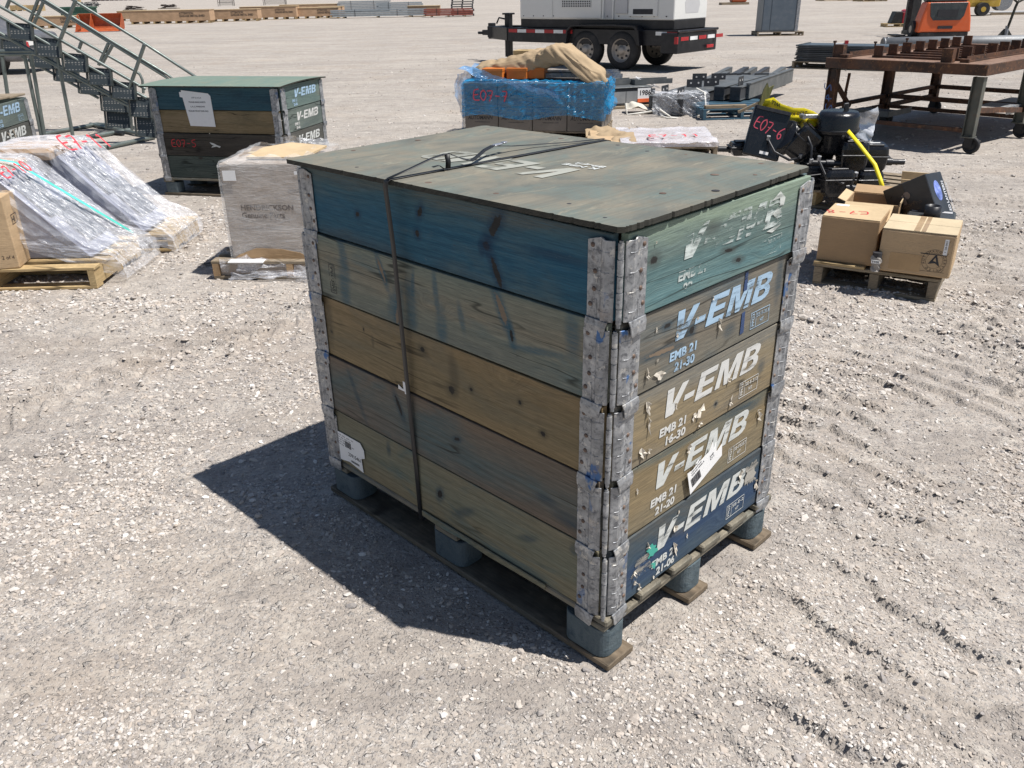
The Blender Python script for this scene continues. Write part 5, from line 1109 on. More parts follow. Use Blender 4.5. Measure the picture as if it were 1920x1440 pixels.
for side, y in ((0, -.066), (1, None)):
    if side == 0:
        x = -3.15; k = 0
        while x < 1.2:
            if not (-1.55 < x < .62):
                m = MB(); m.box(x, x + .26, y - .004, y - .001, fz1 - .10, fz1 - .03); m.build('reflector', whr if k % 2 else redr, tr)
            x += .265; k += 1
for k in range(5):
    m = MB(); y = .0 + k * .36; m.box(fx1 + .001, fx1 + .005, y, y + .30, fz1 - .20, fz1 - .13); m.build('reflector', whr if k % 2 else redr, tr)
for k in range(5):   # on the drawbar
    a = Vector((-3.2, -.0, .72)).lerp(Vector((fx0, D / 2 - .25, .72)), .05 + k * .19); b = Vector((-3.2, -.0, .72)).lerp(Vector((fx0, D / 2 - .25, .72)), .05 + k * .19 + .17)
    m = MB(); m.bar(a + Vector((0, -.064, .0)), b + Vector((0, -.064, 0)), .004, .06); m.build('reflector', whr if k % 2 else redr, tr)
def wheel(parent, x, y, r=.39, w=.24, side=-1):
    t = MB(); M = frame((x, y, r), (1, 0, 0), (0, 0, 1)); # local z = -y direction
    t.lathe([(r * .60, -w / 2), (r * .80, -w / 2 - .0), (r * .95, -w / 2 + .02), (r, -w / 2 + .06), (r, w / 2 - .06), (r * .95, w / 2 - .02), (r * .80, w / 2), (r * .60, w / 2)], M, 36)
    wo = thing('wheel', '', '', (0, 0, 0)); bpy.data.objects.remove(wo)
    to = t.build('wheel', rub, parent)
    rm = MB(); rm.lathe([(r * .60, w / 2), (r * .57, w / 2 - .01), (r * .54, w / 2 - .06), (r * .44, w / 2 - .075), (r * .30, w / 2 - .05), (r * .22, w / 2 - .04), (r * .20, w / 2 + .0), (r * .14, w / 2 + .02), (0, w / 2 + .02)], M, 28)
    ro = rm.build('rim', rimm, to)
    hb = MB()
    for k in range(8):
        a = k * PI / 4; hb.cyl(M @ Vector((cos(a) * r * .38, sin(a) * r * .38, w / 2 - .06)), M @ Vector((cos(a) * r * .38, sin(a) * r * .38, w / 2 - .052)), .025, 10)
    hb.build('rim_holes', dark_m, ro)
    return to
for x in (-.94, .0):
    for y in (-.02 + .05, D - .03): wheel(tr, x, y)
m = MB()
for y0 in (-.19, D - .12):
    m.prism([(-1.42, .5), (-1.38, .78), (-1.26, .88), (-.2, .90), (.36, .88), (.48, .78), (.52, .5), (.49, .5), (.45, .76), (.34, .85), (-.2, .87), (-1.24, .85), (-1.35, .76), (-1.39, .5)], .31, frame((0, y0 + .31, 0), (1, 0, 0), (0, 0, 1)))
m.build('mudguard', black, tr)
bz = .98; bt = 2.45; bx0, bx1, by0, by1 = -2.9, 1.16, .05, D - .05
m = MB(); m.box(bx0, bx1, by0 + .02, by1 - .02, fz1 + .001, bz); m.build('fuel_tank', black, tr, bevel=.01)
m = MB(); m.box(bx0, bx1, by0, by1, bz + .001, bt); m.build('enclosure', whitep, tr, bevel=.015)
def panel(x0, x1, z0, z1, mat, nm, th=.02, y=None): m = MB(); yy = by0 if y is None else y; m.box(x0, x1, yy - th, yy - .001, z0, z1); return m.build(nm, mat, tr, bevel=.006)
panel(bx0 + .02, -1.95, bz + .03, bt - .1, whitep, 'door', .012)
d1 = panel(-1.90, -.62, bz + .03, bt - .1, whitep, 'door', .022)
g1 = panel(-1.68, -.88, 1.22, 1.68, dark_m, 'grille', .028)
m = MB()
for k in range(17): x = -1.67 + k * .048; m.box(x, x + .014, by0 - .036, by0 - .029, 1.22, 1.68)
for k in range(11): z = 1.22 + k * .045; m.box(-1.68, -.88, by0 - .040, by0 - .0365, z, z + .013)
m.build('grille_bars', whitep, g1)
panel(-.80, -.66, 1.52, 1.66, dark_m, 'vent', .03)
panel(-.56, -.30, bz + .03, bt - .1, lgrey, 'recess', .006); m = MB(); m.box(-.55, -.31, by0 - .03, by0 - .0065, 1.42, 1.45); m.box(-.57, -.54, by0 - .04, by0 - .007, bz + .02, bt); m.box(-.32, -.29, by0 - .04, by0 - .007, bz + .02, bt); m.build('recess_frame', whitep, tr)
panel(-.24, .05, 1.10, bt - .1, lgrey, 'door', .03); d2 = panel(.09, .78, 1.05, bt - .1, whitep, 'door', .034)
m = MB(); m.box(.20, .68, by0 - .037, by0 - .0345, 1.09, 1.19); m.build('slot', dark_m, d2)
m = MB(); m.box(.31, .54, by0 - .038, by0 - .0345, 1.52, 1.64); sg = m.build('danger_sign', redr, d2); m = MB(); m.box(.31, .54, by0 - .0385, by0 - .0345, 1.40, 1.50); m.build('warning_plate', lgrey, d2)
text('DANGER', 'sign_text', .05, frame((.325, by0 - .0395, 1.555), (1, 0, 0), (0, 0, 1)), whr, sg, width=.20, bold=.03)
for k in range(3):
    m = MB(); y = .45 + k * .36; m.box(bx1 + .001, bx1 + .006, y, y + .26, 1.70, 2.05); v_ = m.build('vent', dark_m, tr)
    m = MB()
    for j in range(8): m.box(bx1 + .0065, bx1 + .016, y, y + .26, 1.71 + j * .043, 1.725 + j * .043)
    m.build('louvre', lgrey, v_)
m = MB(); m.prism([(0, 0), (.5, 0), (.56, .15), (.44, .45), (.35, .6), (.12, .62), (.08, .4), (-.05, .2)], .002, frame((bx1 + .0005, .50, 1.10), (0, 1, 0), (0, 0, 1))); m.build('scuffed_patch', lgrey, tr)
m = MB()
for k in range(14): m.cyl((bx0 + .12 + k * .29, by0 - .018, bz + .07), (bx0 + .12 + k * .29, by0 - .0005, bz + .07), .012, 8)
m.build('bolts', dark_m, tr)
m = MB(); m.box(fx1 - .06, fx1 + .02, -.16, -.13, .55, .68); m.build('tail_lamp', redr, tr, bevel=.004); m = MB(); m.box(fx1 + .031, fx1 + .05, 1.0, 1.28, .42, .48); m.build('tail_lamp', redr, tr, bevel=.004)
# timber under the trailer
for i, (u, v, L_, lb) in enumerate(((962, 107, .75, 'timber crate block under the drawbar, at the left'), (1010, 108, .9, 'timber block under the trailer beside the front wheel'))):
    p = G(u, v); o = thing('timber_block', lb, 'timber', p, R(-20), 'timber blocks under the trailer'); m = MB(); m.box(0, L_, 0, .5, .03, .16); m.box(.0, .1, .0, .5, 0, .029); m.box(L_ - .1, L_, 0, .5, 0, .029); m.build('block', newwood if i == 0 else oldwood, o, bevel=.005)
# ------------------------------------------------------------------ rusty steel table on casters
rust = None
t = NT('rusty_steel'); v = t.mapping((1, 1, 1)); n = t.noise(v, 5, 6, .7, .5); n2 = t.noise(v, 26, 5, .7)
c = t.mix(t.ramp(n, [(.38, 0), (.6, 1)]), (.05, .030, .022), (.12, .058, .034)); c = t.mix(t.ramp(n2, [(.55, 0), (.66, .7)]), c, (.30, .14, .06)); c = t.mix(t.ramp(t.noise(v, 2, 4), [(.55, 0), (.7, .6)]), c, (.06, .058, .056))
rust = t.fin(c, .78, .2, t.bump(n2, .5, .003)); rust_top = wood('rusty_plate', (.20, .12, .085), (.28, .185, .135), (.12, .06, .04), 4.4, .6, knots=0, grain=.1)
greyleg = paint('grey_leg_paint', (.115, .12, .105), .55, .3, var=.25, dirt=.5, dirtcol=(.20, .12, .07))
cast_m = paint('caster_black', (.014, .014, .016), .6, .1, dirt=.08)
d2v = Vector((.80, .60, 0)); TN = G(1809, 287); TN.z = 0; rT = math.atan2(.66, .75)
# local x runs along the long side, local y towards the left short end
tb = thing('steel_table', 'big rusty steel work table on four casters, right of the yard', 'table', TN, rT)
LT, WT, HT = 3.0, 1.56, .86
m = MB(); m.box(-.06, LT, -.08, -.06, HT - .105, HT); m.box(-.06, LT, WT + .06, WT + .08, HT - .105, HT); m.box(-.08, -.06, -.08, WT + .08, HT - .105, HT); m.box(LT, LT + .02, -.08, WT + .08, HT - .105, HT)
m.box(-.06, LT, -.06, -.01, HT - .105, HT - .097); m.build('rim_beam', rust, tb, bevel=.004)
m = MB(); m.box(-.059, LT - .001, -.059, WT + .059, HT - .012, HT - .002); m.build('table_top', rust_top, tb)
for k, y in enumerate((.18, WT - .12)):
    m = MB(); m.box(.10, LT - .05, y, y + .05, HT, HT + .012); m.box(.10, LT - .05, y + .02, y + .03, HT + .012, HT + .055); m.build('rail', rust, tb)
    m = MB(); m.box(-.02 if k else .05, .10, y - .02, y + .07, HT, HT + .035); m.build('rail_stop', rust, tb, bevel=.004)
for k in range(8):
    x = .22 + .33 * k; m = MB(); m.box(x, x + .05, .30, WT - .30, HT, HT + .02); m.build('cross_bar', rust, tb)
    for y in (.34, WT - .42): m = MB(); m.box(x - .01, x + .012, y, y + .10, HT + .021, HT + .12); m.build('upright_plate', rust, tb)
for x, y in ((.0, WT - .02), (-.02, .35)):
    m = MB(); m.box(x, x + .08, y - .05, y + .06, HT, HT + .13); m.build('upright_plate', rust, tb)
for x, y, tp in ((0.0, WT + .04, .17), (.9, WT + .02, .12), (1.7, WT + .02, .12)):
    m = MB(); m.cyl((x, y, HT), (x, y, HT + tp), .010, 8); m.cyl((x, y, HT + tp - .02), (x, y, HT + tp), .02, 8); m.build('bolt_pin', rust, tb)
for i, (x, y, mt) in enumerate(((0, 0, greyleg), (0, WT, rust), (1.34, 0, greyleg), (1.34, WT, rust), (2.7, 0, greyleg), (2.7, WT, rust))):
    m = MB(); m.box(x - .04, x + .04, y - .055, y - .045, .17, HT - .12); m.box(x - .04, x + .04, y + .045, y + .055, .17, HT - .12); m.box(x - .005, x + .005, y - .045, y + .045, .17, HT - .12)
    m.box(x - .05, x + .05, y - .065, y + .065, .155, .168); lg_ = m.build('leg', mt, tb, bevel=.002)
    c = MB(); c.box(x - .034, x - .029, y - .06, y + .02, .06, .154); c.box(x + .029, x + .034, y - .06, y + .02, .06, .154); f_ = c.build('caster_fork', cast_m, lg_)
    w_ = MB(); M = frame((x, y - .045, .084), (0, 1, 0), (0, 0, 1)); w_.lathe([(.012, -.022), (.03, -.014), (.055, -.014), (.060, -.024), (.078, -.024), (.084, -.014), (.084, .014), (.078, .024), (.060, .024), (.055, .014), (.03, .014), (.012, .022)], M, 24); w_.build('caster_wheel', cast_m, lg_)
m = MB()
m.bar((0, 0, .42), (1.34, 0, .30), .05, .05); m.bar((1.34, 0, .30), (2.7, 0, .42), .04, .04); m.bar((0, WT, .22), (2.7, WT, .22), .04, .05); m.bar((0, WT, .34), (2.7, WT, .34), .05, .04)
m.bar((0, .06, .22), (0, WT - .06, .22), .04, .04); m.bar((1.34, .06, .34), (1.34, WT - .06, .34), .05, .05); m.bar((1.34, 0.06, .22), (1.34, WT - .06, .22), .04, .04); m.bar((.05, WT, .6), (.45, WT, .30), .04, .04); m.bar((2.7, 0.06, .34), (2.7, WT - .06, .34), .05, .05)
m.bar((.35, WT, .66), (.55, WT + .12, .44), .03, .03); m.bar((.55, WT + .12, .44), (.55, WT + .12, .24), .03, .03)
m.build('brace', rust, tb)
tray_m = paint('grey_tray', (.10, .11, .115), .5, .3, dirt=.3)
m = MB(); m.box(.2, .75, WT - .6, WT - .02, .25, .262); m.box(.2, .75, WT - .605, WT - .60, .25, .31); m.box(.195, .2, WT - .6, WT - .02, .25, .31); m.build('shelf_tray', tray_m, tb)
m = MB(); m.box(.95, 1.9, .02, .32, .35, .36); m.box(.95, 1.9, .01, .02, .28, .36); m.build('shelf_tray', galv, tb)
strokes('242', 'chalk_marking', .085, frame((-.045, WT - .0, .60), (0, -.2, -1), (0, 1, -.0)), paint('blue_chalk', (.08, .15, .35), .8, 0, dirt=0), tb, w=.13, lw=.12)

# ------------------------------------------------------------------ flat sheets on pallet, pipes
Ps = G(1484, 128); rs = R(-34); 
stringer_pallet('long timber pallet under the dark sheet stack', Ps, rs, 2.3, 1.1, oldwoodY, oldwood, .14, n=6)
slate = paint('dark_grey_sheet', (.045, .052, .062), .45, .3, dirt=.25, dirtcol=(.22, .23, .24))
for k in range(9):
    r_ = random.Random(k); o = thing('metal_sheet', ('lowest', 'second lowest', 'third', 'fourth', 'middle', 'sixth', 'seventh', 'second highest', 'top')[k] + ' grey metal sheet in the pallet stack', 'metal sheet', Ps + Vector((r_.uniform(-.02, .03), r_.uniform(-.02, .02), .142 + .036 * k)), rs + R(r_.uniform(-1, 1)), 'grey metal sheets stacked on a pallet')
    m = MB(); m.box(.04, 2.25, .03, 1.05, 0, .010); m.box(.04, 2.25, .03, .045, .010, .027); m.box(.04, .055, .046, 1.05, .010, .027); m.build('sheet', slate if k < 8 else paint('bluish_sheet', (.10, .125, .15), .35, .5, dirt=.3), o)
o = thing('plastic_scrap', 'small red and white scrap lying on the metal sheet stack', 'scrap', Ps + Vector((1.15, .25, .425))); m = MB(); m.box(0, .07, 0, .05, 0, .08); m.build('red_bit', redr, o); m = MB(); m.box(-.2, -.01, .02, .08, 0, .03); m.build('white_bit', white_paper, o)
pipe_m = paint('galvanised_pipe', (.25, .26, .27), .6, .4, var=.1, dirt=.25)
for i, (u, v, r, lb) in enumerate(((1652, 92, .135, 'galvanised culvert pipe, nearer of the two, behind the rusty table'), (1668, 91, .13, 'galvanised culvert pipe lying just behind the nearer one'))):
    p = G(u, v); q = p + Vector((6.5, -.35 + .1 * i, 0)); p.y += i * .32; q.y += i * .32; o = thing('culvert_pipe', lb, 'pipe', p, 0, 'culvert pipes'); q = q - p
    m = MB(); m.ring((0, 0, r), q + Vector((0, 0, r)), r, r - .012, 32); m.build('pipe', pipe_m, o)
    m = MB(); m.ring((0.02, 0, r), Vector((.05, 0, r)), r + .012, r + .0005, 32); m.build('collar_band', galv, o)

# ------------------------------------------------------------------ black machine parts on a pallet, yellow strap
gloss_black = paint('glossy_black_casting', (.009, .010, .013), .24, .0, var=.2, dirt=.12, bump=.015, dirtcol=(.06, .06, .065)); semi = paint('satin_black', (.017, .018, .022), .42, .1, dirt=.18, bump=.03, dirtcol=(.07, .07, .07))
Pp = G(1552, 402)
stringer_pallet('orange-brown timber pallet under the black machine parts', G(1395, 372), yaw(G(1395, 372), G(1590, 398)), 1.15, 1.0, newwoodY, oldwood, .14)
def blob(name, label, c, size, rot, kind, cat='machine part', extra=None, mat=None, grp='black machine parts on the pallet'):
    o = thing(name, label, cat, c, 0, grp); o.rotation_euler = rot; mt = mat or gloss_black; a, b, h = size; m = MB()
    if kind == 'pod':      # rounded tapered housing
        r = .17 * min(a, b)
        def rr(k, sx, sy, z): return [(sx * (a / 2 - r) * X_ + r * cos(R(A_)) * sx, sy * (b / 2 - r) * Y_ + r * sin(R(A_)) * sy, z) for X_, Y_, A_ in [(1, 1, 0), (1, 1, 30), (1, 1, 60), (1, 1, 90), (-1, 1, 90), (-1, 1, 120), (-1, 1, 150), (-1, 1, 180), (-1, -1, 180), (-1, -1, 210), (-1, -1, 240), (-1, -1, 270), (1, -1, 270), (1, -1, 300), (1, -1, 330), (1, -1, 360)]]
        rings = [rr(0, f_, f_, z) for f_, z in ((.72, 0), (.9, .03), (.98, h * .4), (1, h - .05), (.96, h - .02), (.86, h))]
        n = 16; vs = [p for rg in rings for p in rg]
        m.add(vs, [(k * n + i, k * n + (i + 1) % n, (k + 1) * n + (i + 1) % n, (k + 1) * n + i) for k in range(len(rings) - 1) for i in range(n)], False); m.add(rings[0], [tuple(range(n))[::-1]]); m.add(rings[-1], [tuple(range(n))])
        m.build('housing', mt, o, bevel=.006, seg=2)
        q_ = MB(); q_.box(-a * .3, a * .3, -b * .3, b * .3, h + .0005, h + .012); q_.build('cap', semi, o, bevel=.004)
        q_ = MB(); q_.box(-a * .54, a * .54, -b * .54, b * .54, h * .60, h * .60 + .012); q_.build('flange', semi, o, bevel=.003)
        for sx_ in (-1, 1): q_ = MB(); q_.cyl((sx_ * a * .42, -b * .42, h * .6 + .0125), (sx_ * a * .42, -b * .42, h * .6 + .022), .009, 6); q_.build('bolt', galv, o)
    elif kind == 'drum':
        m.lathe([(0, 0), (a * .40, 0), (a * .43, .02), (a * .45, h * .45), (a * .5, h * .5), (a * .52, h * .53), (a * .52, h * .62), (a * .50, h * .66), (a * .50, h * .9), (a * .44, h), (0, h)], Matrix.Diagonal((1, b / a, 1, 1)), 32); m.build('housing', mt, o)
        q_ = MB(); q_.lathe([(a * .525, h * .55), (a * .535, h * .56), (a * .535, h * .60), (a * .525, h * .61)], Matrix.Diagonal((1, b / a, 1, 1)), 32); q_.build('seam', semi, o)
    elif kind == 'slab':
        m.box(-a / 2, a / 2, -b / 2, b / 2, 0, h); m.build('plate', mt, o, bevel=.012, seg=2); q_ = MB(); q_.box(-a / 2 + .01, a / 2 - .01, -b / 2 - .02, -b / 2 - .0005, h - .03, h - .005); q_.build('lip', semi, o)
    elif kind == 'bar':
        m.cyl((-a / 2, 0, 0), (a / 2, 0, 0), b, 14); m.build('bar', semi, o); q_ = MB(); q_.cyl((-a * .1, 0, 0), (a * .12, 0, 0), b * 1.35, 14); q_.build('sleeve', semi, o)
    return o
D3 = lambda u, v, Y: AT(u, v, Y)
YP = 6.9
pz = lambda u, v, y, s: s * y
k_ = 1 / 215.0      # metres per picture pixel at this distance
A_ = [
 ('machine_panel', 'black panel with E07-6 in red, leaning at the left of the black parts', (1424, 296, 6.75), (.29, .05, .38), (R(-12), R(13), R(-4)), 'slab'),
 ('round_housing', 'round black housing with a seam, upright in the middle of the black parts', (1562, 285, 6.75), (.32, .26, .31), (R(4), 0, 0), 'drum'),
 ('round_housing', 'black round housing lying tilted beside the E07-6 panel', (1476, 268, 6.85), (.30, .22, .12), (R(30), R(-48), 0), 'drum'),
 ('gear_housing', 'black box housing tilted in front of the round ones, with small red mark', (1478, 290, 6.8), (.20, .20, .26), (R(10), R(38), 0), 'pod'),
 ('gear_housing', 'black boxy housing below the yellow strap, low right of the stack', (1592, 326, 6.65), (.21, .20, .25), (R(0), 0, R(-6)), 'pod'),
 ('gear_housing', 'black boxy housing at the far right end of the stack', (1632, 318, 6.75), (.19, .22, .20), (R(4), 0, R(-8)), 'pod'),
 ('gear_housing', 'black housing at the lower front beside the open carton', (1566, 368, 6.45), (.22, .16, .20), (R(-6), 0, 0), 'pod'),
 ('gear_housing', 'black housing under the right side of the stack', (1622, 358, 6.6), (.20, .2, .16), (R(0), 0, 0), 'pod'),
 ('gear_housing', 'small black housing at the left foot of the stack', (1389, 290, 6.9), (.19, .16, .10), (0, 0, 0), 'pod'),
 ('gear_housing', 'small black housing under the E07-6 panel', (1440, 292, 6.85), (.20, .16, .09), (0, 0, 0), 'pod'),
 ('gear_housing', 'black housing half hidden in the centre of the stack', (1518, 320, 6.85), (.26, .22, .26), (0, R(8), 0), 'pod'),
 ('gear_housing', 'black housing low in the centre, behind the crate lid', (1525, 352, 6.7), (.26, .22, .2), (0, R(-6), 0), 'pod')]
objs = []
for (n_, lb, (u, v, Y), sz, rot, kd) in A_:
    c = AT(u, v, Y); objs.append(blob(n_, lb, c, sz, rot, kd))
strokes('E07-6', 'red_marking', .095, frame((-.125, -.0265, .215), (1, 0, -.25), (.25, 0, 1)), paint('pink_red_marker', (.50, .06, .10), .6, 0, dirt=0), objs[0], w=.058, lw=.08)
for ob_, (x_, z_2, w_2, h_2, y_) in ((objs[0], (-.02, .03, .07, .022, -.0262)),):
    m = MB(); m.box(x_, x_ + w_2, y_ - .001, y_, z_2, z_2 + h_2); m.build('white_sticker', white_paper, ob_)
for k_2 in (4, 5, 3):
    m = MB(); m.box(-.035, .035, -.02, .0, .2625 if k_2 != 5 else .2125, .2635 if k_2 != 5 else .2135); m.build('white_sticker', white_paper, objs[k_2])
for i_, (pts_, lb_) in enumerate((([(1440, 262, 6.75), (1452, 285, 6.65), (1480, 300, 6.6), (1500, 296, 6.7)], 'thin black hose looping at the foot of the E07-6 panel'), ([(1535, 300, 6.5), (1548, 330, 6.42), (1580, 345, 6.38), (1604, 330, 6.45)], 'thin black hose hanging in front of the black boxy housings'), ([(1512, 250, 6.7), (1522, 275, 6.6), (1520, 305, 6.6)], 'short hose between the tilted and the upright round housings'))):
    q0 = AT(*pts_[0]); o = thing('hose', lb_, 'hose', q0, 0, 'hoses on the black machine parts'); m = MB(); m.tube([AT(*p_) - q0 for p_ in pts_], .010, 8); m.build('tube', semi, o)
    for p_ in (pts_[0], pts_[-1]): c_ = AT(*p_) - q0; m = MB(); m.cyl(c_, c_ + Vector((0, -.01, .03)), .015, 8); m.build('fitting', galv, o)
strokes('5', 'red_marking', .05, frame((-.03, -.02, .2725), (1, .3, 0), (-.3, 1, 0)), red_mark, objs[3], w=.05, lw=.12)
for u, v, Y, L_, lb, rz_ in ((1372, 280, 6.95, .22, 'black shaft end sticking out left of the stack', 0), (1555, 306, 6.6, .30, 'black shaft in front of the stack above the crate corner', 0), (1664, 303, 6.75, .26, 'black shaft end sticking out to the right of the stack', 0), (1590, 352, 6.4, .24, 'short black shaft low at the right of the stack', 0)):
    blob('shaft', lb, AT(u, v, Y), (L_, .022, 0), (0, R(2), R(-3)), 'bar')
for i, (u, v, Y, w, h, a, lb) in enumerate(((1562, 222, 6.75, .035, .09, 0, 'short black post on top of the round housing'), (1587, 212, 6.78, .035, .19, -8, 'long black post on top of the round housing'), (1577, 226, 6.95, .13, .04, 0, 'black cross bracket between the posts'), (1530, 240, 7.4, .16, .14, 45, 'black square plate standing behind the yellow strap'), (1480, 206, 7.4, .05, .07, 20, 'dark metal spike behind the yellow strap'), (1612, 240, 7.2, .22, .22, 10, 'black panel behind the silvery film, right of the round housing'), (1606, 285, 7.0, .34, .035, 0, 'pale bracket bar behind the round housing'))):
    o = thing('metal_bracket', lb, 'bracket', AT(u, v, Y), 0, 'brackets on the black parts'); o.rotation_euler = (0, R(a), 0); m = MB(); m.box(-w / 2, w / 2, -.012, .012, -h, h * .4); m.build('bracket', semi if i < 6 else galv, o, bevel=.004); m = MB(); m.cyl((0, -.016, -.0), (0, .016, -.0), min(w, h) * .2, 8); m.build('bolt', galv, o)
for (u, v, Y, dx, lb) in ((1500, 262, 6.9, .2, 'black tube crossing over the tilted round housing'), (1440, 232, 7.0, .1, 'black strut rising behind the E07-6 panel')):
    o = thing('strut', lb, 'strut', AT(u, v, Y), 0, 'struts among the black parts'); m = MB(); m.tube([(-.12, 0, .06), (0, 0, 0), (.14, .02, -.16)], .02, 10); m.build('tube', semi, o); m = MB(); m.cyl((-.14, 0, .07), (-.12, 0, .06), .03, 10); m.build('end', semi, o)
yl = paint('yellow_webbing', (.80, .66, .01), .6, 0, var=.06, dirt=.08); ys = thing('ratchet_strap', 'bright yellow webbing strap over the black machine parts, printed 2450 KG WLL', 'strap', AT(1440, 200, 7.0))
o0 = AT(1440, 200, 7.0); A2 = lambda u, v, Y: AT(u, v, Y) - o0
yp = [(1425, 212, 7.1), (1432, 196, 7.1), (1448, 192, 7.05), (1462, 204, 7.0), (1485, 212, 6.95), (1505, 212, 6.9), (1522, 218, 6.85), (1535, 226, 6.85), (1542, 236, 6.9)]
ribbon([A2(*q) for q in yp], .085, (.05, -.35, 1), yl, ys, 'webbing', .002)
ribbon([A2(*q) for q in ((1470, 222, 6.9), (1500, 222, 6.85), (1520, 234, 6.8), (1530, 245, 6.8), (1534, 262, 6.8))], .06, (.4, -.3, 1), yl, ys, 'webbing', .002)
ribbon([A2(*q) for q in ((1588, 243, 6.62), (1612, 272, 6.45), (1640, 308, 6.3), (1650, 335, 6.22), (1657, 358, 6.15))], .030, (1, -.3, .3), yl, ys, 'webbing', .002)
tx = A2(1468, 210, 6.93)
text('2450 KG', 'webbing_print', .030, frame(A2(1512, 210, 6.84) + Vector((0, -.03, .012)), (-1, 0, -.08), (.03, .3, -1)), ink, ys, bold=.02)
text('WLL', 'webbing_print', .030, frame(A2(1462, 199, 6.94) + Vector((0, -.03, .02)), (-1, -.1, .40), (-.3, .3, -1)), ink, ys, bold=.02)
o = thing('ratchet_buckle', 'silver ratchet buckle on the yellow strap', 'buckle', AT(1518, 218, 6.78)); m = MB(); m.box(-.06, .06, -.02, .02, -.015, .015); m.build('handle', galv, o, bevel=.004); m = MB(); m.cyl((-.05, -.04, 0), (-.05, .05, 0), .018, 10); m.build('spindle', galv, o)
o = thing('silver_film_strip', 'silvery packing film strip hanging right of the round housing', 'film strip', AT(1625, 215, 6.9))
rows = [[(-.10 + .09 * i + .02 * math.sin(j * 1.3), .02 * math.sin(j), -.08 * j + .03 * i) for i in range(3)] for j in range(6)]
drape('strip', rows, paint('silvery_film', (.62, .64, .68), .25, .3, dirt=.05), o, .05, 131, .05, 2)
o = thing('broken_plank', 'broken greenish plank leaning behind the E07-6 panel', 'plank', AT(1420, 212, 7.3)); m = MB(); m.prism([(-.03, -.05), (.03, -.05), (.11, .22), (.07, .20), (.055, .24), (.03, .19)], .02, frame((0, 0, 0), (1, 0, 0), (0, 0, 1))); m.build('plank', wood('green_plank', (.12, .16, .05), (.22, .2, .1), None, 3.3, axis='Z'), o); m = MB(); m.bar((-.16, 0, .01), (.02, 0, .09), .025, .02); m.build('splinter', oldwood, o)

# ------------------------------------------------------------------ pallet of cartons on the right
Pq = G(1522, 533); Rq = G(1752, 567); rq = yaw(Pq, Rq); Lq = (Rq - Pq).length
epq = thing('pallet', 'weathered grey pallet carrying two closed cartons and an open one', 'pallet', Pq, rq)
gw = wood('weathered_deck', (.20, .165, .115), (.30, .25, .18), None, 12.5, .4); gwy = wood('weathered_stringer', (.19, .155, .11), (.28, .23, .165), None, 13.5, .4, 'Y')
for k in range(3):
    x0 = (Lq - .05) * k / 2; m = MB(); m.box(x0, x0 + .05, 0, .95, .018, .112); m.build('stringer', gwy, epq, bevel=.003)
for k in range(6):
    m = MB(); m.box(-.01, Lq + .01, 0, .10, 0, .018); m.build('deck_board', gw, epq, (0, .0 + k * .17, .1135), bevel=.003)
for k in range(3):
    m = MB(); m.box(0, Lq, 0, .10, 0, .017); m.build('bottom_board', gw, epq, (0, k * .42, 0), bevel=.003)
m = MB(); m.box(0, .28, 0, .05, 0, .014); m.build('pale_lath', newwood, epq, (-.005, -.01, .132), bevel=.002)
zq = .147; Mq = Matrix.Translation(Pq) @ Matrix.Rotation(rq, 4, 'Z')
W1 = Lq * .475; c1 = thing('closed_carton', 'closed tan carton with red E7-8 scrawl on its top, left on the weathered pallet', 'carton', Mq @ Vector((.0, .02, zq)), rq + R(.5), 'cartons on the weathered pallet')
m = MB(); m.box(0, W1, 0, .34, 0, .258); m.build('box', card3, c1, bevel=.006, seg=2)
m = MB(); m.box(.003, W1 - .003, .003, .337, .2585, .262); m.build('top_flaps', card2, c1)
strokes('E7-8', 'red_marking', .08, frame((W1 - .10, .20, .2628), (-1, -.25, 0), (.25, -1, 0)), red_mark, c1, w=.07, lw=.10)
m = MB(); m.box(.02, .09, .28, .32, .2626, .2632); m.build('white_label', white_paper, c1)
W2 = Lq * .56; c2_ = thing('closed_carton', 'dented closed carton with a round printed mark, right on the weathered pallet', 'carton', Mq @ Vector((W1 + .025, -.035, zq)), rq + R(1.5), 'cartons on the weathered pallet')
H2 = .238; m = MB(); m.box(0, W2, 0, .36, 0, H2); m.build('box', cardm, c2_, bevel=.010, seg=2)
m = MB(); m.box(.002, W2 - .002, .002, .178, H2 + .0005, H2 + .005); m.box(.002, W2 - .002, .182, .358, H2 + .0005, H2 + .005); m.build('top_flaps', card('cardboard_pale', (.56, .46, .31)), c2_)
m = MB(); m.box(W2 * .42, W2 * .50, .004, .356, H2 + .0056, H2 + .0064); m.box(W2 * .52, W2 * .58, .004, .356, H2 + .0056, H2 + .0064); m.build('tape', paint('brown_tape', (.42, .30, .18), .3, 0, dirt=.05), c2_)
fr_ = lambda x, z: frame((x, -.0012, z), (1, 0, 0), (0, 0, 1))
cx_, cz_ = W2 * .76, .092
circ = lambda r, n=36: [(cx_ + r * cos(2 * PI * i / n), cz_ + r * sin(2 * PI * i / n)) for i in range(n)]
flat_curve([circ(.062), circ(.0605)], 'round_mark', fr_(0, 0), pr_ink, c2_); flat_curve([circ(.043), circ(.0418)], 'round_mark', fr_(0, 0), pr_ink, c2_)
flat_curve([[(cx_ - .028, cz_ - .02), (cx_ + .002, cz_ + .032), (cx_ + .01, cz_ + .032), (cx_ + .03, cz_ - .03), (cx_ + .005, cz_ - .012), (cx_ - .012, cz_ - .016)], [(cx_ - .006, cz_ + .0), (cx_ + .004, cz_ + .018), (cx_ + .012, cz_ - .006)]], 'emblem', fr_(0, 0), ink, c2_)
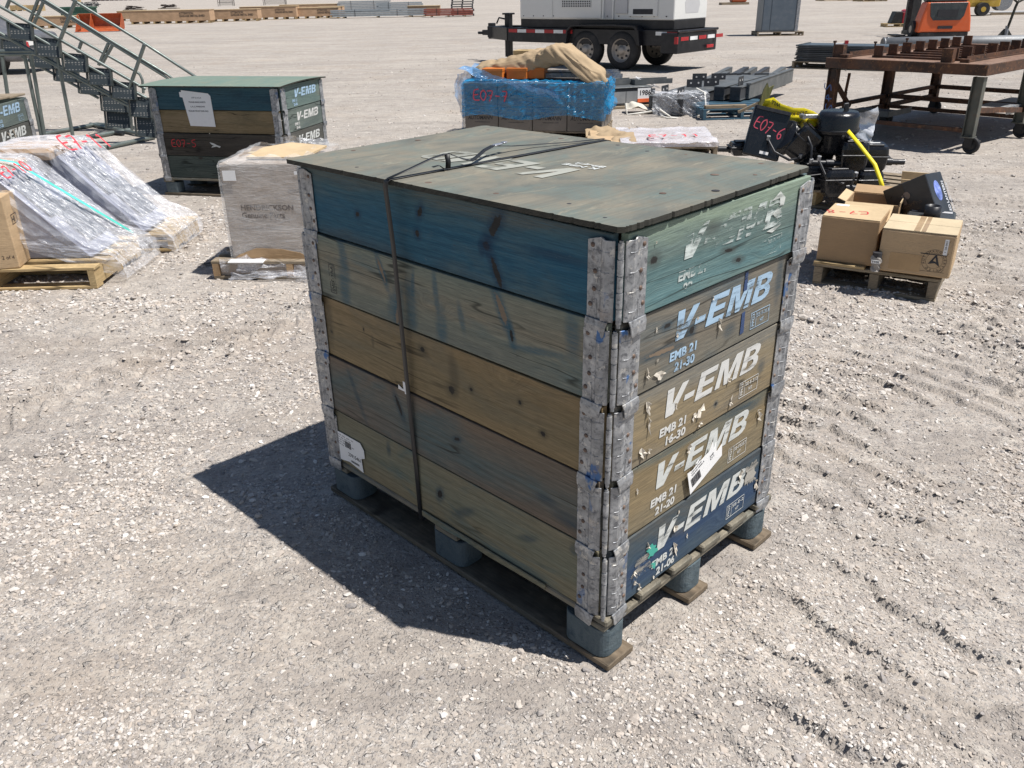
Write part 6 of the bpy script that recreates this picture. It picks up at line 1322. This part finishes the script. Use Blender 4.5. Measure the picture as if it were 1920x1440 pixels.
for i, ch in enumerate('AUTOMANN CERTIFIED '):
    a = R(205 - i * 19); text(ch, 'mark_letter', .0125, frame((cx_ + .0465 * cos(a), -.0012, cz_ + .0465 * sin(a)), (sin(a), 0, -cos(a)), (cos(a), 0, sin(a))), pr_ink, c2_) if ch != ' ' else None
m = MB(); m.box(cx_ - .08, cx_ + .06, -.0012, -.0004, .030, .0315)
for (x, z) in ((W2 - .05, .19), (W2 - .05, .12), (W2 - .06, .03)):
    for k in range(2): m.bar((x + .012 * k, -.001, z), (x + .012 * k + .012, -.001, z + .02), .001, .0016)
m.build('print_lines', pr_ink, c2_)
m = MB(); m.box(cx_ + .035, cx_ + .055, -.002, -.0008, .13, .215); m.build('bar_label', white_paper, c2_); text('1 58-001', 'print', .009, frame((cx_ + .049, -.0026, .142), (0, 0, 1), (-1, 0, 0)), ink, c2_, width=.06)
m = MB(); m.box(.06, .22, -.0014, -.0006, .02, .115); m.build('tape_patch', paint('tape_patch', (.40, .26, .13), .35, 0, dirt=.05), c2_); m = MB(); m.box(.21, .34, -.0022, -.0016, .125, .129); m.build('handle_slit', ink, c2_)
o = thing('glove_bundle', 'small dark and grey cloth bundle wedged between the two closed cartons', 'cloth bundle', Mq @ Vector((W1 + .022, -.052, zq + .0)), rq); o.scale = (.72, .72, .72)
rows = [[(.035 * (1.1 - .2 * math.sin(i)) * cos(2 * PI * j / 10), .03 * sin(2 * PI * j / 10), .018 * i) for j in range(11)] for i in range(8)]
drape('cloth', rows, paint('grey_cloth', (.30, .28, .26), .9, 0, dirt=.2), o, .02, 141, .03, 2); m = MB(); m.cyl((0, 0, .09), (0, 0, .15), .034, 12); m.build('dark_top', ink, o); m = MB(); m.box(-.03, .03, -.042, -.038, .07, .095); m.build('tag', white_paper, o); text('YTOI', 'print', .016, frame((-.025, -.0425, .076), (1, 0, 0), (0, 0, 1)), ink, o, bold=.04)
# open carton behind
oc = thing('open_carton', 'open empty carton with raised flaps, behind the closed ones', 'carton', Mq @ Vector((.05, .40, zq)), rq + R(2), 'cartons on the weathered pallet')
m = MB(); w_, d_, h_ = .30, .28, .27; T_ = .006
m.box(0, w_, 0, d_, 0, T_); m.box(0, w_, 0, T_, T_, h_); m.box(0, w_, d_ - T_, d_, T_, h_); m.box(0, T_, T_, d_ - T_, T_, h_); m.box(w_ - T_, w_, T_, d_ - T_, T_, h_); m.build('box', card3, oc)
fl = lambda M, a, b, nm='flap', mt=None: (lambda q_: (q_.box(0, a, 0, b, 0, .005), q_.build(nm, mt or card2, oc)))(type('x', (MB,), {})())[1]
def flap(p, x, y, a, b, mt): q_ = MB(); q_.T = frame(p, x, y); q_.box(0, a, 0, b, 0, .005); q_.build('flap', mt, oc)
flap((0, 0, h_), (1, 0, 0), (0, -.85, -.35), w_ - .03, .17, card2); flap((0, d_, h_), (1, 0, 0), (0, 1, .3), w_, .10, card3); flap((0, d_, h_), (0, -1, 0), (-.8, 0, .3), d_, .05, card2); flap((w_, 0, h_), (0, 1, 0), (.05, 0, .9), d_, .02, card2)
# second open carton beyond it
o = thing('open_carton', 'small open carton just behind the black picture box', 'carton', G(1690, 452) + Vector((-.02, .12, 0)), rq); m = MB(); m.box(0, .22, 0, .2, 0, .40); m.build('box', card2, o, bevel=.004); m = MB(); m.T = frame((0, 0, .402), (1, 0, 0), (0, -.4, .9)); m.box(0, .22, 0, .06, 0, .004); m.build('flap', card2, o)
# black product box tilted
bt_m = paint('printed_black_carton', (.030, .034, .042), .38, 0, var=.3, dirt=.12, dirtcol=(.12, .10, .08)); bs_m = paint('printed_brown_black', (.028, .020, .016), .35, 0, dirt=.05)
pb_ = thing('product_box', 'tilted black retail box with a blue orb picture, resting in the open carton', 'box', AT(1681, 440, 5.02), 0); pb_.rotation_euler = (R(-4), R(-30), R(-48))
a_, b_, h2 = .27, .20, .28
m = MB(); m.box(0, a_, 0, b_, 0, h2); m.build('box', [bt_m], pb_, bevel=.004)
m = MB(); m.box(.003, a_ * .46, -.0012, -.0004, .003, h2 - .003); m.build('side_print', bs_m, pb_)
wp = worn('white_box_print', (.66, .68, .72), .66, seed=3); bp = paint('brown_box_print', (.16, .11, .075), .5, 0, dirt=0)
text('OutdoorPro', 'box_print', .026, frame((.02, -.002, .13), (1, 0, 0), (0, 0, 1)), bp, pb_)
for k in range(4): text('lamp kit with four mounts', 'box_print', .011, frame((.02, -.002, .10 - .018 * k), (1, 0, 0), (0, 0, 1)), bp, pb_)
m = MB(); m.cyl((.13, -.004, .20), (.13, -.0015, .20), .022, 14); m.box(.10, .12, -.004, -.0015, .15, .21); m.build('picture', paint('photo_brown', (.22, .17, .14), .4, 0, dirt=0), pb_)
# the face that looks up to the right (+X end) carries the orb
m = MB(); m.lathe([(0, .0022), (.045, .0021), (.050, .0010)], frame((a_, .09, .17), (0, 1, 0), (0, 0, 1)) @ Matrix.Diagonal((.8, 1.25, 1, 1)), 28); m.build('orb_picture', paint('blue_orb', (.16, .22, .55), .3, 0, var=.5, scale=18, dirt=.4, dirtcol=(.75, .8, .95)), pb_)
text('LED LANTERN', 'box_print', .026, frame((a_ + .0012, .18, .02), (0, 0, 1), (0, -1, 0)), wp, pb_, bold=.03, width=.2); text('200 LUMENS / 4 MODES', 'box_print', .012, frame((a_ + .0012, .22, .03), (0, 0, 1), (0, -1, 0)), wp, pb_, width=.18)
text('OUTDOOR\nLANTERN', 'box_print', .035, frame((.03, .12, h2 + .0012), (1, 0, 0), (0, 1, 0)), wp, pb_, bold=.02, width=.21)
o = thing('black_canister', 'open black canister standing behind the closed cartons', 'canister', Mq @ Vector((.53, .42, zq + .20))); m = MB(); m.ring((0, 0, 0), (0, 0, .09), .045, .036, 24); m.build('rim', semi, o); m = MB(); m.cyl((0, 0, -.1), (0, 0, .03), .0355, 24); m.build('body', cast_m, o)
o = thing('dark_case', 'dark grey flat case with a red dot, behind the right carton', 'case', Mq @ Vector((.40, .36, zq)), rq + R(4)); m = MB(); m.box(0, .26, 0, .24, 0, .225); m.build('case', paint('slate_case', (.05, .055, .06), .4, 0, dirt=.2), o, bevel=.01); m = MB(); m.lathe([(0, .002), (.016, .0015), (.018, 0)], Matrix.Translation((.10, .06, .2255)), 14); m.build('red_dot', redr, o); m = MB(); m.box(.02, .24, .16, .20, .2255, .228); m.build('stripe', lgrey, o)
# ------------------------------------------------------------------ grey cabinet on pallet
Pc2 = G(1420, 68); rc2 = R(-3); cab_m = paint('blue_grey_cabinet', (.115, .145, .18), .45, .2, var=.08, dirt=.2)
stringer_pallet('pallet under the tall blue-grey cabinet', Pc2, rc2, 1.55, 1.0, oldwoodY, oldwood, .13, n=5)
cb2 = thing('steel_cabinet', 'tall blue-grey steel cabinet with its side open, standing on a pallet', 'cabinet', Pc2 + Vector((.12, .05, .132)), rc2)
m = MB(); m.box(0, 1.22, 0, .02, 0, 2.0); m.box(0, 1.22, .88, .90, 0, 2.0); m.box(0, .02, .021, .879, 0, 2.0); m.box(.021, 1.22, .021, .879, 0, .03); m.box(.021, 1.22, .021, .879, 1.97, 2.0); m.build('body', cab_m, cb2)
m = MB(); m.box(.02, .26, -.02, -.001, .05, 1.95); m.box(.28, 1.10, -.02, -.001, .05, 1.95); m.build('front_panel', cab_m, cb2, bevel=.006); m = MB(); m.box(1.12, 1.22, -.03, -.001, 0, 2.0); m.build('corner_post', galv, cb2)
m = MB(); m.box(1.0, 1.18, .3, .8, .031, .40); m.box(.95, 1.15, .3, .8, .6, .62); m.build('inner_shelf', galv, cb2)

# ------------------------------------------------------------------ forklift
org = paint('forklift_orange', (.72, .13, .035), .35, 0, var=.05, dirt=.2); fk_d = paint('forklift_dark', (.045, .055, .06), .45, .1, dirt=.25); blk = paint('plain_black', (.014, .014, .016), .5, .1, dirt=.15)
Pf = G(1768, 71); fk = thing('forklift', 'orange forklift seen from behind, with dark counterweight hood', 'forklift', Pf, R(-4))
wf = .78
m = MB(); m.prism([(-.80, .16), (.80, .16), (.74, .55), (.62, 1.02), (-.62, 1.02), (-.74, .55)], .55, frame((0, .55, 0), (1, 0, 0), (0, 0, 1))); m.build('counterweight', org, fk, bevel=.05, seg=2)
m = MB(); m.prism([(-.50, .62), (-.40, .50), (.40, .50), (.50, .62), (.56, 1.0), (-.56, 1.0)], .02, frame((0, -.001, 0), (1, 0, 0), (0, 0, 1))); m.build('rear_grille', fk_d, fk, bevel=.008); m = MB(); m.box(-.30, .30, -.04, -.022, .60, .80); m.build('radiator_slot', dark_m, fk)
m = MB(); m.box(-.56, .56, .02, .62, 1.021, 1.12); m.build('hood', fk_d, fk, bevel=.03); m = MB(); m.box(-.22, .22, -.02, .0, .26, .34); m.build('tow_slot', dark_m, fk)
m = MB(); m.box(-.72, .72, .0, 1.6, .05, .158); m.build('underbody', blk, fk)
m = MB(); m.cyl((-.42, .3, 1.32), (.42, .3, 1.32), .17, 20); m.build('gas_bottle', fk_d, fk)
for x in (-.60, .60): m = MB(); m.tube([(x, .12, 1.05), (x * .92, .15, 1.5), (x * .85, .35, 2.1), (x * .85, 1.3, 2.15)], .035, 8); m.build('guard_post', blk, fk)
m = MB()
for k in range(5): m.bar((-.5, .4 + .22 * k, 2.13), (.5, .4 + .22 * k, 2.13), .04, .03)
m.build('overhead_guard', blk, fk)
m = MB(); m.box(-.3, .3, .75, 1.15, .95, 1.2); m.box(-.3, .3, .70, .78, 1.2, 1.65); m.build('seat', blk, fk, bevel=.03)
for x in (-.85, .62): m = MB(); m.cyl((x, .5, .24), (x + .2, .5, .24), .24, 24); w_ = m.build('wheel', rub, fk, bevel=.02); m = MB(); m.cyl((x - .004, .5, .24), (x + .204, .5, .24), .11, 16); m.build('rim', rimm, w_)
m = MB(); m.box(-.55, -.40, 1.85, 2.0, .1, 2.5); m.box(.40, .55, 1.85, 2.0, .1, 2.5); m.box(-.55, .55, 1.86, 1.98, 1.2, 1.3); m.build('mast', blk, fk)
m = MB(); m.box(-1.15, -.86, .8, 1.6, .02, .06); m.build('step', blk, fk)
bl2 = thing('upright_board', 'black upright panel standing on the ground left of the forklift', 'panel', G(1706, 60), R(8)); m = MB(); m.box(-.22, .25, 0, .04, .0, 1.35); m.build('panel', blk, bl2); m = MB(); m.tube([(-.26, 0, .02), (-.26, 0, 1.33), (-.2, 0, 1.38), (.2, 0, 1.38)], .02); m.build('edge_tube', fk_d, bl2)
# red machine on a pallet
Pr = G(1662, 51); stringer_pallet('small pallet carrying the red and black machine', Pr, R(-6), 1.05, .8, newwoodY, newwood, .12, n=5)
o = thing('small_machine', 'small red and black machine on a pallet left of the forklift', 'machine', Pr + Vector((.22, .15, .125)), R(-6)); m = MB(); m.prism([(0, 0), (.40, 0), (.38, .42), (.12, .42)], .5, frame((0, .5, 0), (1, 0, 0), (0, 0, 1))); m.build('black_body', blk, o, bevel=.01); m = MB(); m.box(.41, .72, .02, .48, 0, .40); m.cyl((.57, .0, .36), (.57, .5, .36), .13, 16); m.build('red_body', paint('machine_red', (.45, .03, .05), .4, 0, dirt=.15), o, bevel=.02)
o = thing('green_box', 'low dark green box between the red machine and the black panel', 'box', G(1703, 48)); m = MB(); m.box(-.25, .45, 0, .3, 0, .32); m.build('box', paint('dark_green', (.03, .07, .06), .5), o, bevel=.01); m = MB(); m.box(-.27, .47, -.02, .32, .321, .36); m.build('box_lid', paint('dark_green', (.03, .07, .06), .5), o)
# pallet jack
Pj = G(1880, 78); pj = thing('pallet_jack', 'dark hand pallet jack with a looped handle at the right edge', 'pallet jack', Pj, R(10)); olive = paint('jack_olive', (.035, .036, .03), .5, .3, dirt=.3)
m = MB(); m.prism([(-.32, .06), (.32, .06), (.06, .34), (-.06, .34)], .05, frame((0, 0, 0), (1, 0, 0), (0, 0, 1))); m.build('fork_frame', olive, pj, bevel=.01)
m = MB(); m.box(-.28, -.12, 0, 1.1, .05, .09); m.box(.12, .28, 0, 1.1, .05, .09); m.build('forks', olive, pj); m = MB(); m.cyl((0, -.06, .10), (0, -.06, .42), .05, 12); m.build('pump', galv, pj)
m = MB(); m.tube([(0, -.08, .35), (.06, -.14, .9), (.08, -.16, 1.02)], .035); m.tube([(.08, -.16, 1.02), (-.08, -.18, 1.10), (-.10, -.19, 1.22), (.0, -.2, 1.28), (.22, -.2, 1.28), (.30, -.19, 1.22), (.26, -.18, 1.10), (.08, -.16, 1.02)], .03); m.tube([(.08, -.17, 1.02), (.10, -.19, 1.28)], .012); m.build('handle', olive, pj)
for x in (-.06, .06): m = MB(); m.cyl((x - .03, -.06, .08), (x + .03, -.06, .08), .08, 16); m.build('wheel', rub, pj)

# ------------------------------------------------------------------ yellow roller, reel, far right
Py = G(1838, 30); ym = paint('machine_yellow', (.55, .36, .05), .5, 0, dirt=.35)
o = thing('yellow_machine', 'dirty yellow machine with a round black wheel, far right beyond the forklift', 'machine', Py, R(-5)); m = MB(); m.box(-.55, .95, .26, 1.3, .4, 1.35); m.build('body', ym, o, bevel=.05); m = MB(); m.box(-.1, .7, .15, .19, .7, 1.2); m.build('grille', dark_m, o); m = MB(); m.cyl((.05, -.1, .3), (.05, .25, .3), .3, 28); w_ = m.build('wheel', rub, o, bevel=.03); m = MB(); m.cyl((.05, -.105, .3), (.05, -.101, .3), .12, 20); m.build('rim', ym, w_); m = MB(); m.box(-.75, -.56, .1, 1.2, .3, 1.6); m.build('blade', ym, o)
o = thing('cable_reel', 'small grey cable reel beside the yellow machine', 'reel', G(1878, 22), R(-5)); m = MB(); m.cyl((0, 0, .5), (0, .5, .5), .36, 24); m.build('drum', steel_gr, o); m = MB(); m.cyl((0, -.05, .5), (0, -.001, .5), .45, 24); m.cyl((0, .501, .5), (0, .55, .5), .45, 24); m.build('flange', galv, o)
o = thing('metal_sheet', 'pale metal sheet on timber beside the cable reel', 'metal sheet', G(1845, 28), R(-3)); m = MB(); m.box(.3, 2.6, -.3, .8, .10, .14); m.build('sheet', lgrey, o); m = MB(); m.box(.2, 2.7, -.32, -.2, .0, .095); m.build('timber', oldwood, o)

# ------------------------------------------------------------------ long cartons on pallets in a row
crate_c = card('long_crate_card', (.47, .315, .20))
def long_crate(u, v, wpx, hh, depth, rz, label, ln=None, txt=True):
    p = G(u, v); q = G(u + wpx, v); L = (q - p).length if ln is None else ln
    t = thing('long_carton', label, 'carton', p, rz, 'long cartons on timber feet along the far row')
    fb_ = MB()
    m = MB(); m.box(0, L, 0, depth, .14, .14 + hh); m.build('box', crate_c, t, bevel=.01); m = MB(); m.box(-.02, L + .02, -.02, depth + .02, .14 + hh + .001, .14 + hh + .03); m.build('top', card2, t)
    n = max(3, int(L / .62))
    for k in range(n): m = MB(); x = .06 + (L - .22) * k / (n - 1); m.box(x, x + .10, -.005, depth, .02, .138); m.build('foot', newwoodY, t)
    m = MB(); m.box(0, L, 0, .1, 0, .018); m.build('runner', newwood, t)
    if txt: text('ATTENTION\nGARAGE METAL SHED', 'carton_print', .12, frame((L * .62, -.004, .14 + hh * .62), (1, 0, 0), (0, 0, 1)), pr_ink, t, bold=.05, width=L * .32, line=.9)
    return t
lc = [(62, 54, 62, .48, 'long carton farthest left, left of the orange bucket'), (245, 46, 110, .62, 'long carton right of the orange bucket, with dark printing'), (352, 42, 98, .56, 'long carton second right of the orange bucket'), (452, 38, 78, .66, 'tallest long carton in the row, behind its neighbours'), (530, 36, 80, .52, 'low long carton beside the grey steel bundles')]
for (u, v, w, h, lb) in lc: long_crate(u, v, w, h, 1.1, R(1.5), lb)
for (u, v, w, h, lb) in ((222, 40, 60, .5, 'long carton end seen just right of the orange bucket'), (525, 24, 75, .5, 'carton in the second row above the low one'), (598, 33, 34, .55, 'carton end touching the grey steel bundles'), (765, 31, 48, .5, 'carton between the grey and the red steel bundles')): long_crate(u, v, w, h, 1.0, R(1.5), lb, txt=False)
# orange bucket and green bin with scrap
ob = thing('loader_bucket', 'orange loader bucket lying in front of the long cartons', 'loader bucket', G(142, 61), R(3)); ob.scale = (.86, .86, .84); obm = paint('bucket_orange', (.36, .075, .02), .5, 0, dirt=.25)
pf = [(0, .02), (.35, .0), (.70, .04), (.92, .20), (1.0, .45), (.95, .75), (.82, 1.0)]
m = MB(); m.prism(pf + [(a_ + .03, b_ + .015) for a_, b_ in pf[::-1]], 2.5, frame((2.52, 0, 0), (0, 1, 0), (0, 0, 1), (-1, 0, 0))); m.build('shell', obm, ob)
for x in (-.03, 2.53, .75): m = MB(); m.prism([(0, .0)] + pf[1:] + [(.6, .7)], .03, frame((x + .03, -.02, 0), (0, 1, 0), (0, 0, 1), (-1, 0, 0))); m.build('side_plate', obm, ob)
m = MB(); m.box(0, 2.6, -.18, -.03, 0, .03); m.build('cutting_edge', galv, ob)
gn = thing('green_bin', 'dark green bin piled with scrap behind the orange bucket', 'bin', G(118, 46), R(3)); m = MB(); m.box(0, 2.0, 0, 1.0, .05, .95); m.build('body', paint('bin_green', (.03, .10, .07), .5, 0, dirt=.2), gn, bevel=.02); m = MB(); m.box(-.05, 2.05, -.05, 1.05, .951, 1.05); m.build('rim', paint('bin_green', (.03, .10, .07), .5), gn)
scn = thing('scrap_heap', 'tangled dark and pale scrap heaped on the green bin', 'scrap heap', G(118, 46) + Vector((.9, .2, 1.05))); r_ = random.Random(5); m = MB()
for k in range(40): a = Vector((r_.uniform(0, 1.4), r_.uniform(0, .7), r_.uniform(0, .18))); m.tube([a, a + Vector((r_.uniform(-.3, .3), r_.uniform(-.2, .2), r_.uniform(0, .14))), a + Vector((r_.uniform(-.4, .4), r_.uniform(-.2, .2), r_.uniform(-.05, .1)))], .02, 6)
m.build('bars', steel_dk, scn); m = MB()
for k in range(14): a = Vector((r_.uniform(.2, 1.3), r_.uniform(0, .5), r_.uniform(.02, .2))); m.box(a.x, a.x + .16, a.y, a.y + .1, a.z, a.z + .03)
m.build('plates', lgrey, scn)
for (u, v, lb) in ((232, 20, 'dark scrap bundle on a long carton, at the left'), (298, 17, 'dark scrap bundle lying beyond the long cartons')):
    o = thing('scrap_bundle', lb, 'scrap bundle', G(u, v)); m = MB(); r_ = random.Random(u)
    for k in range(30): a = Vector((r_.uniform(0, 1.8), r_.uniform(0, 1), r_.uniform(.1, .5))); m.box(a.x, a.x + r_.uniform(.2, .9), a.y, a.y + .3, a.z, a.z + .06)
    m.build('pieces', paint('brown_scrap', (.06, .045, .04), .8), o); m = MB(); m.box(-.1, 2.4, -.1, 1.2, 0, .09); m.build('bearer', oldwood, o)
# steel profile bundles
def profile_bundle(u, v, wpx, rows_, cols, mat, label, h=.11, z0=.10, strapc=None, gap=.03, cat='steel bundle', dz=0, rz=R(1)):
    p = G(u, v); L = (G(u + wpx, v) - p).length; t = thing('steel_bundle', label, cat, p + Vector((0, 0, dz)), rz, 'steel profile bundles on the far side')
    m = MB()
    for k in range(3): x = L * (.12 + .36 * k); m.box(x, x + .1, -.05, cols * .2 + .05, 0, z0 - .001)
    m.build('bearer', oldwood, t)
    for j in range(rows_):
        m = MB(); r_ = random.Random(j)
        for i in range(cols): y = i * .2; x = r_.uniform(-.12, .12); m.box(x, L + x, y, y + .17, z0 + j * h, z0 + j * h + .012); m.box(x, L + x, y, y + .012, z0 + j * h + .012, z0 + (j + 1) * h - gap); m.box(x, L + x, y + .158, y + .17, z0 + j * h + .012, z0 + (j + 1) * h - gap)
        m.build('profile_layer', mat, t)
    for x in (L * .25, L * .7): m = MB(); m.box(x, x + .03, -.02, -.012, z0, z0 + rows_ * h); m.build('binding', dark_m, t)
    return t
pale = paint('pale_galvanised_profile', (.36, .40, .43), .45, .4, dirt=.15); redst = paint('red_primer_steel', (.28, .075, .055), .6, .1, dirt=.2)
profile_bundle(622, 35, 140, 4, 5, pale, 'long pale grey steel bundle lying in front, right of the long cartons')
profile_bundle(635, 22, 66, 6, 5, pale, 'pale grey steel bundle stacked at the left, in the second row', h=.13)
profile_bundle(708, 22, 60, 5, 5, pale, 'pale grey steel bundle stacked at the right, in the second row', h=.13)
profile_bundle(797, 33, 72, 4, 4, redst, 'red-brown primed steel bundle on the ground')
# dark wire racks
def rack(u, v, w, h, label, slats=8):
    t = thing('steel_rack', label, 'rack', G(u, v), 0, 'dark steel racks on the far side'); m = MB()
    for x in (0, w): m.box(x, x + .06, 0, .06, 0, h); m.box(x, x + .06, .8, .86, 0, h)
    m.build('posts', blk, t); m = MB()
    for k in range(slats): z = h * (k + 1) / slats; m.box(.061, w - .001, 0.0, .04, z - .05, z)
    m.build('slats', blk, t); m = MB()
    for k in range(int(w / .12)): m.box(.07 + k * .12, .10 + k * .12, .85, .88, .1, h); 
    m.build('bars', blk, t); return t
for k in range(7):
    o = thing('stacked_pallet', ('lowest', 'second', 'third', 'fourth', 'fifth', 'sixth', 'top')[k] + ' dark pallet in the stack right of the red steel', 'pallet', G(846, 31) + Vector((random.Random(k).uniform(-.05, .05), .5, .15 * k)), R(2), 'stack of dark pallets'); m = MB(); m.box(0, 1.5, 0, 1.0, .10, .13); m.box(0, 1.5, 0, .1, 0, .02); m.build('boards', steel_dk, o); m = MB(); [m.box(x, x + .1, 0, 1.0, .021, .099) for x in (0, .7, 1.4)]; m.build('blocks', steel_dk, o)
rack(409, 12, 2.2, 1.1, 'dark railing-like rack beyond the long cartons, upper left', 2); rack(494, 10, 3.3, 1.3, 'thin open frame beyond the long cartons', 1)
# yellow timber pallets and dark strip at the top left, car
for i, (u, v, lb) in enumerate(((20, 21, 'yellow timber crate behind the staircase rails, left'), (52, 21, 'yellow timber crate behind the staircase rails, right'), (140, 4, 'timber crate at the top edge, left of centre'))):
    o = thing('timber_crate', lb, 'crate', G(u, v), R(2), 'yellow timber crates at the upper left'); m = MB(); m.box(0, 1.9, 0, 1.2, .12, .75); m.build('box', newwood, o); m = MB(); [m.box(x, x + .12, -.03, 1.2, 0, .119) for x in (.0, .9, 1.78)]; [m.box(x, x + .1, -.03, -.001, .12, .78) for x in (.0, .9, 1.8)]; m.build('battens', newwoodY, o)
for i, (u, v, L_, lb) in enumerate(((1545, 2, 4.5, 'timber pallets lying at the top edge, beyond the cabinet'), (1618, 3, 2.2, 'single timber pallet at the top edge, right of the other pallets'))):
    stringer_pallet(lb, G(u, v), 0, L_, 2.5, newwoodY, newwood, .35, n=6, gapb=False)
o = thing('orange_machine', 'small orange machine on timber at the top edge, left of the cabinet', 'machine', G(1372, 9)); m = MB(); m.box(0, 1.3, 0, 1, .2, .8); m.build('body', obm, o, bevel=.08); m = MB(); m.box(-.9, 1.5, -.1, 1, 0, .19); m.build('bearer', oldwood, o)
def far_car(u, v, rz, col, label, L=4.6):
    t = thing('parked_car', label, 'car', G(u, v), rz); m = MB()
    m.prism([(0, .35), (.15, .28), (4.4, .28), (4.6, .5), (4.55, .85), (3.6, .98), (2.9, 1.45), (1.0, 1.48), (.35, 1.0), (0, .9)], 1.75, frame((0, 1.75, 0), (1, 0, 0), (0, 0, 1))); m.build('body', col, t, bevel=.08, seg=3)
    m = MB(); m.prism([(.6, 1.0), (3.4, 1.0), (2.8, 1.38), (1.1, 1.40)], .01, frame((0, -.001, 0), (1, 0, 0), (0, 0, 1))); m.build('window', paint('dark_glass', (.015, .018, .022), .08, 0, dirt=0), t)
    for x in (.85, 3.7):
        m = MB(); m.cyl((x, -.02, .36), (x, .22, .36), .36, 30); w_ = m.build('tyre', rub, t, bevel=.03)
        m = MB(); m.ring((x, -.035, .36), (x, -.021, .36), .25, .21, 28)
        for k in range(10): a = k * PI / 5; m.bar((x + .05 * cos(a), -.028, .36 + .05 * sin(a)), (x + .22 * cos(a), -.028, .36 + .22 * sin(a)), .012, .045, (0, 1, 0))
        m.build('rim', galv, w_)
    m = MB(); m.box(4.50, 4.62, .1, .45, .62, .76); m.build('headlight', whitep, t); m = MB(); m.box(4.4, 4.63, .03, .12, .55, .7); m.build('tail_lamp', redr, t)
    return t
pc = G(14, 141); far_car(14, 141, 0, paint('car_grey', (.16, .16, .17), .35, .3), 'grey car at the left edge, seen behind the staircase'); bpy.data.objects['parked_car'].location = pc + Vector((-4.05, .05, 0))
far_car(1905, -4, 0, blk, 'dark car just visible at the top right corner')
o = thing('dark_barrier', 'long dark purple strip of stored goods along the top edge, left', 'stored goods', G(172, 2)); m = MB(); m.box(0, 22, 0, 2, .1, 1.2); m.build('goods', paint('dark_purple', (.05, .035, .045), .7), o); m = MB(); [m.box(x, x + .6, -.05, 2, 0, .099) for x in range(0, 22, 2)]; m.build('bearers', oldwood, o)
